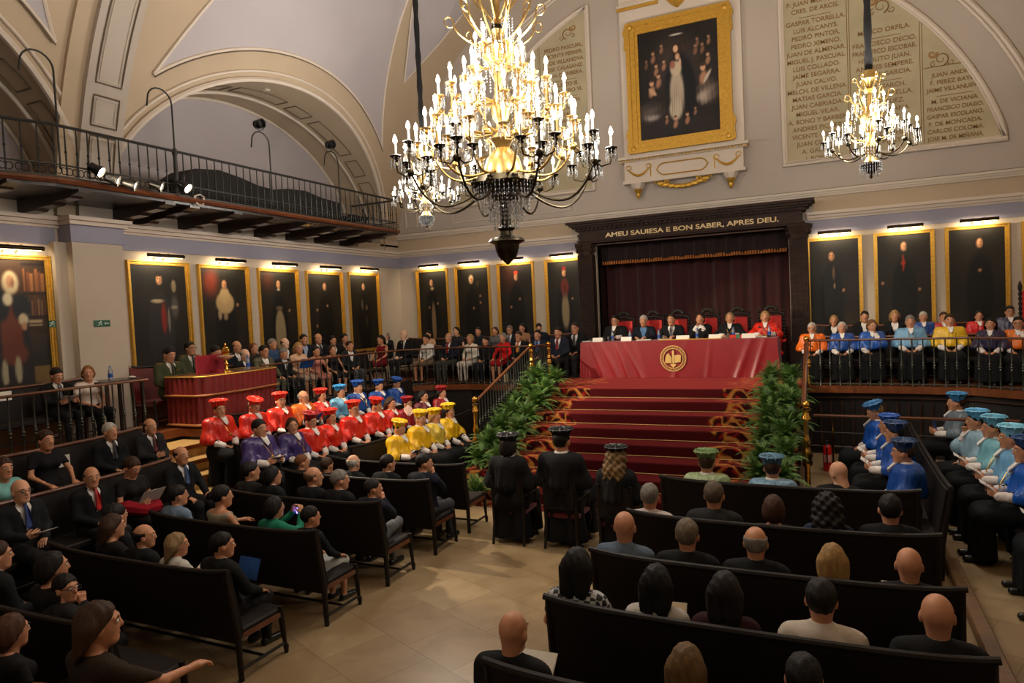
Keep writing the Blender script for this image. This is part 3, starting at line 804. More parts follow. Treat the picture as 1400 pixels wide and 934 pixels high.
def lunette(sx, label, name):
    """sx=+1: the one right of the canopy painting"""
    root = empty(name, (XC, YB, 5.6), 0, label, 'inscription panel')
    def W(lx, z): return (XC+sx*lx, z)
    x0, x1 = 2.1, 5.98; R = 6.2
    def outline(x0, z0, R):
        a0 = math.asin((z0-ZC)/R); a1 = math.acos(x0/R)
        return [(x0, z0)]+[(R*math.cos(a0+(a1-a0)*i/28), ZC+R*math.sin(a0+(a1-a0)*i/28)) for i in range(29)]
    ol = outline(2.16, 5.68, 6.1)
    s_ = MB(); s_.prism([(XC+sx*a, b) for a, b in ol], YB-.04, YB-.005, 'xz'); f = s_.build('stone_field', M_stone, root); f.location = (-XC, -YB, -5.6)
    fr = MB()
    oo = outline(2.1, 5.62, 6.18)
    fr.tube([(XC+sx*a, YB-.03, b) for a, b in oo], .055, 8, closed=True); fr.tube([(XC+sx*a, YB-.05, b) for a, b in outline(2.15, 5.67, 6.12)], .022, 6, closed=True)
    o = fr.build('moulded_frame', M_mould, root, smooth=True); o.location = (-XC, -YB, -5.6)
    ln = MB()
    for xx in (3.36, 4.62):
        top = ZC+math.sqrt(6.1**2-xx**2)
        for d in (-.02, .02): ln.tube([(XC+sx*(xx+d), YB-.042, 5.7), (XC+sx*(xx+d), YB-.042, top)], .006, 4)
    if sx > 0:
        ln.tube([(XC+4.66, YB-.042, 7.15), (XC+5.3, YB-.042, 7.15)], .008, 4)
    o = ln.build('divider_lines', M_ink, root); o.location = (-XC, -YB, -5.6)
    cols = {1: [(2.76, 9.0, ['P. JUAN NUÑEZ.', 'P. JUAN MONÇON.', 'CRES. DE ARCIS.', '-', 'GASPAR TORRELLA.', 'LUIS ALCANYS.', 'PEDRO PINTOR.', 'PEDRO XIMENO.', 'JUAN DE ALMENAR.', 'MIGUEL J. PASCUAL.', 'LUIS COLLADO.', 'JAIME SEGARRA.', 'JUAN CALVO.', 'MELCH. DE VILLENA.', 'MATIAS GARCIA.', 'JUAN CABRIADA.', 'MIGUEL VILAR.', 'A. BONO Y BARBER.', 'ANDRES PIQUER.', 'VICENTE GOMEZ.', 'JUAN COLOM.', 'A. GARCIA.', 'J. BONO.']),
                 (3.99, 8.0, ['MARCO ORFILA.', '-', 'FRANCISCO DECIO.', 'FRANCISCO ESCOBAR.', 'HIPOLITO JUAN.', 'ANDRES SEMPERE.', 'TOMAS GARCIA.', '-', 'LUIS MARCH.', 'JUAN TORRELLA.', 'J. MINGUEZ.', 'JUAN ALDANA.', 'L. ROUSE.', 'P. ORTIZ.', 'F. ESCRICHE.', 'J. B. PESET.']),
                 (5.16, 6.95, ['JUAN ANDRES.', 'F. PEREZ BAYER.', 'JAIME VILLANUEVA.', '-', 'M. DE VICIANA.', 'FRANCISCO DIAGO.', 'GASPAR ESCOLANO.', 'F. DE MONCADA.', 'CARLOS COLOMA.', 'JOSE M. DE MIÑANA.', 'JUAN B. MUÑOZ.'])],
            -1: [(2.72, 9.0, ['PEDRO PASCUAL.', 'VICENTE FERRER.', 'T. DE VILLANOVA.', 'JOSE CALASANZ.', 'JUAN DE RIBERA.', '-', 'CALIXTO III.', 'ALEJANDRO VI.', '-', 'L. JUAN VICH.', 'P. COSTA.', 'J. AYALA.', 'F. FABIAN.', 'A. MAYORAL.', 'J. COMPANY.', 'T. AZPURU.', 'P. BORJA.', 'V. BLASCO.']),
                  (3.99, 8.2, ['JUAN CELAYA.', 'JUAN SALAYA.', 'P. J. TRILLES.', 'J. B. MONLLOR.', '-', 'F. FURIO.', 'J. L. VIVES.', 'P. J. NUÑEZ.', 'V. MARINER.', 'M. MARTI.', 'G. MAYANS.']),
                  (5.15, 7.0, ['T. V. TOSCA.', 'J. CORACHAN.', 'J. ZARAGOZA.', '-', 'J. ESTEVE.', 'P. M. MARIN.', 'A. COVARSI.'])]}[sx]
    for lx, zt, rows in cols:
        lines(root, XC+sx*lx, zt, .155 if lx < 5 else .142, rows, .125 if lx < 5 else .112, wmax=1.12 if lx < 4.5 else .92)
    for cx, cz, s in ((3.95, 8.5, .3), (4.95, 7.28, .26)) if sx > 0 else ((2.6, 9.35, .26), (3.9, 8.45, .28)):
        o = scroll(XC+sx*cx, cz, s, sx).build('painted_scroll', mat('scroll_paint', (150, 112, 66), rough=.7), root, smooth=True); o.location = (-XC, -YB, -5.6)
lunette(1, 'large quarter-round stone panel of gilded names right of the big religious painting', 'inscription_lunette')
lunette(-1, 'quarter-round stone panel of gilded names left of the big painting, behind the chandelier', 'inscription_lunette')

# ---------------------------------------------------------------- painted pictures (colour painted per vertex)
def painted(name, w, h, fn, parent, res=.02, loc=(0, 0, 0)):
    nx, nz = int(w/res), int(h/res)
    xs = np.linspace(-w/2, w/2, nx+1); zs = np.linspace(0, h, nz+1)
    X, Z = np.meshgrid(xs, zs)
    V = np.stack([X.ravel(), np.zeros(X.size), Z.ravel()], 1)
    i, j = np.meshgrid(np.arange(nx), np.arange(nz)); a = (j*(nx+1)+i).ravel()
    Q = np.stack([a, a+1, a+nx+2, a+nx+1], 1)
    o = arr_mesh(name, V, Q, cmat('painted_canvas', .5, .3), parent, smooth=False); o.location = loc
    C = fn(X.ravel()/w*2, Z.ravel()/h)    # u in -1..1, v in 0..1 -> sRGB 0..255
    C = np.clip(C/255., 0, 1); C = np.where(C <= .04045, C/12.92, ((C+.055)/1.055)**2.4)
    ca = o.data.color_attributes.new('paint', 'FLOAT_COLOR', 'POINT')
    ca.data.foreach_set('color', np.concatenate([C, np.ones((len(C), 1))], 1).astype(np.float32).ravel())
    return o
def blob(C, u, v, cu, cv, ru, rv, col, soft=.25, rot=0., tex=0):
    c, s = math.cos(rot), math.sin(rot); a = ((u-cu)*c+(v-cv)*s)/ru; b = (-(u-cu)*s+(v-cv)*c)/rv
    d = np.sqrt(a*a+b*b)
    if tex: d = d+tex*np.sin(u*23+v*41)*np.sin(u*37-v*29)
    k = np.clip((1-d)/soft, 0, 1)[:, None]
    return C*(1-k)+np.array(col, float)*k
def base_dark(u, v, col=(28, 25, 20)):
    n = np.sin(u*3.1+v*4.3)*np.sin(u*2.3-v*6.1)*.5+.5
    C = np.array(col, float)[None]*(.8+.45*n[:, None]); return C
def portrait(kind):
    def fn(u, v):
        C = base_dark(u, v)
        hx, hy = kind.get('head', (0, .8)); fc = kind.get('face', (186, 136, 98)); bc = kind.get('body', (14, 13, 13))
        for b in kind.get('bg', []): C = blob(C, u, v, *b)
        for u0, u1, v0, v1, c_ in kind.get('rects', []): q = (u > u0) & (u < u1) & (v > v0) & (v < v1); C[q] = np.array(c_, float)
        C = blob(C, u, v, hx, .36, .5, .42, bc, .15); C = blob(C, u, v, hx, .12, .42, .3, bc, .2)
        for b in kind.get('pre', []): C = blob(C, u, v, *b)
        if 'hair' in kind: C = blob(C, u, v, hx, hy+.012, .175, .07, kind['hair'], .35)
        C = blob(C, u, v, hx, hy, .125, .056, fc, .35); C = blob(C, u, v, hx+.06, hy-.01, .06, .045, tuple(c*.72 for c in fc), .6)
        for sx in (-1, 1): C = blob(C, u, v, hx+.035*sx, hy+.008, .02, .006, (50, 30, 22), .5)
        C = blob(C, u, v, hx, hy-.024, .03, .006, (130, 66, 52), .5)
        for b in kind.get('post', []): C = blob(C, u, v, *b)
        for x, z in kind.get('hands', []): C = blob(C, u, v, x, z, .07, .022, tuple(c*.85 for c in fc), .4)
        if 'hat' in kind: C = blob(C, u, v, hx, hy+.055, .14, .028, kind['hat'], .25)
        return C
    return fn
def picture(x, y, z0, w, h, facing, kind, label, fw=.055, res=.022, group='framed portraits', name='portrait_painting'):
    """facing: 'back' hangs on the dais wall, 'left' on the left wall"""
    root = empty(name, (x, y, z0), 0 if facing == 'back' else PI/2, label, 'painting', group)
    f = MB()
    for o0, o1, d0, d1 in ((0, fw*.4, -.0, -.07), (fw*.4, fw, 0, -.045), (fw, fw*1.25, 0, -.03)):
        f.box((-w/2+o0, d1, o0), (-w/2+o1, d0, h-o0)); f.box((w/2-o1, d1, o0), (w/2-o0, d0, h-o0)); f.box((-w/2+o1, d1, o0), (w/2-o1, d0, o1)); f.box((-w/2+o1, d1, h-o1), (w/2-o1, d0, h-o0))
    f.build('frame', M_gilt, root)
    painted('canvas', w-2*fw, h-2*fw, portrait(kind), root, res, (0, -.012, fw))
    bk = MB(); bk.box((-w/2+fw, -.01, fw), (w/2-fw, 0, h-fw)); bk.build('backing', M_dwood, root)
    return root
LIGHTS = []
def picture_lamp(x, y, z, L, facing, label):
    root = empty('picture_lamp', (x, y, z), 0 if facing == 'back' else PI/2, label, 'lamp', 'picture lamps over the portraits')
    t = MB(); t.tube([(-L/2, -.22, 0), (L/2, -.22, 0)], .028, 10); t.tube([(-L/2, -.215, .018), (L/2, -.215, .018)], .018, 8); t.build('tube_hood', M_bronze, root, smooth=True)
    for s in (-1, 1):
        t = MB(); t.tube([(s*.09, 0, -.06), (s*.09, -.08, .045), (s*.09, -.16, .05), (s*.09, -.22, .01)], .007, 6); t.build('bracket', M_brass, root, smooth=True)
    t = MB(); t.tube([(-L/2+.03, -.205, -.024), (L/2-.03, -.205, -.024)], .008, 6); t.build('lamp_tube', mat('warm_tube', (255, 214, 150), emit=5), root)
    ld = bpy.data.lights.new('picture_lamp_light', 'AREA'); ld.shape = 'RECTANGLE'; ld.size = L*.9; ld.size_y = .03; ld.energy = 3.0; ld.color = (1, .78, .5)
    lo = bpy.data.objects.new('picture_lamp_light', ld); COL.objects.link(lo)
    lo.location = (x, y-.20, z-.035) if facing == 'back' else (x+.20, y, z-.035)
    lo.rotation_euler = (math.radians(-38), 0, 0) if facing == 'back' else (0, math.radians(38+0), 0)
    if facing == 'back': lo.rotation_euler = (math.radians(40), 0, 0)
    else: lo.rotation_euler = (math.radians(40), 0, PI/2)
    LIGHTS.append(lo)
G = (150, 118, 84)
BK = [
 (-9.62, .98, dict(head=(-.1, .84), post=[(-.02, .28, .17, .34, (122, 100, 72), .3), (-.05, .76, .14, .03, (150, 130, 100), .4)], hands=[(-.3, .5), (.3, .55)], hair=(20, 14, 12)), 'gilt framed portrait of a figure in a long pale tunic, nearest the corner, back wall'),
 (-8.41, 1.03, dict(head=(-.1, .84), hair=(168, 150, 118), post=[(.3, .79, .1, .05, (60, 50, 34), .5)], hands=[(0, .46), (.45, .53), (.45, .62)]), 'dark portrait of a pale wigged man, second from the corner on the back wall'),
 (-7.18, 1.02, dict(head=(0, .84), hat=(178, 52, 30), bg=[(-.4, .85, .8, .3, (60, 28, 20), 1)], hands=[(.2, .55), (-.35, .45)]), 'dark portrait of a man in a bright red hat behind the chandelier tip'),
 (-5.88, 1.0, dict(head=(-.02, .85), pre=[(0, .66, .28, .14, (98, 36, 28), .3)], post=[(.0, .36, .26, .26, (138, 120, 92), .3), (.0, .62, .05, .12, (60, 20, 18), .4)], hands=[(.42, .52)], hat=(110, 20, 16)), 'portrait of a standing prelate in red mantle and pale skirts, left of the dark canopy'),
 (.07, 1.05, dict(head=(-.1, .82), post=[(-.02, .64, .07, .1, (92, 74, 52), .5), (0, .5, .05, .04, (150, 120, 90), .5)], hair=(20, 14, 12), hands=[(.35, .45)], bg=[(.6, .1, .5, .2, (46, 36, 24), .8)]), 'dark portrait of a bearded man with a pale ruff, first one right of the canopy'),
 (1.33, 1.06, dict(head=(0, .87), hair=(24, 18, 14), post=[(-.02, .7, .055, .1, (150, 44, 26), .3), (-.02, .7, .11, .02, (150, 44, 26), .3)], hands=[(-.8, .5), (.55, .42)], bg=[(.5, .05, .9, .12, (54, 44, 28), .8)]), 'dark portrait of a man with a red cross on his chest, right of the canopy'),
 (2.55, 1.04, dict(head=(.1, .85), hair=(20, 15, 12), hands=[(.1, .58)], bg=[(-.3, .6, .6, .3, (34, 26, 18), 1)]), 'very dark portrait of a man whose face alone stands out, third right of the canopy'),
 (3.78, 1.04, dict(head=(0, .85), hair=(30, 20, 14)), 'dark gilt framed portrait cut by the right edge of the view'),
]
for x, w, k, lab in BK:
    picture(x, YB-.0, 2.02, w, 2.03, 'back', k, lab)
    picture_lamp(x+.02, YB, 4.13, .6 if w < 1.03 else .62, 'back', 'picture lamp over the '+lab.replace(' behind the chandelier tip', '').replace('long haired ', '').replace(' on the left wall', '').replace('of a cleric in black cape over a long cream skirt', 'of the cleric in long cream skirt').split(',')[0].replace('gilt framed ', ''))
LK = [
 (5.93, 1.12, 1.9, 2.07, dict(head=(0, .83), face=(176, 130, 98), body=(30, 26, 30), hair=(190, 174, 140), bg=[(0, .7, 1.6, .5, (66, 44, 28), .6)],
    rects=[(.32, .98, .955, .97, (30, 20, 14))]+[(.34+.105*i, .42+.105*i, .76, .93-.02*(i % 3), ((132, 82, 44), (104, 60, 34), (146, 96, 54))[i % 3]) for i in range(6)]+[(.3, .98, .735, .75, (34, 22, 16))]+[(.34+.09*i, .4+.09*i, .58, .72-.015*(i % 3), ((110, 76, 46), (86, 52, 32), (124, 90, 58))[(i+1) % 3]) for i in range(7)]+[(.3, .98, .56, .575, (34, 22, 16))]+[(.4, .8, .5+.018*i, .512+.018*i, (150, 132, 100)) for i in range(3)]+[(.48, .95, .02, .2, (104, 80, 42))],
    pre=[(-.05, .45, .34, .26, (98, 46, 30), .25), (.0, .3, .42, .1, (92, 42, 28), .3), (.26, .64, .3, .12, (24, 26, 32), .3), (-.3, .66, .28, .14, (24, 26, 32), .3), (0, .82, .26, .1, (190, 174, 140), .3)], post=[(-.1, .7, .16, .06, (198, 186, 158), .4), (.28, .55, .16, .055, (188, 172, 140), .35), (.3, .5, .09, .04, (170, 126, 96), .4), (.06, .18, .11, .12, (150, 140, 112), .3), (-.3, .16, .1, .12, (150, 140, 112), .3), (0, .06, .9, .03, (30, 22, 16), .6)]), 'large portrait of a wigged man before shelves of books, at the far left'),
 (8.34, 1.22, 2.0, 1.98, dict(head=(.0, .86), body=(40, 37, 38), post=[(.52, .8, .1, .07, (120, 104, 80), .3), (.52, .6, .18, .14, (76, 70, 66), .5), (-.1, .66, .3, .02, (170, 150, 118), .4), (.1, .5, .12, .18, (122, 36, 26), .4), (.28, .48, .05, .14, (128, 120, 108), .4), (.5, .6, .16, .02, (140, 130, 110), .5)], hat=(16, 12, 14)), 'dark double portrait of a cleric and a grey bearded man beside the pilaster'),
 (9.76, 1.22, 2.0, 1.97, dict(head=(0, .83), hair=(34, 20, 16), bg=[(-.6, .85, .5, .2, (128, 52, 32), .7)], pre=[(0, .64, .44, .13, (168, 142, 100), .2), (0, .72, .25, .1, (176, 150, 106), .3)], post=[(-.25, .52, .1, .07, (150, 128, 98), .4), (0, .5, .12, .05, (140, 116, 86), .4)], hands=[(.55, .62)]), 'portrait of a long haired figure in a broad cream cape on the left wall'),
 (11.2, 1.17, 2.0, 1.96, dict(head=(0, .85), hair=(18, 12, 12), bg=[(-.6, .9, .5, .2, (74, 36, 22), .8)], post=[(0, .28, .32, .32, (128, 112, 82), .2), (0, .82-.03, .12, .015, (160, 150, 126), .4), (0, .58, .26, .03, (90, 78, 58), .5)], hands=[(.55, .55)]), 'portrait of a cleric in black cape over a long cream skirt, on the left wall'),
 (12.67, 1.26, 2.0, 1.95, dict(head=(0, .84), hair=(20, 14, 12), hands=[(.12, .6), (-.5, .55), (-.55, .35)]), 'very dark portrait of a man, second from the corner on the left wall'),
 (14.14, 1.22, 2.0, 1.97, dict(head=(-.02, .84), hair=(20, 14, 12), post=[(-.15, .6, .1, .1, (92, 80, 64), .5), (.15, .56, .1, .05, (110, 92, 70), .5), (.12, .38, .12, .1, (54, 46, 34), .6)]), 'dark portrait of a figure in grey sleeves, nearest the corner on the left wall'),
]
for y, w, z0, h, k, lab in LK:
    picture(XL+.0, y, z0, w, h, 'left', k, lab)
    picture_lamp(XL, y+.02, z0+h+.08, .72, 'left', 'picture lamp over the '+lab.replace(' behind the chandelier tip', '').replace('long haired ', '').replace(' on the left wall', '').replace('of a cleric in black cape over a long cream skirt', 'of the cleric in long cream skirt').split(',')[0].replace(' beside the pilaster', ''))

# ---------------------------------------------------------------- central altarpiece style picture
def bigpaint(u, v):
    C = base_dark(u, v, (30, 25, 24))
    C = blob(C, u, v, 0, .66, .75, .36, (74, 60, 56), 1.0, 0, .1)
    for b in [(-.75, .25, .5, .12, (86, 76, 72), .8), (-.7, .2, .25, .04, (150, 140, 134), .7), (.72, .36, .35, .14, (120, 104, 92), .8), (.6, .32, .2, .08, (166, 150, 136), .7), (0, .1, 1.2, .1, (36, 32, 34), .8)]: C = blob(C, u, v, *b, 0, .12)
    C = blob(C, u, v, .02, .5, .42, .3, (20, 20, 26), .3, .08); C = blob(C, u, v, .22, .4, .25, .3, (17, 18, 24), .3)
    C = blob(C, u, v, -.04, .4, .21, .26, (176, 160, 140), .3); C = blob(C, u, v, -.08, .25, .2, .12, (186, 172, 150), .35)
    for k in range(6): C = blob(C, u, v, -.17+.06*k, .32, .012, .2, (122, 108, 94), .8, .04)
    C = blob(C, u, v, -.05, .62, .17, .08, (190, 172, 146), .3); C = blob(C, u, v, -.13, .66, .09, .05, (150, 98, 80), .5)
    C = blob(C, u, v, -.02, .79, .15, .075, (48, 30, 24), .3); C = blob(C, u, v, -.04, .8, .075, .04, (214, 168, 132), .3); C = blob(C, u, v, .0, .725, .07, .04, (200, 156, 124), .4)
    C = blob(C, u, v, .06, .67, .04, .05, (206, 166, 134), .4)
    C = blob(C, u, v, -.02, .93, .22, .012, (186, 176, 164), .5)
    for x, z, s, br in [(-.62, .78, 1, .8), (-.4, .84, .8, .8), (-.35, .69, .9, .9), (-.55, .66, 1, .9), (-.68, .5, 1.4, 1), (-.5, .56, 1.2, .9), (.5, .84, .8, .7), (.62, .78, .9, .7), (.78, .84, .8, .8), (.75, .68, 1, .9), (.62, .56, 1.6, 1), (.45, .78, .9, .7), (-.1, .15, 1, 1), (.2, .17, 1, .95), (-.32, .18, .8, .8), (.4, .22, .7, .8), (-.8, .72, .8, .6)]:
        C = blob(C, u, v, x, z-.04*s, .08*s, .045*s, tuple(c*br for c in (168, 120, 92)), .5, .3); C = blob(C, u, v, x, z+.015*s, .05*s, .024*s, tuple(c*br for c in (204, 156, 120)), .4); C = blob(C, u, v, x, z+.032*s, .05*s, .012*s, (66, 44, 32), .5)
    C = blob(C, u, v, .72, .5, .14, .03, (186, 170, 150), .4, .5); C = blob(C, u, v, -.66, .44, .13, .03, (190, 150, 118), .4, -.3)
    return C
root = empty('religious_painting', (-2.95, YB-.12, 6.28), 0, 'large painting of a pale robed woman among cherubs, in wide gilt frame', 'painting')
w_, h_ = 2.28, 2.92
f = MB()
for o0, o1, d in ((0, .09, -.1), (.09, .2, -.075), (.2, .27, -.05)):
    f.box((-w_/2+o0, d, o0), (-w_/2+o1, 0, h_-o0)); f.box((w_/2-o1, d, o0), (w_/2-o0, 0, h_-o0)); f.box((-w_/2+o1, d, o0), (w_/2-o1, 0, o1)); f.box((-w_/2+o1, d, h_-o1), (w_/2-o1, 0, h_-o0))
for sx in (-1, 1):
    for z0 in (.0, h_-.62):
        f.prism([(sx*(w_/2), z0), (sx*(w_/2+.05), z0+.06), (sx*(w_/2+.03), z0+.3), (sx*(w_/2+.07), z0+.42), (sx*(w_/2), z0+.6)], -.08, 0, 'xz')
f.build('gilt_frame', M_gilt, root)
ros = MB()
for sx in (-1, 1):
    for sz in (.1, h_-.1): ros.sphere((sx*(w_/2-.1), -.1, sz), (.06, .02, .06), 10, 6)
for k in range(9): ros.sphere((-.9+.225*k, -.095, .1), (.04, .012, .02), 8, 4); ros.sphere((-.9+.225*k, -.095, h_-.1), (.04, .012, .02), 8, 4)
ros.build('carved_rosettes', M_gilt, root, smooth=True)['kind'] = 'stuff'
painted('canvas', w_-.54, h_-.54, bigpaint, root, .016, (0, -.02, .27))
MB().box((-w_/2+.2, -.015, .2), (w_/2-.2, 0, h_-.2)).build('backing', M_dwood, root)
# white surround with entablature shelf
root = empty('white_altar_surround', (-2.92, YB, 5.6), 0, 'white and gold carved surround with bracketed shelf holding the big religious painting', 'wall surround')
s_ = MB(); s_.box((-1.32, -.1, .5), (1.32, 0, 5.0)); s_.build('back_panel', M_mould, root)
s_ = MB(); s_.box((-1.37, -.14, 4.0), (1.37, -.0, 4.06)); s_.box((-1.25, -.13, 4.12), (-.38, -.1, 4.7)); s_.box((-.28, -.13, 4.12), (.9, -.1, 4.7)); s_.build('upper_panels', M_mould, root)
s_ = MB(); s_.box((-1.36, -.155, 3.93), (-.42, -.1, 3.99)); s_.box((.42, -.155, 3.93), (1.36, -.1, 3.99)); s_.box((-1.15, -.14, 4.2), (-.46, -.13, 4.62)); s_.box((-.2, -.14, 4.2), (.8, -.13, 4.62)); s_.build('gilt_trim', M_gilt, root)
s_ = MB(); s_.lathe([(.02, -.2), (.12, -.12), (.2, -.02), (.26, .06)], (0, -.12, 3.95), 12, lobes=12, lobe=.08); s_.build('carved_shell', M_gilt, root, smooth=True)
s_ = MB(); s_.box((-1.42, -.34, .54), (1.42, 0, .6)); s_.box((-1.38, -.28, .49), (1.38, 0, .54)); s_.box((-1.3, -.22, .06), (1.3, 0, .49)); s_.box((-1.34, -.26, .0), (1.34, 0, .07)); s_.build('shelf', M_mould, root)
s_ = MB()
for k in range(40): s_.sphere((-1.36+.0697*k, -.31, .515), (.026, .02, .022), 6, 4)
s_.build('gilt_beading', M_gilt, root, smooth=True)['kind'] = 'stuff'
s_ = MB()
s_.tube([(x, -.225, z) for x, z in ((-.5, .17), (-.42, .12), (.42, .12), (.5, .17), (.56, .25), (.5, .34), (.42, .38), (-.42, .38), (-.5, .34), (-.56, .25))], .016, 6, closed=True); s_.build('gilt_cartouche_line', M_gilt, root)
for sx in (-1, 1):
    s_ = MB(); s_.tube([(sx*(.72+.5*i/16), -.23, .33-.16*math.sin(PI*i/16)) for i in range(17)], [.012+.022*math.sin(PI*i/16) for i in range(17)], 6)
    s_.tube([(sx*.7, -.225, .4), (sx*.7, -.225, .12)], .012, 5); s_.tube([(sx*(.74+.06*math.cos(q*.7)), -.23, .36+.05*math.sin(q*.7)) for q in range(9)], .012, 5); s_.tube([(sx*(1.2+.06*math.cos(q*.7)), -.23, .36+.05*math.sin(q*.7)) for q in range(9)], .012, 5)
    s_.build('gilt_garland', M_gilt, root, smooth=True)
    s_ = MB(); s_.lathe([(.15, 0), (.14, -.05), (.11, -.09), (.1, -.12)], (sx*1.02, -.14, 0), 14, lobes=7, lobe=.06); s_.build('console_cap', M_mould, root, smooth=True)
    s_ = MB(); s_.lathe([(.105, -.12), (.07, -.2), (.05, -.22), (.055, -.26), (.02, -.33), (.004, -.36)], (sx*1.02, -.14, 0), 12); s_.build('console_drop', M_gilt, root, smooth=True)
s_ = MB()
for k in range(9):
    a = -.9+1.8*k/8; s_.sphere((a*.55, -.2, -.03-.14*math.cos(a*1.5)), (.09, .03, .055), 8, 5)
for sx in (-1, 1): s_.tube([(sx*(.3+.35*i/12), -.2, -.06+.07*math.sin(i*.8)) for i in range(13)], [.035*(1-.6*i/12) for i in range(13)], 6)
s_.build('carved_cartouche', M_gilt, root, smooth=True)

# ---------------------------------------------------------------- carved canopy over the dais
M_can = mat('canopy_wood', (60, 43, 36), rough=.7, var=.4, scale=3, stretch=(1, 1, 6), spec=.25)
CW = 2.62
root = empty('dais_canopy', (XC, YB, 1.32), 0, 'dark carved wooden portal with fluted columns and gilt motto around the dais curtain', 'canopy')
zt = 4.82-1.32
c = MB()
for d, z0, z1, e in ((.62, zt-.05, zt, .02), (.55, zt-.1, zt-.05, -.04), (.48, zt-.14, zt-.1, -.09), (.4, zt-.2, zt-.14, -.15), (.34, zt-.42, zt-.2, -.22), (.4, zt-.455, zt-.42, -.18), (.36, zt-.49, zt-.455, -.2)):
    c.box((-CW-e-.02, -d, z0), (CW+e+.02, 0, z1))
c.build('entablature', M_can, root)
c = MB()
for k in range(46): c.box((-2.4+.1055*k, -.45, zt-.185), (-2.34+.1055*k, -.37, zt-.145))
c.build('dentil_course', M_can, root)['kind'] = 'stuff'
o = text_mesh('AMEU SAUIESA E BON SABER, APRES DEU.', .2, mat('gilt_letters', (226, 196, 136), rough=.4), 'gilt_motto', root, .006, .004)
xs = [v.co.x for v in o.data.vertices]; kx = 3.75/(max(xs)-min(xs))
o.rotation_euler = (PI/2, 0, 0); o.scale = (kx, .72, 1); o.location = (.1, -.345, zt-.385)
for sx in (-1, 1):
    c = MB(); X0 = sx*2.33
    prof = []
    n = 10
    for k in range(n):  # fluted front
        x0 = -.17+.34*k/n; c.box((X0+x0+.003, -.30, .55), (X0+x0+.34/n-.009, -.26, 2.72))
    c.box((X0-.18, -.27, .5), (X0+.18, 0, 2.75)); c.box((X0-.22, -.34, 0), (X0+.22, 0, .5)); c.box((X0-.2, -.32, .5), (X0+.2, 0, .56))
    c.build('fluted_column', M_can, root)
    c = MB(); c.lathe([(.17, 2.72), (.19, 2.76), (.18, 2.8), (.2, 2.86), (.25, 2.95), (.26, 3.0), (.26, 3.03)], (X0, -.16, 0), 16, lobes=8, lobe=.07)
    for q in range(8):
        a = 2*PI*q/8; c.sphere((X0+.21*math.cos(a), -.16+.17*math.sin(a), 2.87), (.045, .045, .06), 8, 5)
    c.build('carved_capital', M_can, root, smooth=True)
# curtain, valance
def curtain(x0, x1, y, z0, z1, amp, n, m, name, label, cat, freq=2.2, col2=None):
    K = int((x1-x0)/.03); mb = MB(); vs = []; fs = []
    for j in range(9):
        for i in range(K+1):
            x = x0+(x1-x0)*i/K; ph = x*2*PI*freq; yy = y+amp*math.sin(ph+.6*math.sin(x*3.1))*(1-.25*j/8)+amp*.4*math.sin(ph*2.3)
            vs.append((x, yy, z1+(z0-z1)*j/8))
    for j in range(8):
        for i in range(K): fs.append((j*(K+1)+i, j*(K+1)+i+1, (j+1)*(K+1)+i+1, (j+1)*(K+1)+i))
    mb.add(vs, fs); o = mb.build(name, m, smooth=True, angle=80); return tag(o, label, cat)
M_vel = mat('red_velvet', (62, 14, 15), rough=.9, var=.25, scale=4, sheen=.3)
curtain(AX0+.02, AX1-.02, YB+.75, 1.32, 3.94, .06, 9, M_vel, 'stage_curtain', 'dark red velvet curtain hanging in folds behind the dais chairs', 'curtain')
curtain(AX0+.02, AX1-.02, YB+.35, 3.9, 4.32, .045, 9, mat('dark_velvet', (34, 16, 15), rough=.95, sheen=.2), 'curtain_valance', 'black-red pleated valance hanging at the top of the dais opening', 'valance', 3)
root = bpy.data.objects['curtain_valance']
t = MB(); 
for k in range(74): x = AX0+.06+.0565*k; t.tube([(x, YB+.34+.03*math.sin(k), 3.92), (x, YB+.33+.03*math.sin(k), 3.84)], [.022, .028], 5)
t.build('orange_fringe', mat('orange_fringe', (176, 104, 40), rough=.8), root)['kind'] = 'stuff'
# ---------------------------------------------------------------- platforms, stairs, tiers
DZ, GZ = 1.32, 1.235        # dais and gallery floor levels
M_plat = mat('platform_wood', (58, 34, 24), rough=.4, var=.35, scale=3, stretch=(1, 1, 6), coat=.2)
M_edge = mat('edge_wood', (120, 66, 34), rough=.35, var=.3, scale=4, stretch=(6, 1, 1), coat=.3)
M_step = mat('pale_step_wood', (196, 158, 98), rough=.45, var=.25, scale=5, stretch=(1, 5, 1))
M_fascia = mat('dark_panelling', (24, 18, 16), rough=.5, var=.3, scale=3)
GL = [(-5.4, 13.45), (-6.3, 13.48), (-7.4, 13.62), (-8.3, 13.5), (-8.85, 13.05), (-9.12, 12.3), (-9.27, 11.2), (-9.3, 10.2), (-9.22, 9.15)]
GR = [(-.44, 13.45), (1.0, 13.36), (2.0, 13.2), (2.65, 12.7), (3.3, 12.2), (4.78, 11.6)]
def deck(poly, z0, z1, name, m): return struct(MB().prism(poly, z0, z1).build(name, m))
o = deck([(-5.4, 13.4)]+[(x, y-.04) for x, y in GL[1:]]+[(-8.82, 9.1), (-8.82, 7.55), (-9.3, 7.5), (-9.3, YF), (XL, YF), (XL, YB), (-5.4, YB)], .0, GZ-.12, 'gallery_base_left', M_fascia)
o = deck([(-5.4, 13.36)]+[(x+(.05 if x < -9 else 0), y-.1) for x, y in GL[1:]]+[(-8.76, 9.1), (-8.76, 7.5), (-9.24, 7.46), (-9.24, YF), (XL, YF), (XL, YB), (-5.4, YB)], GZ-.12, GZ, 'gallery_floor_left', M_edge)
o = deck([(x, y+.04) for x, y in GR]+[(XR, YB), (-.44, YB)], 0, GZ-.12, 'gallery_base_right', M_fascia)
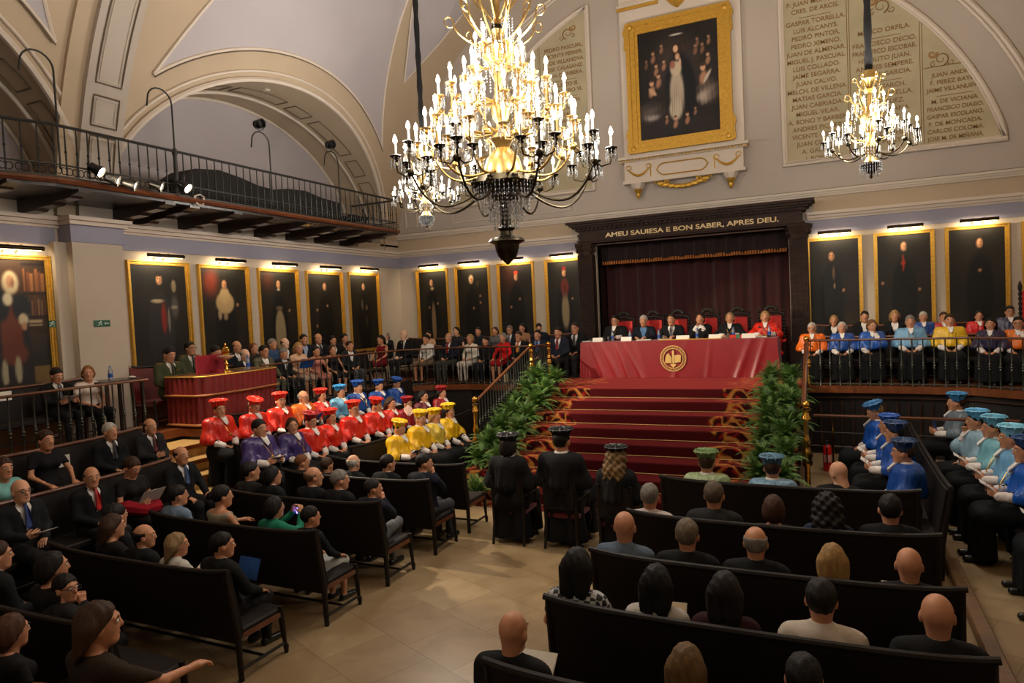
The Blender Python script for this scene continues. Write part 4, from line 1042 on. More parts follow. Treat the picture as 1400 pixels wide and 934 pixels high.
o = deck([(x, y-.08) for x, y in GR]+[(XR, YB), (-.44, YB)], GZ-.12, GZ, 'gallery_floor_right', M_edge)
o = deck([(-5.4, 12.0), (-.44, 12.0), (-.44, YB+1.1), (-5.4, YB+1.1)], 0, DZ-.01, 'dais_platform', M_plat)
# panelled fascia lines under the right gallery
t = MB()
for a, b in zip(GR[:-1], GR[1:]):
    for z in (.14, 1.02): t.tube([(a[0], a[1]-.0, z), (b[0], b[1]-.0, z)], .02, 4)
for k in range(14): x = -.4+.17*k; t.box((x, 13.38-.08*max(0, x), .2), (x+.03, 13.4-.08*max(0, x), .95))
trim(t, M_plat)
# the broad carpeted stair
RY = [12.0-.43*k for k in range(8)]     # riser positions
st = MB()
for k in range(1, 8): st.box((-5.4, RY[k], 0), (-.44, RY[k-1], DZ-.165*k-.01))
struct(st.build('dais_stair', M_plat))
def carpet_col(u, s, r):
    """u: distance from the axis in metres (signed), s: metres along the run"""
    n = len(u); a = np.abs(u)
    C = np.tile(np.array([66, 15, 18.]), (n, 1))
    edge = 1.22+.10*np.sin(s*5.2)+.06*np.sin(s*13+np.sign(u))
    q = a > edge
    bg = np.array([46, 12, 14.])
    x = a*12; y = s*10
    f = np.sin(x+1.6*np.sin(y*.9)+.8*np.sin(y*2.1+x))*np.cos(y+1.5*np.sin(x*.8))
    g = np.abs(f)
    k1 = np.clip((.26-g)/.12, 0, 1); k2 = np.clip((np.sin(x*1.9+2*np.sin(y*1.7))*np.sin(y*2.3+x)-.35)/.2, 0, 1)
    gold = np.array([158, 106, 48.]); red = np.array([128, 26, 22.])
    P = bg*(1-k2)[:, None]+red*k2[:, None]; P = P*(1-k1)[:, None]+gold*k1[:, None]
    e = np.clip((a-edge)/.03, 0, 1)[:, None]
    return C*(1-e)+P*e
def carpet_pile():
    m = cmat('woven_carpet', .9, .05); b = m.node_tree.nodes['Principled BSDF']
    b.inputs['Sheen Weight'].default_value = 1.0; b.inputs['Sheen Roughness'].default_value = .3; b.inputs['Sheen Tint'].default_value = (.8, .12, .12, 1); return m
def carpet():
    prof = [(13.9, DZ), (12.0, DZ)]
    for k in range(1, 9):
        prof.append((RY[k-1] if k < 9 else 9.0, DZ-.165*k));
        if k < 8: prof.append((RY[k], DZ-.165*k))
    prof.append((8.75, 0.0))
    pts = []; s = 0
    for i in range(len(prof)-1):
        a, b = prof[i], prof[i+1]; L = math.hypot(a[0]-b[0], a[1]-b[1]); n = max(2, int(L/.022))
        for j in range(n): pts.append((a[0]+(b[0]-a[0])*j/n, a[1]+(b[1]-a[1])*j/n, s+L*j/n))
        s += L
    pts.append((*prof[-1], s)); pts = np.array(pts)
    xs = np.concatenate([np.linspace(-2.44, -1.05, 64), np.linspace(-.95, .95, 12), np.linspace(1.05, 2.44, 64)])
    X, I = np.meshgrid(xs, np.arange(len(pts)))
    Y = pts[I, 0]-.012; Z = pts[I, 1]+.012; S = pts[I, 2]
    V = np.stack([X.ravel(), Y.ravel(), Z.ravel()], 1); nx = len(xs)
    i, j = np.meshgrid(np.arange(nx-1), np.arange(len(pts)-1)); a = (j*nx+i).ravel()
    Q = np.stack([a, a+nx, a+nx+1, a+1], 1)
    root = empty('stair_carpet', (XC, 0, 0), 0, 'red stair carpet with scrolling gold borders running from the table down the dais steps', 'carpet')
    o = arr_mesh('carpet_runner', V, Q, carpet_pile(), root, smooth=False)
    C = carpet_col(X.ravel(), S.ravel(), 0); C = np.clip(C/255, 0, 1); C = np.where(C <= .04045, C/12.92, ((C+.055)/1.055)**2.4)
    ca = o.data.color_attributes.new('paint', 'FLOAT_COLOR', 'POINT'); ca.data.foreach_set('color', np.concatenate([C, np.ones((len(C), 1))], 1).astype(np.float32).ravel())
    for k in range(8):
        r = MB(); r.tube([(-2.42, RY[k]-.03, DZ-.165*(k+1)+.024), (2.42, RY[k]-.03, DZ-.165*(k+1)+.024)], .005, 6)
        r.build('stair_rod', mat('dull_brass', (190, 156, 96), rough=.6, metal=.5), root)
    tu = MB()   # two gilded plates lying on the second step's edge pattern
    return root
RY.append(9.0-.01)
RY = RY[:8]
carpet()
# tiers on the left that carry the doctors' benches, and the pale side stair
tt = MB(); tt.box((-8.8, 7.6, 0), (-7.5, 13.0, .52)); tt.box((-7.5, 7.6, 0), (-6.55, 12.9, .27)); tt.box((-9.24, -1.5, 0), (-7.75, 6.5, .55)); tt.box((-7.75, -1.5, 0), (-6.75, 6.5, .26))
struct(tt.build('seating_tiers', M_fascia))
sv = [(-9.05, 1.235), (-8.97, 1.05), (-8.7, .87), (-8.42, .69), (-8.14, .51), (-7.86, .33), (-7.58, .16)]
ss = MB(); se = MB()
for i in range(1, 7):
    x0 = -9.24; x1 = sv[i][0]+.3; z = 1.235-.176*i
    ss.box((x0, 6.52, z-.176), (x1, 7.58, z-.02)); se.box((x0, 6.5, z-.02), (x1+.03, 7.6, z+.004))
    se.mi = 0
struct(ss.build('side_stair', M_step))
struct(se.build('side_stair_treads', [M_step]))
e = MB()
for i in range(1, 7): x1 = sv[i][0]+.335; z = 1.235-.176*i; e.box((x1, 6.5, z-.05), (x1+.018, 7.6, z+.006))
trim(e, M_edge)

# ---------------------------------------------------------------- railings
def baluster(h, m=M_steel, r=.014):
    b = MB(); b.lathe([(r*.9, 0), (r*1.5, .01), (r, .03), (r*.8, h*.36), (r*1.5, h*.38), (r*.9, h*.40), (r*1.9, h*.43), (r*.9, h*.46), (r*1.5, h*.48), (r*.75, h*.52), (r*.7, h*.97), (r*1.2, h)], (0, 0, 0), 8)
    return b
def railing(name, pts, zb, zt, label, group, step=.16, postm=M_steel, rail=M_mwood, rr=.026, closed_end=True, zt2=None, follow=None, cat='railing'):
    """pts: plan line; zb/zt numbers or functions of the arc length fraction"""
    root = empty(name, (pts[0][0], pts[0][1], 0), 0, label, cat, group); ox, oy = pts[0]
    L = [0]
    for a, b in zip(pts[:-1], pts[1:]): L.append(L[-1]+math.hypot(a[0]-b[0], a[1]-b[1]))
    def at(s):
        for i in range(len(pts)-1):
            if s <= L[i+1]+1e-6:
                t = (s-L[i])/(L[i+1]-L[i]); return (pts[i][0]+(pts[i+1][0]-pts[i][0])*t-ox, pts[i][1]+(pts[i+1][1]-pts[i][1])*t-oy)
        return (pts[-1][0]-ox, pts[-1][1]-oy)
    fb = zb if callable(zb) else (lambda q: zb); ft = zt if callable(zt) else (lambda q: zt)
    N = max(4, int(L[-1]/.12)); S = [L[-1]*i/N for i in range(N+1)]
    h = MB(); h.tube([(*at(s), ft(s/L[-1])) for s in S], rr, 8, flat=.75); h.build('handrail', rail, root, smooth=True)
    h = MB(); h.tube([(*at(s), fb(s/L[-1])+.03) for s in S], .014, 4); h.build('bottom_rail', postm, root)
    proto = None; k = int(L[-1]/step)
    for i in range(k+1):
        s = L[-1]*(i+.5)/(k+1); x, y = at(s); z = fb(s/L[-1]); hh = ft(s/L[-1])-z
        if proto is None: proto = baluster(hh).build('baluster', postm, root, smooth=True); o = proto; h0 = hh
        else: o = proto.copy(); COL.objects.link(o)
        o.location = (x, y, z); o.scale = (1, 1, hh/h0)
    return root
railing('gallery_railing', GL, GZ, 2.06, 'long curved iron railing with wooden handrail in front of the left gallery audience', 'gallery railings')
railing('gallery_railing', GR, GZ, 2.04, 'iron railing with wooden handrail in front of the robed doctors on the right gallery', 'gallery railings')
railing('gallery_railing', [(-9.25, 6.95), (-9.28, 6.2), (-9.2, 5.0), (-9.2, 3.2), (-9.2, 1.0)], GZ, 2.06, 'iron railing with pale wooden handrail at the far left above the seated side rows', 'gallery railings')
def newel(x, y, z0, h, label, m=M_brass):
    root = empty('newel_post', (x, y, z0), 0, label, 'post', 'brass newel posts')
    c = MB(); c.lathe([(.06, 0), (.065, .04), (.045, .08), (.05, .12), (.036, .16), (.036, h*.35), (.06, h*.37), (.07, h*.4), (.055, h*.43), (.075, h*.47), (.05, h*.52), (.04, h*.56), (.055, h*.6), (.04, h*.63), (.033, h*.68), (.033, h*.8), (.06, h*.82), (.045, h*.85), (.035, h*.88), (.055, h*.905)], (0, 0, 0), 16); c.build('turned_shaft', m, root, smooth=True)
    c = MB(); c.sphere((0, 0, h*.955), .052, 14, 10); c.build('ball_finial', m, root, smooth=True)
newel(-5.45, 10.1, 0, 1.44, 'tall turned brass newel post at the foot of the left stair rail')
newel(-.35, 10.1, 0, 1.42, 'tall turned brass newel post at the foot of the right stair rail beside the fern')
newel(-5.45, 12.55, DZ, .84, 'short turned newel with brass ball where the left stair rail turns level')
newel(-5.42, 13.42, DZ, .82, 'short turned newel with brass ball at the left corner of the dais')
newel(-.42, 13.42, GZ, .88, 'short turned newel with brass ball beside the man in orange cape')
railing('stair_railing', [(-5.45, 10.2), (-5.45, 12.5)], lambda q: .66+q*.66, lambda q: 1.36+q*.74, 'sloping wooden handrail on iron balusters left of the red stairs', 'stair railings', step=.11, rr=.03)
railing('stair_railing', [(-.38, 10.2), (-.42, 13.3)], lambda q: .6+q*.66, lambda q: 1.34+q*.68, 'sloping wooden handrail right of the red stairs, seen almost end on', 'stair railings', step=.13, rr=.035)
railing('dais_railing', [(-5.44, 12.62), (-5.43, 13.36)], DZ, 2.1, 'short level railing between the two newels left of the dais', 'stair railings', step=.1)

# ---------------------------------------------------------------- ferns up both sides of the stair
M_fern = [mat('fern_leaf', (74, 112, 44), rough=.5, col2=(44, 80, 30), scale=9), mat('fern_leaf_pale', (116, 146, 64), rough=.5, col2=(66, 104, 42), scale=9)]
def fern(seed):
    rnd = random.Random(seed); m = MB()
    for k in range(70):
        a = rnd.uniform(0, 2*PI); L = rnd.uniform(.24, .5); el = rnd.uniform(.25, 1.35); m.mi = rnd.randint(0, 1)
        pts = []
        for i in range(7):
            q = i/6; rr = L*q; pts.append((math.cos(a)*rr*math.cos(el)*1.0, math.sin(a)*rr*math.cos(el), .12+L*math.sin(el)*q*1.5-.30*q*q*L*2))
        for i in range(1, 7):
            p = Vector(pts[i]); t = (p-Vector(pts[i-1])).normalized(); side = t.cross(Vector((0, 0, 1)))
            if side.length < .1: side = Vector((1, 0, 0))
            side.normalize(); w = .075*(1-abs(i-2.5)/5.5)
            for sg in (-1, 1):
                for dd in (0, .33, .66):
                    b = p-t*L/6*dd; tip = b+side*sg*w+t*.03+Vector((0, 0, -.015)); m.add([b, b+t*.008+side*sg*w*.5, tip+t*.02, b-t*.006+side*sg*w*.5], [(0, 1, 2, 3)])
        m.tube(pts, .003, 3, cap=False)
    return m
ferns = []
for v in range(3):
    ferns.append((fern(v), None))
def make_fern(v, x, y, z, s, rz, label):
    root = empty('potted_fern', (x, y, z), rz, label, 'plant', 'ferns lining the stairs'); root.scale = (s, s, s)
    f = ferns[v]
    if f[1] is None:
        o = f[0].build('fronds', M_fern, root); ferns[v] = (f[0], o)
        p = MB(); p.lathe([(.08, 0), (.1, .1), (.115, .13), (.1, .13), (.02, .12)], (0, 0, 0), 14); p2 = p.build('pot', mat('terracotta_dark', (70, 40, 26), rough=.8), root, smooth=True); ferns[v] = (f[0], o, p2)
    else:
        for q in f[1:]: c = q.copy(); COL.objects.link(c); c.parent = root
rnd = random.Random(3)
def stepz(y): return DZ if y > 12 else max(0, DZ-.165*(int((12-y)/.43)+1))
names = ['on the top step', 'on the second step', 'on the third step', 'on the fourth step', 'on the fifth step', 'on the sixth step', 'on the seventh step', 'at the foot']
for side, lab in ((-1, 'left'), (1, 'right')):
    for k in range(8):
        for j in range(2):
            y = 12.15-.43*k+rnd.uniform(-.05, .05) if k < 7 else 8.9
            x = (-5.18+.36*j if side < 0 else -.62-.3*j)+rnd.uniform(-.04, .04)
            if side > 0 and k > 4 and j: pass
            make_fern(rnd.randint(0, 2), x, y, stepz(y)+.01, rnd.uniform(.8, 1.0), rnd.uniform(0, 6), 'green fern %s, %s side of the red stairs, %s' % (names[k], lab, 'rail side' if j == 0 else 'carpet side'))

# ---------------------------------------------------------------- benches
M_leather = mat('bench_leather', (24, 16, 14), rough=.62, var=.25, scale=5, bump=.15, bscale=20, spec=.25)
M_redleather = mat('red_leather', (104, 24, 20), rough=.4, var=.3, scale=5)
def bench(w, label, group, x, y, z, rz, red=False, h=.88, name='upholstered_bench', legs=True, rail=None):
    root = empty(name, (x, y, z), rz, label, 'bench', group); lea = M_redleather if red else M_leather
    m = MB(); m.box((-w/2+.03, .02, .34), (w/2-.03, .5, .41), .03); m.build('seat', lea, root)
    m = MB(); n = 24
    pts = [(-w/2+w*i/n, -.08, h-.0+.035*max(0, abs(2*i/n-1)**6)-.012*math.sin(PI*i/n)) for i in range(n+1)]
    vs = []; fs = []
    for (px, py, pz) in pts: vs += [(px, -.075, pz-.02), (px, -.03, pz-.02), (px, .0, .36), (px, .045, .36)]
    vs = []
    for (px, py, pz) in pts: vs += [(px*.985, -.095, pz-.02), (px*.985, -.04, pz-.02), (px*.985, .05, .38), (px*.985, .0, .30)]
    for i in range(n):
        for k in range(4): fs.append((i*4+k, i*4+(k+1) % 4, (i+1)*4+(k+1) % 4, (i+1)*4+k))
    fs += [(0, 1, 2, 3), tuple(n*4+k for k in (3, 2, 1, 0))]
    m.add(vs, fs); m.build('backrest', lea, root)
    m = MB(); m.tube(pts, .022, 8); m.build('top_rail', rail or M_bwood, root, smooth=True)
    if legs:
        for s in (-1, 1):
            m = MB(); X = s*(w/2-.03)
            m.tube([(X, .01, 0), (X, .0, .36), (X, -.05, .66), (X, -.085, h+.02)], [.022, .026, .024, .02], 8); m.build('rear_leg', M_bwood, root, smooth=True)
            m = MB(); m.tube([(X, .5, 0), (X, .5, .06), (X, .49, .09), (X, .47, .28), (X, .46, .42)], [.016, .024, .016, .026, .02], 8); m.build('front_leg', M_bwood, root, smooth=True)
            m = MB(); m.tube([(X, .01, .09), (X, .49, .09)], .013, 6); m.build('side_stretcher', M_bwood, root)
        m = MB(); m.tube([(-w/2+.03, .26, .09), (w/2-.03, .26, .09)], .012, 6); m.build('cross_stretcher', M_bwood, root)
        m = MB()
        for s in (-1, 1): 
            X = s*(w/2-.03); m = MB(); m.box((X-.012, .02, .33), (X+.012, .47, .37)); m.build('seat_rail', M_mwood, root)
    return root
ordn = ['nearest the camera', 'second from the camera', 'third from the camera', 'fourth from the camera', 'fifth from the camera', 'sixth from the camera', 'farthest from the camera']
LB = [2.18, 2.87, 3.84, 4.85, 5.81, 6.77, 7.6]
for k, y in enumerate(LB):
    w = 2.2; bench(w, 'dark upholstered bench of the left floor block, '+ordn[k], 'benches of the left floor block', (-4.25 if k else -3.62)-w/2, y, 0, 0)
RB = [2.35, 3.19, 4.04, 4.95, 6.0, 7.3]
for k, y in enumerate(RB):
    w = 2.42; bench(w, 'dark upholstered bench of the right floor block, '+(ordn[k] if k < 5 else ordn[6]), 'benches of the right floor block', -.5, y, 0, 0, h=.95)
# doctors' benches: left tiers facing right, right rows facing left
for x, z, y0, y1, lab in ((-8.28, .52, 7.6, 12.6, 'back'), (-7.33, .27, 7.6, 12.2, 'middle'), (-6.45, 0, 8.1, 11.9, 'front')):
    bench(y1-y0, 'long dark bench under the %s row of red, blue and yellow caped doctors' % lab, 'benches of the left doctors', x, (y0+y1)/2, z, -PI/2)
bench(.8, 'short dark bench under the two doctors in purple capes', 'benches of the left doctors', -7.33, 7.18, .27, -PI/2)
for x, z, lab in ((-8.55, .55, 'behind the woman in black and the grey haired man'), (-7.5, .26, 'behind the bald man with blue tie')):
    e_ = 6.35 if x < -8 else 5.95; bench(e_-.8, 'side bench with brown top rail '+lab, 'side benches at the far left', x, (e_+.8)/2, z, -PI/2, rail=M_mwood)
bench(3.9, 'dark bench under the four doctors in royal blue facing the stairs', 'benches of the right doctors', .92, 9.6, 0, PI/2)
bench(7.6, 'dark bench under the light blue caped doctors at the right edge', 'benches of the right doctors', 2.1, 8.4, 0, PI/2)
# gallery benches
for x0, x1, y, z, lab in ((-8.9, -5.5, 14.45, GZ, 'front row of the left gallery'), (-10.3, -5.5, 15.45, GZ+.17, 'back row of the left gallery under the portraits'), (-.38, 4.0, 14.4, GZ, 'front row of the right gallery'), (-.3, 4.2, 15.45, GZ+.17, 'back row of the right gallery under the portraits')):
    bench(x1-x0, 'brown wooden topped bench, '+lab, 'gallery benches', (x0+x1)/2, y, z, PI, h=.8, rail=M_mwood)
for y0, y1, x, z in ((9.1, 13.3, -9.95, GZ), (9.1, 13.6, -10.55, GZ+.15)):
    bench(y1-y0, 'dark red bench along the left wall, '+('front row' if x > -10.2 else 'back row against the portraits'), 'left wall benches', x, (y0+y1)/2, z, -PI/2, h=.8, rail=M_mwood)
bench(1.3, 'red leather settle beside the officer in green, left of the draped desk', 'left wall benches', -10.3, 8.1, GZ, -PI/2, red=True, h=.95)
bench(3.2, 'dark bench behind the man and woman at the far left gallery', 'left wall benches', -10.3, 5.2, GZ, -PI/2, h=.85, rail=M_mwood)
struct(MB().box((-10.6, YB-.6, GZ), (-5.5, YB, GZ+.17)).build('gallery_step_left', M_plat)); struct(MB().box((-.4, YB-1.0, GZ), (XR, YB, GZ+.17)).build('gallery_step_right', M_plat))
# wooden kerb beside the right block
k_ = MB(); k_.box((.98, -1, 0), (1.1, 8.1, .1), .02); k_.build('aisle_kerb', mat('kerb_wood', (112, 80, 48), rough=.45, var=.3, scale=4, stretch=(1, 6, 1))); tag(bpy.data.objects['aisle_kerb'], 'brown wooden kerb running along the pale aisle at the right', 'kerb')

# ---------------------------------------------------------------- dais table, chairs and things on the table
M_satin = mat('crimson_satin', (140, 20, 30), rough=.38, var=.12, scale=3, sheen=.1, spec=.6)
root = empty('dais_table', (XC, 13.95, DZ), 0, 'long table under a glossy crimson cloth with a gold round crest, on the dais', 'table')
TW = 1.97
b = MB(); b.box((-TW+.05, .05, .68), (TW-.05, .75, .74)); 
for sx in (-1, 1):
    for yy in (.1, .65): b.box((sx*(TW-.12)-.03, yy, 0), (sx*(TW-.12)+.03, yy+.06, .7))
b.build('table_frame', M_dwood, root)
vs = []; fs = []; NX = 200; NZ = 16
def fold(u, q):
    f = 0
    for c0, sl, wd, am in ((-1.75, .3, .05, .03), (-1.5, .35, .07, .035), (-1.2, .28, .05, .04), (-1.05, .4, .04, .03), (-.75, .2, .08, .02), (.3, -.3, .06, .012), (.75, -.1, .05, .015), (1.5, -.28, .06, .03), (1.75, -.22, .05, .035), (-.35, .5, .05, .012), (1.1, .3, .06, .012)):
        x = u-(c0+sl*q); f += am*math.exp(-(x/wd)**2)*(.25+.75*q)
    return f
for j in range(NZ+1):
    q = j/NZ
    for i in range(NX+1):
        u = -TW+2*TW*i/NX; vs.append((u+(.0 if abs(u) < TW-.01 else .04*q*(1 if u > 0 else -1)), -.01-fold(u, q)-.02*q, .752*(1-q)+.012))
for j in range(NZ):
    for i in range(NX): a = j*(NX+1)+i; fs.append((a, a+1, a+NX+2, a+NX+1))
c = MB(); c.add(vs, fs); n0 = len(c.v)
c.add([(-TW, -.01, .764), (TW, -.01, .764), (TW, .8, .764), (-TW, .8, .764), (-TW-.04, -.03, .012), (TW+.04, -.03, .012), (TW+.04, .82, .2), (-TW-.04, .82, .2)], [(0, 1, 2, 3), (1, 5, 6, 2), (0, 3, 7, 4), (3, 2, 6, 7)])
me = bpy.data.meshes.new('cloth'); me.from_pydata(c.v, [], c.f); me.materials.append(M_satin); shade(me, 60); o = bpy.data.objects.new('tablecloth', me); COL.objects.link(o); o.parent = root
cr = MB(); gd = mat('gold_embroidery', (222, 184, 110), rough=.5, metal=.2)
for r_, wd in ((.255, .009), (.20, .009)): cr.tube([(r_*math.cos(2*PI*k/48), -.05, .40+r_*math.sin(2*PI*k/48)) for k in range(48)], wd, 5, closed=True, flat=.6)
for k in range(40): a = 2*PI*k/40; cr.box((.228*math.cos(a)-.007, -.056, .40+.228*math.sin(a)-.010), (.228*math.cos(a)+.007, -.048, .40+.228*math.sin(a)+.010))
def P(pl): cr.prism([(x, .40+z) for x, z in pl], -.06, -.045, 'xz')
P([(-.16, -.09), (-.03, -.09), (-.03, .02), (-.06, .06), (-.09, .11), (-.13, .08), (-.15, .03)]); P([(.03, -.09), (.15, -.07), (.16, .06), (.14, .08), (.12, .06), (.09, .085), (.07, .06), (.03, .07)]); P([(-.015, -.1), (.02, -.1), (.025, .15), (.0, .17), (-.02, .15)]); P([(-.05, -.11), (.05, -.11), (.06, -.13), (0, -.19), (-.06, -.13)])
for k in range(4): cr.box((-.13, -.065, .345+.03*k), (-.05, -.06, .352+.03*k)); 
cr.build('gold_crest', gd, root)
def dais_chair(x, label):
    r = empty('high_back_chair', (x, 15.0, DZ), PI, label, 'chair', 'red high backed chairs behind the dais table')
    m = MB(); m.box((-.24, -.0, .38), (.24, .44, .45), .03); m.build('seat', M_chred, r)
    m = MB(); m.box((-.19, -.06, .5), (.19, -.02, 1.16)); m.build('backrest', M_chred, r)
    for s in (-1, 1):
        prof = [(.022, 0), (.022, .45)]+[(.018+.014*((q % 2)), .48+.035*q) for q in range(21)]+[(.012, 1.22), (.03, 1.26), (.004, 1.31)]
        m = MB(); m.lathe(prof, (s*.235, -.04, 0), 10); m.build('back_post', M_bwood, r, smooth=True)
        m = MB(); m.lathe([(.02, 0), (.03, .1), (.018, .2), (.028, .38)], (s*.22, .42, 0), 10); m.build('front_leg', M_bwood, r, smooth=True)
        m = MB(); m.box((s*.25-.03, -.04, .64), (s*.25+.03, .4, .68), .015); m.build('armrest', M_chred, r)
        m = MB(); m.lathe([(.02, .4), (.03, .5), (.018, .58), (.025, .64)], (s*.25, .36, 0), 8); m.build('arm_post', M_bwood, r, smooth=True)
    m = MB(); m.tube([(-.24, -.04, 1.19), (-.14, -.04, 1.23), (0, -.04, 1.24), (.14, -.04, 1.23), (.24, -.04, 1.19)], .028, 8)
    for a in range(7): q = -1.2+2.4*a/6; m.sphere((.11*math.sin(q), -.04, 1.26+.09*math.cos(q)), (.045, .025, .045), 8, 5)
    m.build('carved_crest', M_bwood, r, smooth=True)
M_chred = mat('chair_red', (206, 30, 22), rough=.55, var=.1)
cx = [852, 892, 926, 967, 1008, 1054]
cl = ['behind the bearded man in black at the left end', 'behind the grey haired man in blue shirt', 'behind the man in black suit with dark tie', 'behind the woman with clasped hands', 'behind the woman in black robe and white jabot', 'behind the woman in red robe at the right end']
for p, l in zip(cx, cl): dais_chair(float(onY(p, 425, 15.0)[0]), 'red high backed chair '+l)
def on_table(px): return float(onY(px, 464, 14.15)[0])
TZ = DZ+.768
def small(name, label, cat, mb, m, x, y, z, rz=0, group=None, smooth=False):
    o = mb.build(name, m, smooth=smooth); o.location = (x, y, z); o.rotation_euler = (0, 0, rz); return tag(o, label, cat, group)
M_paper = mat('white_card', (226, 220, 208), rough=.8)
for i, (p, w, l) in enumerate(((818, .22, 'before the bearded man'), (857, .22, 'before the grey haired man in blue shirt'), (934, .26, 'before the man in the dark tie'), (978, .24, 'before the woman with clasped hands'), (1024, .26, 'before the woman in red robe'))):
    m = MB(); m.prism([(-.05, 0), (.05, 0), (.0, .085)], -w/2, w/2, 'yz'); small('name_card', 'folded white name card '+l+' on the red table', 'name card', m, M_paper, on_table(p), 14.12, TZ, group='name cards on the dais table')
def bottle(x, y, z, label, group='water bottles on the dais table', s=1.0, h=.2):
    r = empty('water_bottle', (x, y, z), 0, label, 'bottle', group); r.scale = (s, s, s)
    m = MB(); m.lathe([(.03, 0), (.032, .02), (.032, .12), (.03, .14), (.014, .18), (.013, .195)], (0, 0, 0), 14); m.build('body', mat('clear_plastic', (214, 226, 236), rough=.12, trans=.7), r, smooth=True)
    m = MB(); m.lathe([(.0335, .04), (.0335, .1)], (0, 0, 0), 14); m.build('label', mat('blue_label', (30, 70, 160), rough=.5), r, smooth=True)
    m = MB(); m.lathe([(.015, .192), (.015, .212)], (0, 0, 0), 10); m.build('cap', mat('blue_cap', (60, 110, 190), rough=.4), r, smooth=True)
for p, l in ((834, 'before the bearded man at the left end'), (858, 'before the grey haired man'), (898, 'between the grey haired man and the man in dark tie'), (951, 'beside the woman with clasped hands'), (1001, 'before the woman in white jabot'), (1051, 'before the woman in red robe')):
    bottle(on_table(p), 14.35, TZ, 'blue labelled water bottle '+l)
for p, l in ((829, 'left end of the table'), (905, 'middle of the table'), (994, 'right half of the table')):
    m = MB(); m.lathe([(.022, 0), (.024, .01), (.028, .09), (.026, .09), (.022, .012), (.001, .01)], (0, 0, 0), 12); small('water_glass', 'clear drinking glass on the red cloth, '+l, 'glass', m, mat('clear_glass', (230, 235, 238), rough=.05, trans=.9), on_table(p), 14.3, TZ, group='glasses on the dais table', smooth=True)
for p, w, l in ((878, .3, 'in front of the grey haired man'), (908, .26, 'in front of the man in dark tie'), (800, .2, 'at the left end of the table'), (1040, .2, 'in front of the woman in red')):
    m = MB(); m.box((-w/2, -.1, 0), (w/2, .1, .012)); small('paper_sheets', 'small stack of white papers '+l, 'papers', m, M_paper, on_table(p), 14.3, TZ, .1, 'papers on the dais table')
for p, l, dx in ((969, 'beside the woman with clasped hands', -.1), (1049, 'beside the woman in red robe', -.08)):
    r = empty('table_microphone', (on_table(p), 14.3, TZ), 0, 'black gooseneck microphone '+l, 'microphone', 'microphones')
    m = MB(); m.lathe([(.05, 0), (.05, .02), (.02, .035)], (0, 0, 0), 12); m.build('base', M_black, r, smooth=True)
    m = MB(); m.tube([(0, 0, .03), (dx*.3, 0, .1), (dx, .05, .17), (dx*1.8, .1, .19)], .006, 6); m.build('gooseneck', M_black, r); m = MB(); m.sphere((dx*2, .11, .193), (.03, .018, .018), 8, 6); m.build('capsule', M_black, r, smooth=True)
r = empty('document_folder', (on_table(1009), 14.2, TZ), 0, 'red folder with a green stripe lying on the table beside the woman in red', 'folder')
m = MB(); m.box((-.16, -.08, 0), (.16, .12, .06), .01); m.build('cover', mat('folder_red', (196, 44, 30), rough=.5), r); m = MB(); m.box((-.03, -.083, .001), (.04, .122, .062)); m.build('stripe', mat('folder_green', (30, 120, 90), rough=.5), r)
m = MB(); m.box((-.62, -.05, 0), (.62, .1, .01)); small('document_folder', 'flat yellow folders along the front edge of the table, centre', 'folder', m, mat('yellow_card', (220, 160, 40), rough=.6), on_table(945), 13.99+.06, TZ)
m = MB(); m.box((-.2, -.1, 0), (.2, .12, .05), .015); small('black_case', 'flat black case at the left end of the red table', 'case', m, M_black, on_table(812), 14.45, TZ)

# ---------------------------------------------------------------- draped desk on the left gallery with its bell and case
M_drape = mat('drape_red', (120, 26, 20), rough=.6, var=.2, scale=5)
root = empty('draped_desk', (-9.2, 8.3, GZ), 0, 'desk hung with pleated dark red cloth and gold braid in front of the officers', 'desk')
per = []
cs = [(.42, -.68), (.46, .0), (.36, .8), (-.36, .8), (-.36, -.8), (.3, -.8)]
def perim(n):
    P_ = cs+[cs[0]]; L = [0]
    for a, b in zip(P_[:-1], P_[1:]): L.append(L[-1]+math.dist(a, b))
    out = []
    for i in range(n):
        s = L[-1]*i/n; k = max(j for j in range(len(L)-1) if L[j] <= s+1e-9); t = (s-L[k])/(L[k+1]-L[k]); a, b = P_[k], P_[k+1]
        nx, ny = (b[1]-a[1]), -(b[0]-a[0]); q = math.hypot(nx, ny); out.append((a[0]+(b[0]-a[0])*t, a[1]+(b[1]-a[1])*t, -nx/q*-1, -ny/q*-1, s))
    return out
pp = perim(300)
def drape(z0, z1, amp, off, name, m):
    vs = []; fs = []; n = len(pp)
    for z, k in ((z1, .2), (z1*.6+z0*.4, .9), (z0, 1)):
        for x, y, nx, ny, s in pp: d = off+amp*k*math.sin(s*55); vs.append((x+nx*d, y+ny*d, z))
    for j in range(2):
        for i in range(n): fs.append((j*n+i, j*n+(i+1) % n, (j+1)*n+(i+1) % n, (j+1)*n+i))
    q = MB(); q.add(vs, fs); return q.build(name, m, root, smooth=True, angle=80)
drape(.02, .78, .016, .0, 'pleated_skirt', M_drape); drape(.5, .79, .014, .03, 'valance', M_drape)
q = MB(); q.tube([(x+nx*.045, y+ny*.045, .51) for x, y, nx, ny, s in pp], .02, 5, closed=True); q.build('gold_braid', mat('old_gold_braid', (150, 92, 40), rough=.6), root)
q = MB(); q.tube([(x+nx*.02, y+ny*.02, .05) for x, y, nx, ny, s in pp], .022, 5, closed=True); q.build('lower_braid', mat('old_gold_braid', (150, 92, 40), rough=.6), root)
q = MB(); q.prism(cs, .77, .81); q.build('desk_top', M_mwood, root); q = MB(); q.tube([(x+nx*.03, y+ny*.03, .8) for x, y, nx, ny, s in pp], .012, 5, closed=True); q.build('top_moulding', M_gilt, root)
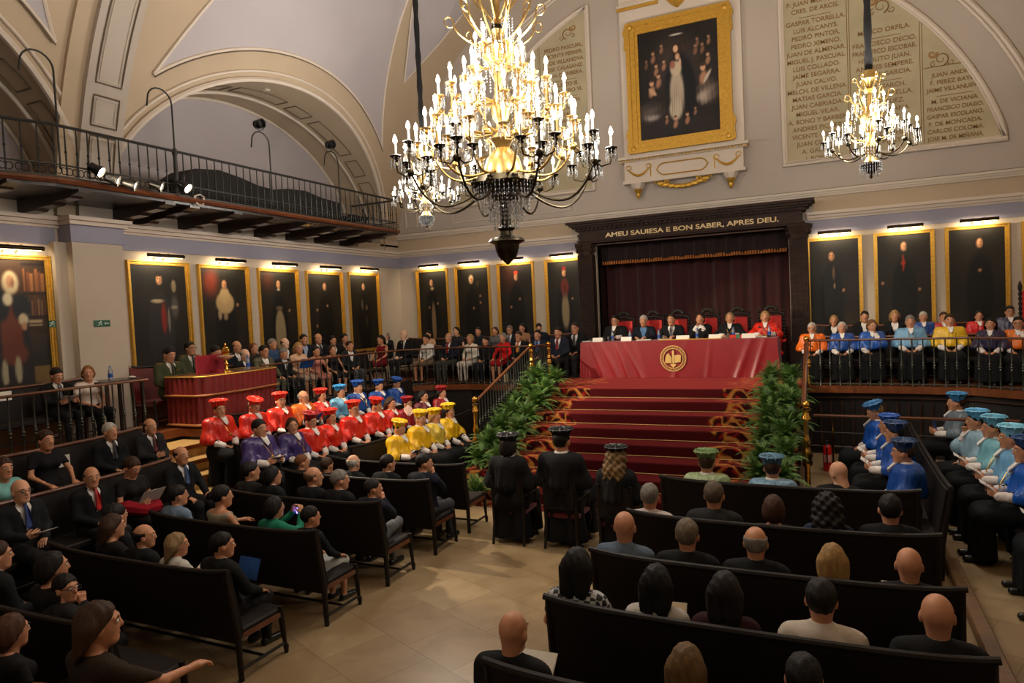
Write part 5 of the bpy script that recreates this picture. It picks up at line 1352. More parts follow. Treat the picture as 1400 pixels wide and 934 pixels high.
r = empty('velvet_case', (-9.2, 8.05, GZ+.81), .1, 'open crimson velvet case standing on the draped desk', 'case'); m = MB(); m.box((-.2, -.02, 0), (.2, .1, .05)); m.build('base', mat('crimson_velvet', (140, 16, 34), rough=.8), r); m = MB(); m.box((-.02, -.3, 0), (.02, .3, .3), .01); m.build('lid', mat('crimson_velvet', (140, 16, 34)), r)
r = empty('gilt_trophy', (-9.0, 8.2, GZ+.81), 0, 'gilded trophy with a round disc on a stem, on the draped desk', 'trophy')
m = MB(); m.lathe([(.09, 0), (.08, .02), (.03, .05), (.02, .1), (.045, .13), (.02, .16), (.02, .2)], (0, 0, 0), 14); m.build('stem', M_brass, r, smooth=True)
m = MB(); m.lathe([(.02, .2), (.1, .24), (.13, .27), (.12, .275), (.02, .26)], (0, 0, 0), 16, lobes=8, lobe=.08); m.build('dish', mat('ivory_dish', (226, 214, 190), rough=.3), r, smooth=True)
m = MB(); m.sphere((0, 0, .34), (.085, .03, .085), 16, 10); m.sphere((0, 0, .45), (.02, .02, .03), 8, 6); m.build('disc', M_brass, r, smooth=True)
for (x, y, l) in ((-9.1, 8.75, 'on the draped desk before the naval officer'), (-9.3, 8.95, 'on the far end of the draped desk')): bottle(x, y, GZ+.81, 'small water bottle '+l, 'bottles on the left gallery')
bottle(-9.75, 6.72, GZ+.84, 'blue labelled bottle standing on the far left side table', 'bottles on the left gallery', 1.0)
r = empty('side_table', (-9.75, 6.75, GZ), 0, 'small dark side table holding a bottle behind the far left railing', 'table'); m = MB(); m.box((-.3, -.32, .8), (.3, .32, .84)); m.build('table_top', M_dwood, r)
for sx in (-1, 1):
    for sy in (-1, 1): m = MB(); m.box((sx*.26-.02, sy*.28-.02, 0), (sx*.26+.02, sy*.28+.02, .8)); m.build('leg', M_dwood, r)
m = MB(); m.sphere((0, 0, .02), (.07, .05, .02), 10, 6); small('crumpled_tissue', 'small crumpled white tissue beside the bottle on the side table', 'tissue', m, M_paper, -9.6, 6.95, GZ+.842, smooth=True)

# ---------------------------------------------------------------- three chairs in the centre aisle
def chair(x, y, rz, label):
    r = empty('upholstered_chair', (x, y, 0), rz, label, 'chair', 'chairs in the centre aisle')
    m = MB(); m.box((-.22, .0, .36), (.22, .42, .43), .03); m.build('seat', mat('chair_crimson', (96, 18, 24), rough=.8, sheen=.2), r)
    m = MB(); pr = [(-.17, .48), (.17, .48), (.19, .62), (.17, .8), (.08, .86), (-.08, .86), (-.17, .8), (-.19, .62)]; m.prism(pr, -.06, -.02, 'xz'); m.build('backrest', M_leather, r)
    for s in (-1, 1):
        m = MB(); m.tube([(s*.2, -.06, 0), (s*.19, -.01, .22), (s*.19, -.01, .42), (s*.19, -.045, .84)], [.016, .02, .024, .018], 8); m.build('rear_leg', M_bwood, r, smooth=True)
        m = MB(); m.tube([(s*.2, .42, 0), (s*.19, .38, .12), (s*.21, .41, .3), (s*.2, .38, .38)], [.022, .014, .026, .022], 8); m.build('front_leg', M_bwood, r, smooth=True)
        m = MB(); m.tube([(s*.21, -.03, .6), (s*.25, .15, .63), (s*.24, .33, .6), (s*.21, .36, .42)], .017, 8); m.build('armrest', M_bwood, r, smooth=True)
    m = MB(); m.tube([(-.19, .18, .16), (-.1, .2, .26), (0, .2, .3), (.1, .2, .26), (.19, .18, .16)], .013, 6); m.build('curved_stretcher', M_bwood, r, smooth=True)
chair(-3.6, 7.4, .06, 'dark wooden armchair under the black robed person at the left of the aisle'); chair(-2.93, 7.42, .0, 'dark wooden armchair under the tall black robed person with white collar'); chair(-2.22, 7.28, -.05, 'crimson seated chair under the curly haired person in black')

# ---------------------------------------------------------------- balcony, its railing, spotlights, hooks
BX = -9.3
root = empty('balcony', (XL, 9.8, 4.75), 0, 'long wooden balcony on stepped brackets along the left wall', 'balcony')
def yl(mb, n, m, p=root, **k):
    o = mb.build(n, m, p, **k); o.location = (-XL, -9.8, -4.75) if p is root else (0, 0, 0); return o
plan = [(XL, 13.8), (BX, 13.8), (BX, 5.85), (-9.6, 5.0), (-9.65, 2.0), (XL, 2.0)]
m = MB(); m.prism(plan, 4.76, 4.86); yl(m, 'deck', M_dwood)
m = MB(); m.tube([(BX+.03, 13.8, 4.84), (BX+.03, 5.85, 4.84), (-9.56, 5.0, 4.84), (-9.6, 2.0, 4.84)], .045, 6); m.tube([(XL, 13.83, 4.84), (BX+.03, 13.83, 4.84)], .045, 6); yl(m, 'edge_moulding', M_mwood)
proto = None
for k in range(13):
    y = 2.6+.9*k
    if abs(y-7.1) < .3: y = 7.55
    m = MB(); m.prism([(XL, 4.76), (BX+.05, 4.76), (BX+.05, 4.72), (BX-.12, 4.69), (BX-.16, 4.665), (BX-.5, 4.65), (BX-.55, 4.61), (BX-.9, 4.6), (BX-.95, 4.565), (XL, 4.56)], y-.09, y+.09, 'xz')
    yl(m, 'stepped_bracket', M_dwood)
r = empty('balcony_railing', (0, 0, 0), 0, 'tall black iron railing with scrolled base along the balcony', 'railing')
m = MB(); rl = [(XL+.05, 13.78), (BX, 13.78), (BX, 5.85), (-9.6, 5.0), (-9.65, 2.0)]
m.tube([(x, y, 5.58) for x, y in rl], .022, 6); m.build('top_rail', M_iron, r); m = MB(); m.tube([(x, y, 5.06) for x, y in rl], .012, 5); m.tube([(x, y, 4.9) for x, y in rl], .016, 5); m.build('lower_rails', M_iron, r)
bp = MB(); bp.lathe([(.011, 0), (.011, .3), (.02, .32), (.011, .34), (.009, .66)], (0, 0, 4.92), 6); bp0 = None
sc = MB(); 
pts_ = []; Lr = 0
for a, b_ in zip(rl[:-1], rl[1:]):
    d = math.dist(a, b_); n = max(1, int(d/.155))
    for i in range(n): t_ = i/n; pts_.append((a[0]+(b_[0]-a[0])*t_, a[1]+(b_[1]-a[1])*t_, (b_[0]-a[0])/d, (b_[1]-a[1])/d))
for i, (x, y, dx, dy) in enumerate(pts_[:98]):
    if bp0 is None: bp0 = bp.build('iron_bar', M_iron, r, smooth=True); o = bp0
    else: o = bp0.copy(); COL.objects.link(o)
    o.location = (x, y, 0)
    for s_ in (-1, 1): sc.tube([(x+dx*(.04*s_*(1-math.cos(a_))), y+dy*(.04*s_*(1-math.cos(a_))), 4.98+.05*math.sin(a_)) for a_ in [q*.9 for q in range(7)]], .007, 4)
sc.build('scrollwork', M_iron, r)['kind'] = 'stuff'
p = MB(); p.lathe([(.05, 4.86), (.05, 4.95), (.035, 5.0), (.03, 5.5), (.045, 5.55), (.03, 5.62)], (BX, 7.73, 0), 12); p.build('main_post', M_iron, r, smooth=True)
def hook(y, top, label, spot=False):
    rr = empty('hanging_hook', (BX, y, 5.5), 0, label, 'hook', 'curved iron hooks on the balcony rail')
    d = .21; m = MB()
    pts = [(0, 0, -.5), (0, 0, top-5.5-.2)]+[(0, -d+d*math.cos(a), top-5.5-.2+d*.95*math.sin(a)) for a in [PI*i/10 for i in range(1, 11)]]+[(0, -2*d-.02, top-5.5-.32)]
    m.tube(pts, .013, 8); m.build('curved_rod', M_iron, rr, smooth=True)
    if spot:
        s2 = empty('stage_spotlight', (BX, y-.22, top+.02), 0, 'small unlit black spotlight clamped on the '+spot+' curved hook of the balcony', 'spotlight', 'unlit spotlights')
        m = MB(); m.lathe([(.03, -.1), (.075, -.08), (.085, .05), (.09, .08), (.075, .08), (.06, .02)], (0, 0, .12), 14, 'x'); m.build('housing', M_black, s2, smooth=True)
        m = MB(); m.tube([(0, 0, .0), (0, -.1, .04), (0, -.1, .12)], .008, 6); m.tube([(0, 0, .0), (0, .1, .04), (0, .1, .12)], .008, 6); m.build('yoke', M_black, s2)
hook(5.92, 6.5, 'curved iron hook on the balcony rail, leftmost'); hook(7.73, 6.5, 'curved iron hook rising from the thick balcony post'); hook(9.78, 6.28, 'iron hook carrying a spotlight, nearer of two', 'nearer'); hook(11.73, 6.3, 'iron hook carrying a spotlight, nearest the room corner', 'farther')
# black draped bulk on the balcony
pr = [(8.2, 4.87), (8.2, 5.3), (8.5, 5.5), (9.0, 5.56), (9.5, 5.5), (9.9, 5.42), (10.3, 5.4), (10.7, 5.47), (11.2, 5.5), (11.7, 5.42), (12.35, 5.38), (12.4, 4.87)]
m = MB(); m.prism(pr, -10.35, -9.75, 'yz'); o = m.build('draped_seating', mat('black_drape', (22, 20, 19), rough=.9, bump=.3, bscale=10)); tag(o, 'long black draped stack of furniture standing on the balcony', 'draped furniture')
r = empty('balcony_settee', (-9.8, 12.8, 4.87), 0, 'small dark settee with scrolled arm at the far end of the balcony', 'settee')
m = MB(); m.box((-.25, -.3, .2), (.2, .3, .27)); m.build('seat', M_bwood, r); m = MB(); m.tube([(.1, .3, 0), (.12, .3, .3), (.1, .26, .42), (.05, .3, .46)], .02, 6); m.build('scrolled_arm', M_bwood, r)
for sy in (-.27, .27): m = MB(); m.tube([(.15, sy, 0), (.13, sy, .2)], .018, 6); m.build('leg', M_bwood, r)
SP = [(6.36, 5.02, 1), (6.6, 4.93, 0), (6.86, 4.9, 0), (7.3, 4.95, 0), (7.78, 5.0, 1)]
spl = ['glaring balcony spotlight, leftmost of the row of five', 'balcony spotlight, second from the left of the row', 'balcony spotlight tilted steeply, middle of the row of five', 'balcony spotlight, fourth from the left of the row', 'glaring balcony spotlight below the thick rail post, rightmost of five']
SPOTS = []
from mathutils import Quaternion
for (y, z, g), l in zip(SP, spl):
    tgt = Vector((-2.9, 13.0, 1.6)) if not g else Vector((-4.0, 9.6, 1.0))
    pos = Vector((BX+.16, y, z)); d = (tgt-pos).normalized()
    s2 = empty('stage_spotlight', pos, 0, l, 'spotlight', 'lit balcony spotlights'); s2.rotation_euler = d.to_track_quat('Z', 'Y').to_euler()
    m = MB(); m.lathe([(.035, -.16), (.06, -.14), (.065, -.04), (.085, .0), (.085, .03), (.078, .03), (.07, -.0), (.06, -.05)], (0, 0, 0), 16); m.build('housing', M_black, s2, smooth=True)
    m = MB(); m.lathe([(.001, -.02), (.062, -.015), (.062, -.012), (.001, -.008)], (0, 0, .02), 16); m.build('lens', mat('spot_lens', (255, 232, 196), emit=40), s2, smooth=True)
    m = MB(); m.tube([(-.09, 0, -.04), (-.11, 0, -.1), (0, 0, -.2), (.11, 0, -.1), (.09, 0, -.04)], .008, 6); m.build('yoke', M_black, s2)
    SPOTS.append((pos+d*.08, tgt))
s2 = empty('cable_coil', (BX+.05, 8.1, 4.86), 0, 'coil of pale cable hanging beside the rightmost glaring spotlight', 'cable')
m = MB(); m.tube([(.02*math.sin(q*2), .1*math.sin(q*.9), .09*math.cos(q*.9)+.0) for q in range(15)], .012, 6); m.build('cable_loops', mat('pale_cable', (190, 182, 170)), s2, smooth=True)

# ---------------------------------------------------------------- signs, small wall things, things under the gallery
M_green = mat('exit_green', (14, 84, 58), rough=.5); M_signw = mat('sign_white', (220, 228, 220), rough=.6)
def sign(y, z, w, h, arrow, label):
    r = empty('exit_sign', (-10.36, y, z), PI/2, label, 'sign', 'green exit signs')
    m = MB(); m.box((-w/2, -.012, -h/2), (w/2, 0, h/2)); m.build('sign_plate', M_green, r)
    m = MB(); x = -w*.12 if arrow else 0
    m.sphere((x+.01, -.014, h*.3), (.011, .003, .011), 8, 5); m.tube([(x, -.014, h*.2), (x-.012, -.014, -.0), (x+.02, -.014, -h*.16), (x+.02, -.014, -h*.38)], .006, 4); m.tube([(x-.012, -.014, 0), (x-.02, -.014, -h*.2), (x-.045, -.014, -h*.3)], .006, 4); m.tube([(x-.04, -.014, h*.1), (x, -.014, h*.16), (x+.03, -.014, h*.02)], .005, 4)
    m.build('running_figure', M_signw, r)
    if arrow:
        m = MB(); m.tube([(w*.4, -.014, 0), (w*.2, -.014, 0)], .007, 4); m.prism([(w*.2, -.02), (w*.2, .02), (w*.12, 0)], -.016, -.012, 'xz'); m.build('arrow', M_signw, r)
sign(7.06, 2.93, .26, .1, True, 'wide green emergency exit sign on the big pilaster'); sign(6.3, 2.95, .1, .1, False, 'small square green exit sign beside the pilaster, near the large portrait')
r = empty('alarm_box', (XL+.3, 10.9, 7.62), 0, 'small white box with a dark lens under the arch above the balcony', 'alarm'); m = MB(); m.box((-.05, -.06, -.06), (.05, .06, .06), .01); m.build('housing', M_mould, r); m = MB(); m.lathe([(.025, .05), (.025, .06), (.01, .065)], (0, 0, 0), 12, 'x'); m.build('lens', M_black, r)
m = MB(); m.box((-.11, -.004, -.07), (.11, 0, .07)); o = small('paper_notice', 'white printed notice on the side bench back beside the woman in black', 'notice', m, M_paper, -8.42, 5.1, .55+.72, PI/2+.0)
m = MB(); m.box((-.13, -.004, -.06), (.13, 0, .06)); o = small('paper_notice', 'white notice propped at the far left gallery below the large portrait', 'notice', m, M_paper, -9.9, 5.3, GZ+.78, PI/2)
r = empty('fire_extinguisher', (-.12, 12.1, .0), 0, 'red fire extinguisher on the floor beside the right brass newel', 'fire extinguisher')
m = MB(); m.lathe([(.06, 0), (.065, .03), (.065, .36), (.05, .41), (.02, .44)], (0, 0, 0), 16); m.build('cylinder', mat('extinguisher_red', (190, 22, 22), rough=.3), r, smooth=True)
m = MB(); m.box((-.02, -.05, .44), (.02, .05, .49)); m.build('valve', M_black, r); m = MB(); m.tube([(0, -.04, .45), (0, -.09, .4), (0, -.085, .2), (0, -.07, .12)], .01, 6); m.build('hose', M_black, r); m = MB(); m.lathe([(.0665, .15), (.0665, .27)], (0, 0, 0), 16); m.build('label', mat('extinguisher_label', (210, 150, 140)), r, smooth=True)
r = empty('brass_barrier', (-.3, 11.6, 0), 0, 'wooden handrail on slim brass posts below the right gallery', 'barrier')
m = MB(); m.tube([(0, 0, .98), (2.6, -.2, .98)], .022, 8); m.build('handrail', M_mwood, r, smooth=True)
for x in (.27, 2.0): m = MB(); m.tube([(x, -.02, 0), (x, -.02, .97)], .016, 8); m.build('post', M_brass, r, smooth=True)
m = MB(); m.tube([(0, .02, .72), (2.6, -.18, .72)], .008, 6); m.build('lower_rod', M_iron, r)
m = MB(); m.prism([(-.3, 0), (.3, 0), (.24, .06), (.1, .15), (.0, .17), (-.14, .14), (-.26, .05)], -.12, .12, 'xz')
o = tag(m.build('handbag', mat('black_bag', (22, 22, 24), rough=.5)), 'black bag dropped on the floor near the bottom left benches', 'bag'); o.location = (-3.75, 3.3, 0)
r = empty('handbag', (-6.55, 13.8, GZ), 0, 'cream handbag standing on the left gallery floor behind the railing', 'bag'); m = MB(); m.prism([(-.12, 0), (.12, 0), (.1, .2), (-.1, .2)], -.05, .05, 'xz'); m.build('body', mat('cream_leather', (196, 178, 140), rough=.5), r); m = MB(); m.tube([(-.06, 0, .2), (-.05, 0, .29), (.05, 0, .29), (.06, 0, .2)], .008, 6); m.build('handle', mat('cream_leather', (196, 178, 140)), r)
r = empty('paper_bag', (-1.95, 6.5, 0), .1, 'pale blue paper bag on the floor behind the curly haired person', 'bag'); m = MB(); m.box((-.18, -.06, 0), (.18, .06, .2)); m.build('body', mat('pale_blue_paper', (150, 165, 176), rough=.8), r)
m = MB(); m.tube([(-.05, 0, .2), (-.04, 0, .27), (.04, 0, .27), (.05, 0, .2)], .005, 5); m.build('handle', M_paper, r)
# a high carved chair against the wall at the far right
r = empty('carved_armchair', (3.42, 15.35, GZ+.17), PI, 'tall dark chair with red back at the right end of the right gallery', 'chair')
m = MB(); m.box((-.25, -.05, .4), (.25, -.0, 1.35)); m.build('backrest', M_chred, r); m = MB(); m.box((-.26, 0, .36), (.26, .45, .44), .02); m.build('seat', M_chred, r)
for s in (-1, 1): m = MB(); m.lathe([(.025, 0), (.02, .4)]+[(.018+.016*(q % 2), .44+.045*q) for q in range(22)]+[(.035, 1.45), (.005, 1.54)], (s*.28, -.03, 0), 10); m.build('back_post', M_bwood, r, smooth=True)
# ---------------------------------------------------------------- chandeliers
BULBS = []
def candle_set(root, P, s, arm):
    """candle, bulb and drip pan as children of one arm"""
    x, y, z = P
    c = MB(); c.lathe([(.004*s, -.1*s), (.02*s, -.09*s), (.012*s, -.06*s), (.028*s, -.045*s), (.014*s, -.03*s), (.05*s, -.012*s), (.056*s, 0), (.05*s, .004*s), (.015*s, .006*s)], (x, y, z), 10, lobes=5, lobe=.06); c.build('drip_pan', arm[1], arm[0], smooth=True)
    c = MB(); c.lathe([(.013*s, 0), (.013*s, .115*s)], (x, y, z), 8); c.build('candle', M_candle, arm[0], smooth=True)
    c = MB(); c.lathe([(.008*s, .112*s), (.019*s, .132*s), (.021*s, .146*s), (.012*s, .178*s), (.001*s, .2*s)], (x, y, z), 8); c.build('bulb', M_lampb, arm[0], smooth=True)
    c = MB()
    for k in range(8):
        a = 2*PI*k/8+.3; c.lathe([(.001, -.012*s), (.004*s, -.02*s), (.002*s, -.045*s), (.008*s, -.06*s), (.009*s, -.09*s), (.001, -.13*s)], (x+.05*s*math.cos(a), y+.05*s*math.sin(a), z), 4)
    o = c.build('crystal_drops', M_crystal, arm[0]); o['kind'] = 'stuff'
def chandelier(cx, cy, zb, S, tiers, label, rodtop, big=False, name='chandelier'):
    root = empty(name, (cx, cy, zb), 0, label, 'chandelier')
    c = MB()
    if big:
        prof = [(.01, -.0), (.03, .02), (.09, .08), (.11, .14), (.12, .2), (.18, .23), (.16, .26), (.07, .29), (.06, .33), (.09, .36), (.05, .39), (.05, .62), (.13, .66), (.13, .72)]
        c.lathe(prof, (0, 0, 0), 24, lobes=12, lobe=.03); c.build('lower_finial', M_bronze, root, smooth=True)
        c = MB(); c.lathe([(.13, .70), (.28, .74), (.31, .80), (.29, .86), (.2, .88)], (0, 0, 0), 24, lobes=12, lobe=.05); c.build('bronze_ring', M_bronze, root, smooth=True)
        c = MB(); c.lathe([(.2, .87), (.19, .95), (.16, 1.05), (.1, 1.12), (.07, 1.15), (.09, 1.2), (.12, 1.24), (.06, 1.3), (.05, 1.4), (.08, 1.45), (.1, 1.55), (.06, 1.62), (.045, 1.8), (.07, 1.86), (.11, 1.98), (.17, 2.06), (.2, 2.1), (.16, 2.14), (.06, 2.18), (.04, 2.25), (.06, 2.3)], (0, 0, 0), 20); c.build('gilt_stem', M_gold, root, smooth=True)
        c = MB(); c.lathe([(.04, 2.3), (.045, 2.34), (.035, 2.36), (.035, 2.6), (.05, 2.62), (.05, 2.66), (.035, 2.68), (.035, 2.95), (.05, 2.97), (.05, 3.02)], (0, 0, 0), 16, lobes=8, lobe=.08); c.build('fluted_column', M_gold, root, smooth=True)
        for zz in (2.33, 2.64, 2.99): c = MB(); c.lathe([(.05, zz-.02), (.056, zz), (.05, zz+.02)], (0, 0, 0), 14); c.build('dark_collar', M_bronze, root, smooth=True)
        for k in range(7):      # scrolled gilt leaves springing from the crown
            for j, (r0, z0, r1, z1, rc) in enumerate(((.1, 2.1, .42, 2.38, .09), (.08, 2.15, .36, 2.62, .08), (.05, 2.4, .3, 2.85, .07))):
                a = 2*PI*k/7+.2*j; pts = []
                for i in range(10): q = i/9; pts.append((r0+(r1-r0)*math.sin(q*PI/2), z0+(z1-z0)*q))
                for i in range(1, 11): b = i*.5; pts.append((r1+rc*(1-i/14)*(1-math.cos(b))*.9, z1+rc*(1-i/14)*math.sin(b)))
                c = MB(); c.tube([(r*math.cos(a), r*math.sin(a), z) for r, z in pts], [.011*(1-.5*i/len(pts)) for i in range(len(pts))], 6); c.build('gilt_scroll', M_gold, root, smooth=True)
        for k in range(12):
            a = 2*PI*k/12; c = MB()
            for i in range(9): q = i/8; c.sphere(((.2+.22*q)*math.cos(a), (.2+.22*q)*math.sin(a), 2.12-.5*q-.12*math.sin(q*PI)), .013, 6, 4)
            c.build('bead_string', M_crystal, root, smooth=True)
        c = MB()
        for rr, z0, L, n in ((.3, .8, .16, 44), (.24, .76, .24, 36), (.17, .7, .28, 28), (.12, .62, .3, 20)):
            for k in range(n):
                a = 2*PI*k/n; zz = z0
                while zz > z0-L+.03: c.lathe([(.001, 0), (.008, -.012), (.001, -.034)], (rr*math.cos(a), rr*math.sin(a), zz), 4); zz -= .04
        c.build('crystal_fringe', M_crystal, root)['kind'] = 'stuff'
        for k in range(8):
            a = 2*PI*k/8; c = MB(); 
            for q in range(6): b = 2*PI*q/6; c.sphere((.31*math.cos(a)+.03*math.cos(b)*-math.sin(a), .31*math.sin(a)+.03*math.cos(b)*math.cos(a), .8+.035*math.sin(b)), .02, 6, 4)
            c.sphere((.33*math.cos(a), .33*math.sin(a), .8), .02, 6, 4); c.build('bronze_rosette', M_bronze, root, smooth=True)
    else:
        c.lathe([(.004, 0), (.02, .02), (.01, .05), (.05, .08), (.11, .14), (.13, .2), (.1, .22)], (0, 0, 0), 16); c.build('lower_bowl', M_bronze, root, smooth=True)
        c = MB(); c.lathe([(.1, .22), (.06, .28), (.07, .36), (.1, .42), (.05, .48), (.04, .6), (.1, .68), (.12, .82), (.08, .9), (.03, .96), (.03, 1.12), (.08, 1.16), (.03, 1.2), (.05, 1.26), (.09, 1.3), (.09, 1.4), (.03, 1.42)], (0, 0, 0), 16); c.build('gilt_stem', M_gold, root, smooth=True)
        for k in range(6):
            for r0, z0, r1, z1, rc in ((.05, .9, .22, 1.08, .07), (.03, 1.12, .14, 1.3, .05)):
                a = 2*PI*k/6; pts = [(r0+(r1-r0)*math.sin(i/9*PI/2), z0+(z1-z0)*i/9) for i in range(10)]+[(r1+rc*(1-i/14)*(1-math.cos(i*.5))*.9, z1+rc*(1-i/14)*math.sin(i*.5)) for i in range(1, 11)]
                c = MB(); c.tube([(r*math.cos(a), r*math.sin(a), z) for r, z in pts], .009, 6); c.build('gilt_scroll', M_gold, root, smooth=True)
        c = MB()
        for rr, z0, L, n in ((.13, .2, .12, 26), (.1, .14, .12, 18), (.11, .42, .16, 20), (.12, .72, .14, 20)):
            for k in range(n):
                a = 2*PI*k/n; zz = z0
                while zz > z0-L+.03: c.lathe([(.001, 0), (.007, -.012), (.001, -.034)], (rr*math.cos(a), rr*math.sin(a), zz), 4); zz -= .04
        c.build('crystal_fringe', M_crystal, root)['kind'] = 'stuff'
    for (n, r, z, r0, z0, dip, cl, ph, dark) in tiers:
        for k in range(n*2):       # strings of crystals hanging between this tier's arms
            a = PI*(k+.5)/n; c = MB(); rr = r*.72; zz = z+.28*S; L = (.3 if big else .16)
            while zz > z+.28*S-L: c.lathe([(.001, .013), (.0085*S, 0), (.001, -.013)], (rr*math.cos(a), rr*math.sin(a), zz), 5); zz -= .028
            c.build('crystal_string', M_crystal, root)
        for k in range(n):
            a = 2*PI*(k+ph)/n; ca, sa = math.cos(a), math.sin(a)
            def W(rr, zz, t=0): return (rr*ca-t*sa, rr*sa+t*ca, zz)
            c = MB(); N = 16; pts = []
            for i in range(N+1):
                q = i/N; rr = r0+(r-r0)*(1-(1-q)**1.6); zz = z0*(1-q)+(z-.1*S)*q-dip*math.sin(PI*min(1, q*1.05))*(1-q*.35); pts.append(W(rr, zz))
            c.tube(pts, [.014*S*(1-.25*i/N) for i in range(N+1)], 6)
            arm = c.build('arm', M_bronze if dark else M_gold, root, smooth=True)
            spots = []
            if cl == 1: spots = [W(r, z)]
            else:
                spots.append(W(r, z+.16*S))
                for j in range(cl-1):
                    b = 2*PI*j/(cl-1)+PI/6; spots.append(W(r+.17*S*math.cos(b), z, .17*S*math.sin(b)))
                m = MB()
                m.tube([W(r, z-.12*S), W(r, z+.06*S)], .012*S, 6)
                for p in spots[1:]:
                    A = Vector(W(r, z-.12*S)); B = Vector(p)-Vector((0, 0, .1*S)); m.tube([A, A*.6+B*.4+Vector((0, 0, -.06*S)), B*.9+A*.1+Vector((0, 0, -.045*S)), B+Vector((0, 0, .02*S))], .008*S, 5)
                m.sphere(W(r, z-.13*S), .04*S, 8, 6); m.build('cluster_branch', M_bronze if dark else M_gold, arm, smooth=True)
            for p in spots: candle_set(root, p, S, (arm, M_bronze if dark else M_gold)); BULBS.append((cx+p[0], cy+p[1], zb+p[2]+.15*S))
    return root
chandelier(-2.92, 6.25, 3.28, 1.0, [(8, .94, 1.02, .26, .72, .27, 4, .0, True), (10, .7, 1.25, .2, .9, .16, 3, .5, False), (8, .5, 1.6, .1, 1.3, .08, 3, .0, False), (8, .34, 1.88, .08, 1.6, .06, 1, .5, False), (6, .22, 2.12, .06, 1.95, .04, 1, .3, False)],
           'huge gilt and crystal chandelier with many lit candles hanging in the middle of the hall', 0, True)
sm = [(8, .46, .52, .08, .34, .12, 2, .2, True), (6, .3, .74, .06, .5, .06, 1, .5, False), (4, .18, .98, .05, .8, .04, 1, .2, False)]
chandelier(.52, 10.35, 4.34, .8, sm, 'small lit crystal chandelier hanging before the inscribed panel at the right', 0)
chandelier(-6.36, 10.35, 4.34, .8, sm, 'small lit crystal chandelier half hidden behind the huge one', 0)
M_sleeve = mat('velvet_sleeve', (16, 15, 16), rough=.9)
def cord(x, y, z0, r, label):
    zc = ZC+math.sqrt(RV**2-(x-XC)**2)-.05
    m = MB(); n = 30; m.tube([(0, 0, z0+(zc-z0)*i/n) for i in range(n+1)], [r*(1+.18*math.sin(i*2.3)) for i in range(n+1)], 8)
    o = m.build('chain_sleeve', M_sleeve, smooth=True); o.location = (x, y, 0); tag(o, label, 'chain cover', None)
cord(.52, 10.35, 5.72, .045, 'black velvet sleeve over the chain of the small right chandelier')
cord(-6.36, 10.35, 5.72, .045, 'black velvet sleeve over the chain left of the huge chandelier')
cord(-2.92, 6.25, 6.26, .04, 'chain cover above the huge chandelier')
# ---------------------------------------------------------------- the people, placed from where their heads stand
def atY(px, py, Y): p = onY(px, py, Y); return float(p[0]), Y, float(p[2])
def atX(px, py, X): p = onX(px, py, X); return X, float(p[1]), float(p[2])
WH = (222, 216, 208); NAVY = (22, 26, 38); GREY = (70, 72, 76); GREYH = (128, 122, 114); WHH = (186, 180, 170); BLOND = (164, 128, 78); BROWN = (62, 40, 26); DARK = (24, 18, 16); GINGER = (120, 72, 38)
RED = (206, 34, 16); YEL = (226, 176, 20); ORG = (226, 104, 14); BLU = (24, 72, 148); LBL = (96, 160, 196); PUR = (58, 44, 104); CRIM = (140, 16, 24)
def put(pos, floor, face, label, group, **k):
    k.setdefault('smin', .78); k.setdefault('smax', .98)
    x, y, z = pos
    return person(x, y, floor, z, face, label, group, **k)
# -- the dais
g = 'people at the dais table'
D = [(841, 431, dict(cloth='robe', col=(22, 22, 24), hair='short', hcol=DARK, glasses=True, medal=True, arms=('table', 'lap')), 'bearded bespectacled person in black robe with gold cord, left end of the red table'),
     (880, 431, dict(cloth='suit', col=NAVY, col2=(90, 130, 176), hair='short', hcol=WHH, arms=('table', 'table')), 'grey haired person in dark jacket and blue shirt, second at the red table'),
     (918, 429, dict(cloth='suit', col=BLACK, tie=(30, 30, 40), hair='parted', hcol=(54, 44, 38), arms=('table', 'table'), head=(-12, 0)), 'person in black suit and dark tie, third at the red table'),
     (957, 428, dict(cloth='robe', col=(22, 22, 24), hair='bob', hcol=BROWN, fem=True, arms=('chin', 'chin')), 'person in black robe with white lace sleeves and hands clasped at the chin'),
     (998, 427, dict(cloth='robe', col=(22, 22, 24), hair='bob', hcol=(140, 116, 84), fem=True, medal=True, arms=('table', 'table')), 'fair haired person in black robe and white jabot, fifth at the red table'),
     (1046, 425, dict(cloth='robe', col=RED, hair='bob', hcol=BLOND, fem=True, medal=True, arms=('table', 'table')), 'blonde person in scarlet robe at the right end of the red table')]
for px, py, k, l in D: put(atY(px, py, 14.78), DZ+.05, 180, l, g, **k)
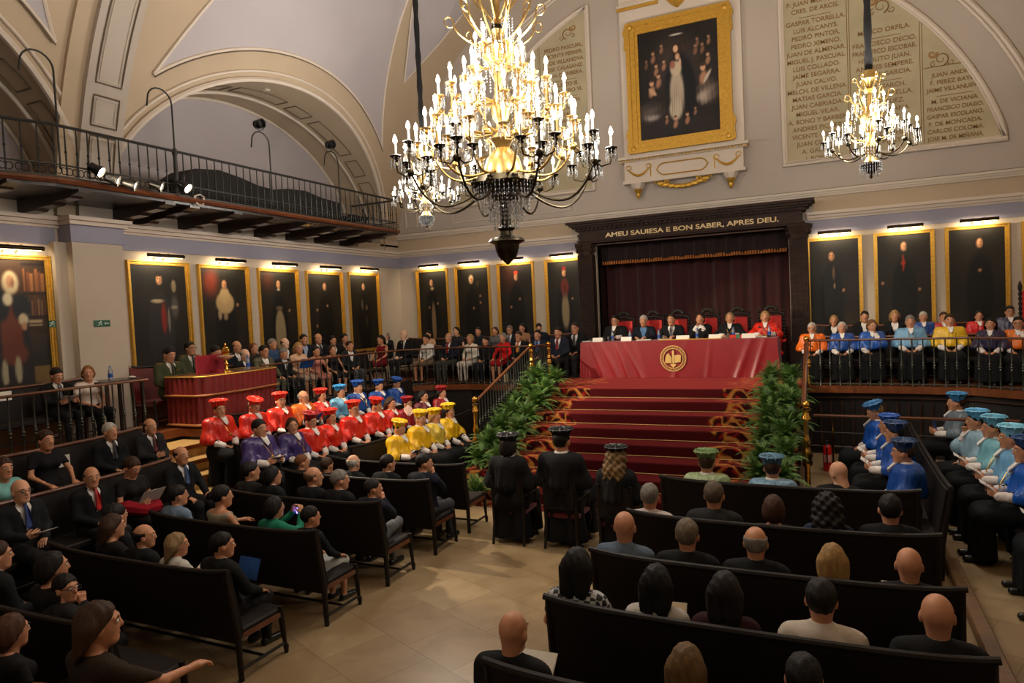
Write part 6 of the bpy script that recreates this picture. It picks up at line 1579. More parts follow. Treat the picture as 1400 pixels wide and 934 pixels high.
# -- left gallery, front row and back row (facing the camera)
g = 'audience on the left gallery'
F = [(521, 458, dict(cloth='dress', col=(110, 20, 28), fem=True, hair='long', hcol=DARK, arms=('knee', 'knee')), 'person in dark red dress with long black hair, crossed hands, front gallery row'),
     (553, 451, dict(cloth='suit', tie=(20, 20, 24), hair='bald', skin='pale'), 'bald bearded person in black suit and black tie on the left gallery'),
     (583, 457, dict(cloth='jacketdress', col=WH, low=(120, 100, 80), fem=True, hair='bun', hcol=DARK, arms=('knee', 'lap')), 'person in white jacket with dark tied hair beside the bald one in black'),
     (614, 455, dict(cloth='suit', col=NAVY, tie=(150, 24, 30), low=(66, 64, 60), hair='fringe', hcol=GREYH), 'balding person in navy jacket with red tie and grey trousers'),
     (643, 457, dict(cloth='shirt', col=(214, 204, 188), low=(206, 196, 182), fem=True, hair='bob', hcol=BLOND), 'blonde person all in white on the left gallery'),
     (664, 460, dict(cloth='suit', hair='short', hcol=DARK, col2=(30, 30, 32)), 'dark haired person in black between the one in white and the one in red'),
     (688, 455, dict(cloth='jacketdress', col=(196, 30, 30), low=(150, 24, 30), fem=True, hair='bob', hcol=GREYH, arms=('knee', 'knee')), 'grey haired person in bright red jacket on the left gallery'),
     (709, 453, dict(cloth='suit', tie=(206, 120, 40), hair='short', hcol=(66, 50, 40), glasses=True), 'bespectacled person in dark suit with orange tie'),
     (735, 451, dict(cloth='suit', col=NAVY, col2=(120, 150, 190), tie=(40, 60, 110), hair='parted', hcol=DARK), 'person in navy suit with pale blue shirt behind the short brass newels'),
     (763, 447, dict(cloth='suit', col=(30, 34, 46), tie=(120, 26, 34), hair='short', hcol=(40, 30, 26)), 'person in dark blue suit with dark red tie nearest the red table, front'),
     (786, 441, dict(cloth='suit', tie=(24, 24, 30), hair='short', hcol=(60, 48, 40), glasses=True), 'tall bespectacled person in black suit and black tie just left of the red table')]
for i, (px, py, k, l) in enumerate(F): put(atY(px, py, 14.1 if px < 745 else 13.95 if px < 780 else 14.35), GZ if px < 745 else DZ-.07, 180-(8 if px < 700 else 0), l, g, **k)
Bk = [(586, 452, dict(cloth='tee', col=(190, 150, 120), fem=True, hair='bun', hcol=DARK), 'person in sleeveless pale top right behind the one in white jacket'),
      (624, 447, dict(cloth='tee', col=(40, 40, 44), fem=True, hair='bob', hcol=DARK, skin='fair'), 'smiling short haired person in the back gallery row under the second portrait'),
      (654, 447, dict(cloth='shirt', col=(36, 38, 44), hair='parted', hcol=DARK), 'dark haired person in dark sweater, back gallery row, behind the one in white'),
      (677, 447, dict(cloth='shirt', col=(96, 96, 98), fem=True, hair='bob', hcol=BROWN), 'brown haired person in grey top, back gallery row, behind the red jacket'),
      (697, 445, dict(cloth='suit', col=(32, 34, 38), tie=(90, 90, 100), hair='short', hcol=(110, 100, 92), glasses=True), 'grey haired bespectacled person in dark suit in the back gallery row'),
      (714, 442, dict(cloth='tee', col=(150, 110, 80), fem=True, hair='long', hcol=DARK), 'long haired person in tan top in the back gallery row'),
      (737, 442, dict(cloth='suit', col=NAVY, hair='short', hcol=DARK, head=(25, -10)), 'person in navy jacket looking down at the right end of the back gallery row'),
      (501, 462, dict(cloth='suit', hair='parted', hcol=DARK, head=(0, -14)), 'person in black bending forward behind the dark red dress'),
      (529, 457, dict(cloth='suit', col2=WH, hair='bob', hcol=GREYH, fem=True), 'grey haired person with white collar between the dark red dress and the bald one')]
for px, py, k, l in Bk: put(atY(px, py, 15.1), GZ+.17, 180, l, g, **k)
# -- along the left wall
g = 'audience along the left wall'
Lw = [(229, 474, -9.75, dict(cloth='uniform', col=(66, 70, 48), hair='short', hcol=DARK, head=(0, -16), tie=(60, 60, 40)), 'army officer in green uniform looking down, leftmost behind the draped desk'),
      (258, 467, -10.15, dict(cloth='uniform', col=(70, 72, 52), hair='short', hcol=DARK, glasses=True, tie=(50, 50, 40)), 'bespectacled army officer in green uniform behind the red velvet case'),
      (293, 473, -9.85, dict(cloth='uniform', col=(18, 20, 30), hair='parted', hcol=DARK, head=(0, -14)), 'naval officer in black uniform with gold badges at the draped desk'),
      (322, 466, -10.2, dict(cloth='uniform', col=(26, 32, 44), hair='fringe', hcol=(50, 40, 34)), 'balding officer in dark blue uniform behind the draped desk'),
      (333, 477, -9.8, dict(cloth='suit', tie=(160, 130, 60), hair='fringe', hcol=GREYH, skin='pale', head=(0, -14)), 'bald person in black suit with pale tie bowed forward at the desk end'),
      (345, 469, -10.3, dict(cloth='shirt', col=(40, 34, 34), fem=True, hair='bob', hcol=(100, 62, 36)), 'auburn haired person in dark top before the cream cape portrait'),
      (359, 472, -9.75, dict(cloth='camo', hair='short', hcol=DARK, glasses=True, arms=('knee', 'knee')), 'bespectacled soldier in camouflage behind the left gallery railing'),
      (371, 463, -10.3, dict(cloth='shirt', col=(52, 74, 110), hair='short', hcol=GREYH), 'grey haired person in blue shirt in the back row of the left wall'),
      (388, 462, -10.3, dict(cloth='suit', hair='fringe', hcol=BROWN, skin='pale'), 'balding person in dark suit in the back row before the cleric portrait'),
      (386, 476, -9.8, dict(cloth='suit', hair='parted', hcol=GREYH, head=(0, -12), col2=(190, 190, 190)), 'grey haired person in black leaning forward beside the soldier'),
      (407, 468, -9.75, dict(cloth='blouse', col=(198, 160, 130), low=(180, 150, 130), fem=True, hair='long', hcol=BLOND, arms=('lap', 'lap')), 'long blond haired person in pale pink with a blue folder'),
      (414, 457, -10.3, dict(cloth='suit', col=NAVY, col2=(150, 165, 190), hair='short', hcol=DARK), 'dark haired person in navy jacket behind the blond one'),
      (431, 473, -9.72, dict(cloth='dress', col=(176, 112, 100), fem=True, hair='bun', hcol=DARK, arms=('knee', 'lap')), 'person in pink floral dress with dark tied hair behind the railing'),
      (434, 456, -10.3, dict(cloth='suit', tie=(24, 24, 28), hair='fringe', hcol=DARK, col2=WH), 'bald smiling person in black suit with black tie, back row'),
      (453, 472, -9.68, dict(cloth='dress', col=(30, 26, 30), fem=True, hair='bob', hcol=BROWN, arms=('knee', 'knee')), 'brown haired person in black dress behind the railing beside the pink dress'),
      (454, 459, -10.3, dict(cloth='suit', col2=WH, fem=True, hair='bun', hcol=DARK), 'dark haired person with white lapel in the back row'),
      (470, 456, -10.25, dict(cloth='suit', col=(26, 26, 30), col2=(170, 130, 90), fem=True, hair='bun', hcol=DARK), 'person in black jacket nearest the room corner, back row'),
      (477, 466, -9.6, dict(cloth='suit', col=(30, 32, 36), low=(74, 74, 74), hair='short', hcol=BROWN, arms=('lap', 'knee')), 'person in dark jacket and grey trousers at the bend of the railing'),
      (75, 503, -9.95, dict(cloth='suit', hair='parted', hcol=DARK, tie=(30, 30, 34), arms=('book', 'book'), head=(0, -18)), 'person in dark suit reading at the far left gallery below the big portrait'),
      (118, 500, -9.75, dict(cloth='tee', col=(220, 206, 192), low=(20, 20, 22), fem=True, hair='bob', hcol=(140, 88, 46), head=(-30, 0)), 'auburn haired person in white sleeveless top behind the far left railing')]
for px, py, X, k, l in Lw: put(atX(px, py, X), GZ+(.15 if X < -10.1 else 0), -92+(-16 if px > 395 else 0), l, g, **k)
# -- doctors on the left tiers, facing right
g = 'caped doctors on the left'
R3 = [(297, 543, RED, dict(hat=RED, hair='short', hcol=BROWN, medal=True, head=(-10, 0)), 'doctor in scarlet cape and hat, leftmost of the back row'),
      (345, 541, RED, dict(hat=RED, hair='short', hcol=GREYH, head=(0, -20)), 'doctor in scarlet cape with head bowed, second of the back row'),
      (381, 534, RED, dict(hat=RED, hair='parted', hcol=DARK, head=(-20, 0)), 'doctor in scarlet cape with tall red hat, third of the back row'),
      (413, 534, ORG, dict(hair='fringe', hcol=GREYH, glasses=True, arms=('book', 'book')), 'hatless balding doctor in orange cape reading a dark booklet'),
      (437, 529, RED, dict(hat=RED, hair='bob', hcol=DARK, fem=True), 'doctor in orange-red cape with chin length dark hair, fifth of the back row'),
      (463, 524, LBL, dict(hat=(40, 130, 190), hair='bob', hcol=BROWN, fem=True), 'doctor in bright sky blue cape and hat in the back row'),
      (487, 518, BLU, dict(hat=BLU, hair='short', hcol=DARK, medal=True), 'doctor in dark blue cape right of the sky blue one'),
      (516, 517, BLU, dict(hat=BLU, hair='short', hcol=DARK), 'doctor in blue cape, second from the right end of the back row'),
      (540, 514, BLU, dict(hat=BLU, hair='parted', hcol=BROWN, head=(0, -14)), 'doctor in blue cape with white collar, right end of the back row')]
for px, py, c, k, l in R3: put(atX(px, py, -8.02), .52, -95, l, g, cloth='robe', col=c, dist=9.5 if px < 480 else 12, **k)
R2 = [(352, 573, PUR, dict(hair='short', hcol=DARK, medal=True, arms=('book', 'book')), 'hatless doctor in purple cape holding a white paper'),
      (397, 571, PUR, dict(hair='bob', hcol=BROWN, fem=True, medal=True, head=(-30, 0)), 'brown haired doctor in purple cape, right of the other purple one'),
      (422, 560, RED, dict(hat=CRIM, hair='short', hcol=DARK, head=(0, -10)), 'doctor in red cape and dark red hat, beside the purple capes'),
      (449, 556, RED, dict(hat=RED, hair='bob', hcol=DARK, fem=True), 'doctor in red cape with bobbed hair in the middle row'),
      (481, 545, RED, dict(hat=RED, hair='parted', hcol=DARK, glasses=True, head=(-15, 0)), 'stout doctor in bright red cape in the centre of the middle row'),
      (512, 541, RED, dict(hat=RED, hair='short', hcol=DARK, head=(15, -8)), 'doctor in red cape and straight red hat right of the stout one'),
      (532, 543, RED, dict(hair='long', hcol=BROWN, fem=True), 'hatless long brown haired doctor in red cape waving a pale fan'),
      (555, 540, CRIM, dict(hat=CRIM, hair='short', hcol=DARK, glasses=True), 'doctor in crimson cape and hat behind the yellow ones'),
      (577, 534, (90, 18, 26), dict(hair='long', hcol=DARK, fem=True), 'hatless dark haired doctor in dark red cape behind the yellow ones'),
      (602, 526, CRIM, dict(hat=CRIM, hair='long', hcol=DARK, fem=True), 'doctor in crimson cape and hat, right end of the middle row')]
for i, (px, py, c, k, l) in enumerate(R2): put(atX(px, py, -7.06), .27, -95, l, g, cloth='robe', col=c, dist=9, **k)
R1 = [(543, 571, YEL, dict(hat=YEL, hair='parted', hcol=DARK, arms=('book', 'book'), head=(0, -12)), 'doctor in yellow cape and hat looking down, leftmost of the yellow four'),
      (572, 558, YEL, dict(hat=YEL, hair='short', hcol=GREYH, head=(-12, -6)), 'doctor in yellow cape, second of the yellow four'),
      (592, 556, (220, 190, 70), dict(hat=YEL, hair='bob', hcol=BLOND, fem=True), 'doctor in pale yellow cape with fair hair, third of the yellow four'),
      (611, 549, YEL, dict(hat=YEL, hair='long', hcol=DARK, fem=True, arms=('knee', 'knee')), 'doctor in yellow cape with long dark hair, right end of the yellow four')]
for px, py, c, k, l in R1: put(atX(px, py, -6.2), 0, -92, l, g, cloth='robe', col=c, dist=9, **k)
# -- side rows at the far left, facing right
g = 'audience on the left side benches'
A = [(60, 588, -8.25, .55, dict(cloth='tee', col=(22, 22, 26), low=(20, 20, 24), fem=True, hair='bun', hcol=BROWN, arms=('knee', 'knee')), 'person in sleeveless black top seated below the far left railing'),
     (148, 578, -8.25, .55, dict(cloth='suit', tie=(30, 30, 40), hair='short', hcol=WHH), 'white haired person in dark suit and tie below the left railing'),
     (203, 572, -8.25, .55, dict(cloth='suit', col=(34, 34, 36), tie=(90, 40, 40), hair='fringe', hcol=BROWN, arms=('lap', 'book')), 'balding person in dark suit beside the pale side stair'),
     (2, 625, -7.9, .4, dict(cloth='tee', col=(120, 176, 172), low=(40, 40, 44), fem=True, hair='long', hcol=BROWN), 'person in turquoise top cut by the left edge'),
     (25, 655, -7.2, .26, dict(cloth='suit', col=(26, 28, 32), tie=(44, 62, 120), hair='bald', glasses=True, skin='fair', arms=('lap', 'book')), 'bald bespectacled person in dark suit with blue tie at the left edge'),
     (122, 638, -7.2, .26, dict(cloth='suit', tie=(176, 28, 30), hair='fringe', hcol=(60, 50, 44), head=(-20, 0)), 'bald person in dark suit with bright red tie'),
     (178, 625, -7.2, .26, dict(cloth='tee', col=(24, 22, 24), low=(30, 26, 30), fem=True, hair='bun', hcol=BROWN, head=(0, -25), arms=('lap', 'book')), 'person in black strappy top looking down at a white paper, red shawl on the arm'),
     (245, 610, -7.2, .26, dict(cloth='suit', tie=(70, 90, 130), hair='fringe', hcol=DARK, arms=('knee', 'knee')), 'balding person in dark suit with blue tie at the foot of the pale stair')]
for px, py, X, f, k, l in A: put(atX(px, py, X), f, -90, l, g, **k)
# -- left floor block, facing the dais
g = 'audience of the left floor benches'
LBL_ = [(578, 621, 6.99, dict(cloth='suit', col=NAVY, hair='parted', hcol=DARK, arms=('lap', 'chin'), head=(-50, 0), low=(60, 62, 66)), 'person in navy suit with hand on the chin, aisle end of the front left bench'),
       (528, 622, 6.99, dict(cloth='suit', hair='short', hcol=DARK, head=(-25, 0)), 'dark haired person in black suit, second from the aisle on the front left bench'),
       (481, 622, 6.99, dict(cloth='suit', hair='fringe', hcol=WHH, skin='fair'), 'bald person with white fringe in dark suit on the front left bench'),
       (445, 627, 6.99, dict(cloth='suit', hair='short', hcol=BROWN), 'brown haired person in black on the front left bench, beside the white fringed one'),
       (411, 622, 6.99, dict(cloth='suit', col=(40, 30, 24), hair='parted', hcol=GINGER, head=(-35, 0)), 'ginger haired person on the front left bench before the purple doctors'),
       (508, 655, 6.03, dict(cloth='suit', col=NAVY, hair='short', hcol=(40, 36, 34), arms=('lap', 'chin'), legs='crossed', low=(96, 98, 100), head=(-45, 0)), 'person in navy jacket and light grey trousers, hand raised to the face, by the aisle'),
       (462, 643, 6.03, dict(cloth='suit', hair='short', hcol=GREYH, head=(-40, 0)), 'grey haired person in dark suit, second bench from the front, left block'),
       (426, 639, 6.03, dict(cloth='suit', hair='fringe', hcol=(120, 90, 70), head=(-40, 0)), 'balding person with white hearing piece in black suit, left block'),
       (370, 638, 6.03, dict(cloth='suit', hair='bob', hcol=DARK, fem=True, head=(-30, 0)), 'person with big dark hair before the purple doctors'),
       (340, 632, 6.03, dict(cloth='shirt', col=(34, 32, 32), hair='parted', hcol=DARK, head=(-25, 0)), 'dark haired person in dark sweater at the inner end of the second left bench'),
       (422, 697, 5.07, dict(cloth='blouse', col=(22, 24, 30), low=(170, 170, 165), fem=True, hair='short', hcol=DARK, arms=('knee', 'knee'), head=(-30, 0)), 'person in black top with striped pale skirt at the aisle end, left block'),
       (372, 680, 5.07, dict(cloth='blouse', col=(34, 120, 92), low=(30, 90, 70), fem=True, hair='bob', hcol=DARK, arms=('phone', 'phone'), head=(-15, 0)), 'person in green top holding up a phone'),
       (300, 664, 5.07, dict(cloth='dress', col=(150, 140, 120), fem=True, hair='bun', hcol=DARK, arms=('reach', 'knee'), head=(-30, 0)), 'bare shouldered person in patterned pale dress, left block'),
       (240, 664, 5.07, dict(cloth='shirt', col=(110, 130, 150), hair='short', hcol=DARK, head=(-25, 0)), 'dark haired person in pale blue shirt, left block'),
       (300, 729, 4.06, dict(cloth='suit', hair='parted', hcol=DARK, arms=('book', 'knee'), head=(-35, 0)), 'dark haired person in black suit with white collar holding a blue booklet'),
       (238, 732, 4.06, dict(cloth='blouse', col=(196, 190, 180), low=(40, 40, 44), fem=True, hair='long', hcol=(150, 122, 84), head=(-35, 0), arms=('book', 'book')), 'long blond haired person in white blouse with a paper, left block'),
       (193, 718, 4.06, dict(cloth='suit', hair='fringe', hcol=DARK, head=(-45, 0)), 'balding person in black suit with white collar left of the blond one'),
       (150, 704, 4.06, dict(cloth='tee', col=(30, 28, 28), fem=True, hair='long', hcol=BROWN, head=(-20, 0)), 'long brown haired person in black, far inside the left block'),
       (84, 790, 3.08, dict(cloth='suit', col=(34, 32, 32), hair='short', hcol=DARK, glasses=True, arms=('lap', 'chin'), head=(-75, 0)), 'bespectacled person in dark jacket with hand raised, seen from the side at lower left'),
       (126, 826, 2.42, dict(cloth='tee', col=(46, 36, 26), low=(130, 90, 30), fem=True, hair='long', hcol=BROWN, arms=('knee', 'reach'), head=(-30, 0)), 'long haired person in brown top with yellow bracelet at lower left'),
       (8, 842, 2.42, dict(cloth='tee', col=(26, 24, 24), fem=True, hair='bob', hcol=(80, 50, 34)), 'brown haired person cut by the lower left edge')]
for px, py, Y, k, l in LBL_: put(atY(px, py, Y), 0, -4, l, g, **k)
# -- centre aisle chairs
g = 'black robed people on the aisle chairs'
put((-3.6, 7.45, 1.4), 0, 4, 'person in black robe and black hat, left of the three aisle chairs', g, cloth='robe', col=(20, 20, 22), hat=(20, 20, 22), hair='bob', hcol=DARK, fem=True, smax=1.0)
put((-2.93, 7.5, 1.46), 0, 0, 'tall person in black robe with white collar on the middle aisle chair', g, cloth='robe', col=(20, 20, 22), hat=(18, 18, 20), hair='short', hcol=DARK, smax=1.06)
put((-2.22, 7.35, 1.3), 0, -4, 'person in black with long curly fair-ended hair on the right aisle chair', g, cloth='robe', col=(20, 20, 22), hat=(18, 18, 20), hair='curly', hcol=(118, 92, 58), fem=True)
# -- right floor block, facing the dais
g = 'audience of the right floor benches'
RBk = [(965, 611, 7.47, dict(cloth='robe', col=(150, 168, 122), hat=(92, 120, 68), hair='parted', hcol=BROWN), 'doctor in pale green cape and green hat seen from behind'),
       (1055, 618, 7.47, dict(cloth='robe', col=(110, 150, 176), hat=(62, 104, 128), hair='short', hcol=BROWN), 'doctor in pale blue cape and teal hat seen from behind, beside the fern'),
       (1146, 632, 7.47, dict(cloth='suit', hair='bald', skin='fair', head=(40, -20)), 'bald person bent forward at the end of the front right bench'),
       (887, 662, 6.12, dict(cloth='shirt', col=(206, 190, 184), hair='short', hcol=GREYH), 'grey haired person in white shirt at the aisle end, second right bench'),
       (975, 659, 6.12, dict(cloth='suit', col=(38, 38, 38), hair='parted', hcol=(96, 82, 68)), 'short grey haired person in dark suit, second right bench'),
       (1057, 678, 6.12, dict(cloth='tee', col=(40, 34, 30), fem=True, hair='bob', hcol=(70, 44, 28)), 'brown haired person in dark top, second right bench'),
       (1131, 675, 6.12, dict(cloth='tee', col=(34, 44, 66), fem=True, hair='curly', hcol=(28, 22, 20)), 'person with wide dark hair and blue top, second right bench'),
       (1217, 677, 6.12, dict(cloth='suit', hair='short', hcol=DARK), 'dark haired person in black at the right end, second right bench'),
       (852, 700, 5.07, dict(cloth='shirt', col=(92, 106, 122), hair='bald', skin='warm'), 'bald person in blue-grey shirt at the aisle end of the middle right bench'),
       (938, 711, 5.07, dict(cloth='suit', hair='short', hcol=(112, 100, 84)), 'grey haired person in dark suit right of the bald one in blue shirt'),
       (1032, 721, 5.07, dict(cloth='suit', hair='fringe', hcol=GREYH), 'grey haired person with thinning crown in the middle of the right block'),
       (1138, 745, 5.05, dict(cloth='tee', col=(30, 28, 30), fem=True, hair='long', hcol=BLOND), 'long straight blond haired person in the right block'),
       (1243, 750, 5.0, dict(cloth='suit', hair='bald', skin='warm', arms=('book', 'book')), 'bald person in black jacket reading an open book, right block'),
       (787, 751, 4.15, dict(cloth='plaid', fem=True, hair='long', hcol=(18, 15, 15), arms=('knee', 'knee')), 'person with long black hair and black and white plaid top at the aisle'),
       (896, 774, 4.15, dict(cloth='blouse', col=(200, 194, 184), fem=True, hair='long', hcol=(18, 15, 15), arms=('book', 'book')), 'person with long black hair and white blouse holding a booklet'),
       (990, 784, 4.15, dict(cloth='tee', col=(52, 24, 26), fem=True, hair='long', hcol=(24, 18, 18)), 'person with long dark hair and maroon top'),
       (1122, 794, 4.15, dict(cloth='shirt', col=(204, 192, 178), hair='parted', hcol=(26, 22, 20), smax=1.0), 'broad person in white shirt with dark hair, right block'),
       (1282, 814, 4.15, dict(cloth='suit', hair='bald', skin='warm', smax=1.0), 'bald person in black jacket with white collar near the aisle kerb'),
       (698, 839, 3.32, dict(cloth='suit', hair='bald', skin='warm', arms=('lap', 'book'), head=(-8, -8)), 'bald person in black jacket holding a white paper at the bottom centre'),
       (937, 884, 3.32, dict(cloth='suit', hair='long', hcol=(110, 84, 50), fem=True), 'fair haired person at the bottom edge of the right block'),
       (1098, 898, 3.32, dict(cloth='suit', hair='short', hcol=(20, 18, 18)), 'dark haired person at the very bottom, right of the fair haired one')]
for px, py, Y, k, l in RBk: put(atY(px, py, Y), 0, 2, l, g, **k)
for (x, y, f, fc, k, l) in [(-6.1, 3.12, 0, -4, dict(cloth='suit', hair='short', hcol=BROWN, head=(-20, 0)), 'brown haired person in dark jacket deep inside the lower left block'), (-5.35, 3.1, 0, -4, dict(cloth='tee', col=(30, 28, 30), fem=True, hair='bob', hcol=DARK, head=(-20, 0)), 'dark haired person in black beside the bespectacled one at lower left'),
        (-7.2, 3.0, .26, -90, dict(cloth='suit', hair='parted', hcol=GREYH, tie=(60, 60, 70)), 'grey haired dark suited person on the lower side bench, second from the left edge'), (-6.2, 4.2, 0, -4, dict(cloth='suit', hair='short', hcol=DARK), 'dark haired person in black at the inner end of the fourth left bench'),
        (-5.5, 2.42, 0, -4, dict(cloth='suit', hair='short', hcol=DARK), 'dark haired person low in the bottom left corner')]:
    put((x, y, f+1.17), f, fc, l, 'audience in the dark lower left corner', **k)
# -- right gallery
g = 'doctors on the right gallery'
G1 = [(1110, 441, ORG, dict(hair='parted', hcol=WHH, glasses=True, medal=True), 'white haired doctor in orange cape beside the newel, right gallery'),
      (1151, 440, (30, 74, 150), dict(hair='bob', hcol=WHH, fem=True), 'white haired doctor in royal blue cape, second on the right gallery'),
      (1192, 437, (30, 80, 160), dict(hair='bob', hcol=(120, 84, 52), fem=True, head=(20, -10), arms=('chin', 'lap')), 'brown haired doctor in royal blue cape with a hand raised'),
      (1244, 431, (110, 160, 196), dict(hair='short', hcol=GREYH, medal=True), 'doctor in light sky blue cape with a hand at the brow, right gallery'),
      (1298, 429, (222, 176, 34), dict(hair='short', hcol=BROWN), 'stout dark haired doctor in yellow cape, right gallery'),
      (1354, 434, (40, 34, 62), dict(hair='long', hcol=DARK, fem=True), 'long dark haired doctor in dark purple cape, right gallery'),
      (1392, 433, (220, 110, 30), dict(hair='parted', hcol=DARK, glasses=True, arms=('chin', 'lap')), 'bespectacled doctor in orange cape at the right edge of the gallery')]
for px, py, c, k, l in G1: put(atY(px, py, 14.1 if px < 1340 else 13.8), GZ, 178 if px < 1340 else 165, l, g, cloth='robe', col=c, **k)
G2 = [(1140, 431, 'suit', (20, 20, 22), dict(hair='bob', hcol=BLOND, fem=True), 'blond person in black behind the white haired doctor in blue'),
      (1182, 425, 'suit', (20, 20, 22), dict(hair='short', hcol=DARK), 'dark haired person in black in the back row, right gallery'),
      (1223, 424, 'suit', (22, 22, 24), dict(hair='long', hcol=BLOND, fem=True), 'long blond haired person in black in the back row, right gallery'),
      (1262, 426, 'robe', (26, 66, 138), dict(hair='short', hcol=WHH), 'white haired doctor in blue cape in the back row, right gallery'),
      (1290, 432, 'robe', (170, 24, 24), dict(hair='parted', hcol=BROWN), 'doctor in red hidden behind the yellow caped one'),
      (1338, 425, 'robe', (196, 24, 28), dict(hair='bob', hcol=DARK, fem=True), 'short dark haired doctor in bright red cape in the back row'),
      (1380, 418, 'robe', (38, 34, 70), dict(hair='short', hcol=DARK, glasses=True), 'bespectacled doctor in indigo cape with white bow, back row at the right')]
for px, py, cl_, c, k, l in G2: put(atY(px, py, 15.1), GZ+.17, 178, l, g, cloth=cl_, col=c, **k)
# -- right rows facing the stairs
g = 'blue caped doctors at the right'
H1 = [(1199, 546, .70, 11.0, dict(hat=(36, 92, 140), hair='short', hcol=BLOND, head=(20, -20)), 'doctor in royal blue cape, farthest of the inner right row'),
      (1217, 563, .70, 10.2, dict(hat=BLU, hair='parted', hcol=DARK, arms=('book', 'book')), 'doctor in royal blue cape with white paper, second of the inner right row'),
      (1226, 572, .70, 9.45, dict(hat=(24, 52, 96), hair='short', hcol=DARK, arms=('book', 'book')), 'doctor in royal blue cape, third of the inner right row'),
      (1238, 596, .70, 8.35, dict(hat=(26, 54, 92), hair='short', hcol=BROWN), 'doctor in royal blue cape with white collar, nearest of the inner right row')]
for px, py, X, Y, k, l in H1:
    p = onY(px, py, Y); put((float(p[0]), Y, float(p[2])), 0, 88, l, g, cloth='robe', col=(20, 76, 160), **k)
H2 = [(1310, 529, 11.9, (96, 110, 120), dict(hat=(50, 120, 170), hair='parted', hcol=BROWN, arms=('book', 'book')), 'doctor in grey-blue cape raising a blue booklet, far end of the outer right row'),
      (1338, 556, 10.35, (130, 160, 176), dict(hat=(80, 150, 190), hair='short', hcol=DARK, arms=('lap', 'chin')), 'doctor in pale blue cape, second of the outer right row'),
      (1361, 559, 9.75, (110, 168, 180), dict(hat=(86, 150, 176), hair='short', hcol=BROWN, arms=('book', 'book')), 'doctor in turquoise cape with flat light blue hat, third of the outer right row'),
      (1386, 571, 9.1, (104, 158, 196), dict(hat=(110, 176, 200), hair='parted', hcol=DARK, medal=True, arms=('book', 'book')), 'doctor in sky blue cape with pale hat near the right edge'),
      (1408, 590, 8.4, (16, 84, 176), dict(hat=(20, 60, 110), hair='short', hcol=DARK, medal=True, arms=('book', 'book')), 'doctor in bright blue cape cut by the right edge'),
      (1440, 620, 7.6, (16, 84, 176), dict(hat=BLU, hair='short', hcol=BROWN, arms=('book', 'book')), 'doctor at the right edge of whom only lap, shoes and booklet show'),
      (1470, 650, 6.85, BLACK, dict(hair='parted', hcol=BROWN), 'black robed doctor outside the right edge, only shoes and gown visible'),
      (1500, 690, 6.1, BLACK, dict(hair='short', hcol=BROWN), 'black clothed person at the lower right edge, only shoes visible')]
for px, py, Y, c, k, l in H2:
    p = onY(min(px, 1425), py, Y); x = min(float(p[0]), 1.98) if px < 1425 else 1.95; z = float(p[2]) if px < 1425 else 1.2
    put((x, Y, z), 0, 90, l, g, cloth='robe', col=c, **k)
# -- things held in the hands
byl = {p['label']: p for p in PEOPLE}
def hold(sub, label, **k):
    for l, p in byl.items():
        if sub in l: return booklet(p, label, **k)
    print('no holder', sub)
hold('hatless balding doctor in orange', 'dark covered booklet held by the hatless doctor in orange', blue=True, tilt=55)
hold('purple cape holding a white paper', 'white leaflet held by the doctor in purple cape', tilt=30, s=.9)
hold('looking down, leftmost of the yellow', 'blue booklet on the lap of the leftmost yellow doctor', blue=True)
hold('looking down at a white paper', 'large white sheet held by the person in black strappy top', s=1.3, spread=0, tilt=50)
hold('bald bespectacled person in dark suit with blue tie', 'white leaflet on the lap of the bald person with blue tie', spread=.2, tilt=15)
hold('holding a blue booklet', 'bright blue booklet held by the black suited person, lower left', blue=True, col=(38, 88, 165), s=1.2, tilt=70)
hold('long blond haired person in white blouse', 'white paper held by the blond person in white blouse', spread=.2, s=1.1)
hold('reading an open book', 'open book with cream pages read by the bald person in the right block', col=(222, 204, 160), tilt=45, s=1.25)
hold('white blouse holding a booklet', 'open booklet with cream pages held before the white blouse, right block', col=(216, 200, 164), s=1.2, tilt=55)
hold('holding a white paper at the bottom', 'white paper held by the bald person at the bottom centre', spread=.1, s=1.15, tilt=40)
hold('white paper, second of the inner', 'white booklet of the second doctor in the inner right row')
hold('third of the inner right row', 'white booklet of the third doctor in the inner right row')
hold('raising a blue booklet', 'blue booklet raised by the far doctor in grey-blue cape', blue=True, tilt=75, s=1.2)
hold('flat light blue hat', 'white programme on the lap of the turquoise doctor', s=1.1)
hold('pale hat near the right edge', 'white programme on the lap of the sky blue doctor with pale hat', s=1.1)
hold('bright blue cape cut by', 'white programme on the lap of the bright blue doctor at the edge', s=1.1)
hold('only lap, shoes and booklet', 'open white programme lowest at the right edge', s=1.2)
hold('reading at the far left gallery', 'white programme read by the dark suited person below the big portrait', s=1.0)
hold('pale pink with a blue folder', 'bright blue folder on the lap of the blond person in pink', blue=True, s=1.4, tilt=60)
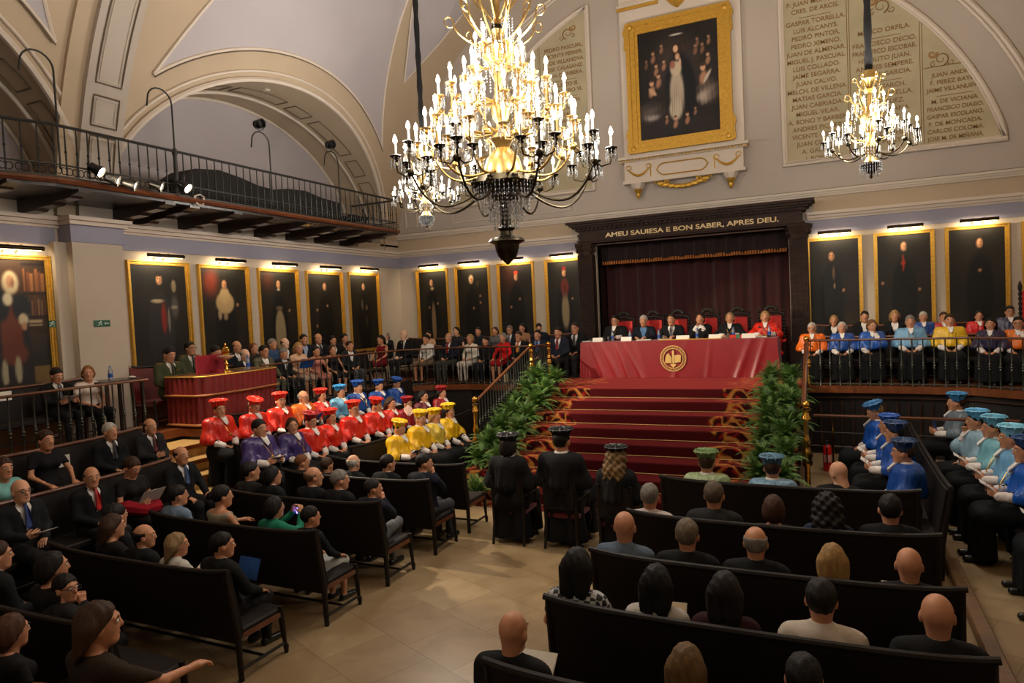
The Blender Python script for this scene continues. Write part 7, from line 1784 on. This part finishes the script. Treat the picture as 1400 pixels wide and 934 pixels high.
for p in PEOPLE:
    if 'holding up a phone' in p['label']:
        r = empty('mobile_phone', (0, 0, 0), 0, 'phone with glowing violet screen held up by the person in green', 'phone')
        R = Matrix.Rotation(p.rotation_euler.z, 4, 'Z'); r.matrix_world = Matrix.Translation(p.location+R@Vector((0, .40*p.scale[0], 1.04*p.scale[0])))@R@Matrix.Rotation(.2, 4, 'X')
        m = MB(); m.box((-.045, 0, -.04), (.045, .008, .04)); m.build('body', M_black, r); m = MB(); m.box((-.04, -.002, -.035), (.04, 0, .035)); m.build('screen', mat('phone_screen', (110, 96, 220), emit=2.5), r)
    if 'waving a pale fan' in p['label']:
        r = empty('hand_fan', (p.location.x+.42, p.location.y-.05, p.location.z+.82), -.5, 'pale open hand fan of the long haired doctor in red', 'fan')
        m = MB(); n = 12; vs = [(0, 0, 0)]
        for i in range(n+1): a = PI*.15+PI*.7*i/n; vs.append((.2*math.cos(a), .01*(i % 2), .2*math.sin(a)))
        m.add(vs, [(0, i, i+1) for i in range(1, n+1)]); m.build('leaf', mat('fan_leaf', (222, 190, 176), rough=.8), r)
        m = MB()
        for i in range(0, n+1, 2): m.tube([(0, 0, 0), vs[i+1]], .003, 3)
        m.build('ribs', M_mwood, r)
    if 'red shawl on the arm' in p['label']:
        m = MB(); m.tube([(-.25, .1, .62), (-.1, .3, .66), (.1, .36, .66), (.24, .2, .72), (.3, .0, .7)], [.06, .09, .08, .09, .06], 8)
        m.build('shawl', cloth_mat((150, 22, 36)), p, smooth=True)
EXPO = 1.3
def point(p, e, r=.3, col=(1, .86, .68), name='chandelier_and_fill_light'):
    l = bpy.data.lights.new(name, 'POINT'); l.energy = e; l.shadow_soft_size = r; l.color = col
    o = bpy.data.objects.new(name, l); COL.objects.link(o); o.location = p; return o
def spot(p, tgt, e, ang=40, col=(1, .84, .62), r=.06, blend=.35, name='balcony_spot_light'):
    l = bpy.data.lights.new(name, 'SPOT'); l.energy = e; l.spot_size = math.radians(ang); l.spot_blend = blend; l.shadow_soft_size = r; l.color = col
    o = bpy.data.objects.new(name, l); COL.objects.link(o); o.location = p
    o.rotation_euler = (Vector(tgt)-Vector(p)).to_track_quat('-Z', 'Y').to_euler(); return o
# candles: omnidirectional part plus wide upward spots added to brighten walls and vault
CH = (1, .93, .84)
def ring(x, y, z, r, n, e):
    for k in range(n): point((x+r*math.cos(2*PI*(k+.5)/n), y+r*math.sin(2*PI*(k+.5)/n), z), e/n, .12, CH)
ring(-2.92, 6.25, 4.66, .98, 6, 130); ring(-2.92, 6.25, 5.35, .6, 4, 65); ring(.52, 10.35, 5.05, .42, 3, 135); ring(-6.36, 10.35, 5.05, .42, 3, 125)
for x, y, z, b in ((-2.92, 6.25, 5.95, 230), (.52, 10.35, 5.6, 130), (-6.36, 10.35, 5.6, 140), (-2.92, -1.2, 5.2, 230)): spot((x, y, z), (x, y, z+3), b, 178, CH, .2, .4, 'wall_fill_uplight')  # added upward fill; the last one is behind the camera, with no chandelier there
point((-2.92, -1.2, 4.7), 18, .5, CH)  # added fill for the near hall, unseen behind the camera, no fixture
for (p, t), (tt, e, ang) in zip(SPOTS, (((-6.8, 9.7, 1.0), 560, 40), ((-2.9, 13.6, 1.9), 700, 26), ((-8.3, 7.5, .7), 260, 36), ((-2.9, 12.6, 1.7), 500, 30), ((-3.6, 7.4, .2), 520, 28))):
    spot(p, tt, e, ang)
# ---------------------------------------------------------------- camera
cd = bpy.data.cameras.new('camera'); cam = bpy.data.objects.new('camera', cd); COL.objects.link(cam); scene.camera = cam
cd.sensor_width = 36; cd.sensor_fit = 'HORIZONTAL'; cd.lens = FOC/1400*36; cd.clip_start = .05; cd.clip_end = 100
M = Matrix(((RT[0], UP[0], -FW[0], CAM[0]), (RT[1], UP[1], -FW[1], CAM[1]), (RT[2], UP[2], -FW[2], CAM[2]), (0, 0, 0, 1)))
cam.matrix_world = M
w = bpy.data.worlds.new('world'); scene.world = w; w.use_nodes = True
w.node_tree.nodes['Background'].inputs[0].default_value = (.02, .018, .016, 1)
vs_ = scene.view_settings; scene.display_settings.display_device = 'sRGB'; vs_.view_transform = 'Standard'; vs_.look = 'None'; vs_.gamma = 1; vs_.use_curve_mapping = False; vs_.exposure = EXPO
cy = scene.cycles; cy.use_denoising = True; cy.max_bounces = 6; cy.diffuse_bounces = 3; cy.glossy_bounces = 3; cy.transmission_bounces = 4; cy.transparent_max_bounces = 6
cy.sample_clamp_indirect = 4; cy.caustics_reflective = False; cy.caustics_refractive = False
cy.denoising_input_passes = 'RGB_ALBEDO_NORMAL'; cy.denoising_prefilter = 'ACCURATE'
# true size: everything was laid out at 0.885 scale
bpy.context.view_layer.update()
KS = 1.13
for o in list(scene.objects):
    if o.parent is None:
        o.matrix_world = Matrix.Scale(KS, 4)@o.matrix_world if o.type != 'CAMERA' else o.matrix_world
        if o.type == 'CAMERA': o.location = o.location*KS
        if o.type == 'LIGHT':
            l = o.data; l.energy *= KS*KS; o.scale = (1, 1, 1)
            if l.type == 'AREA': l.size *= KS; l.size_y *= KS
            else: l.shadow_soft_size *= KS
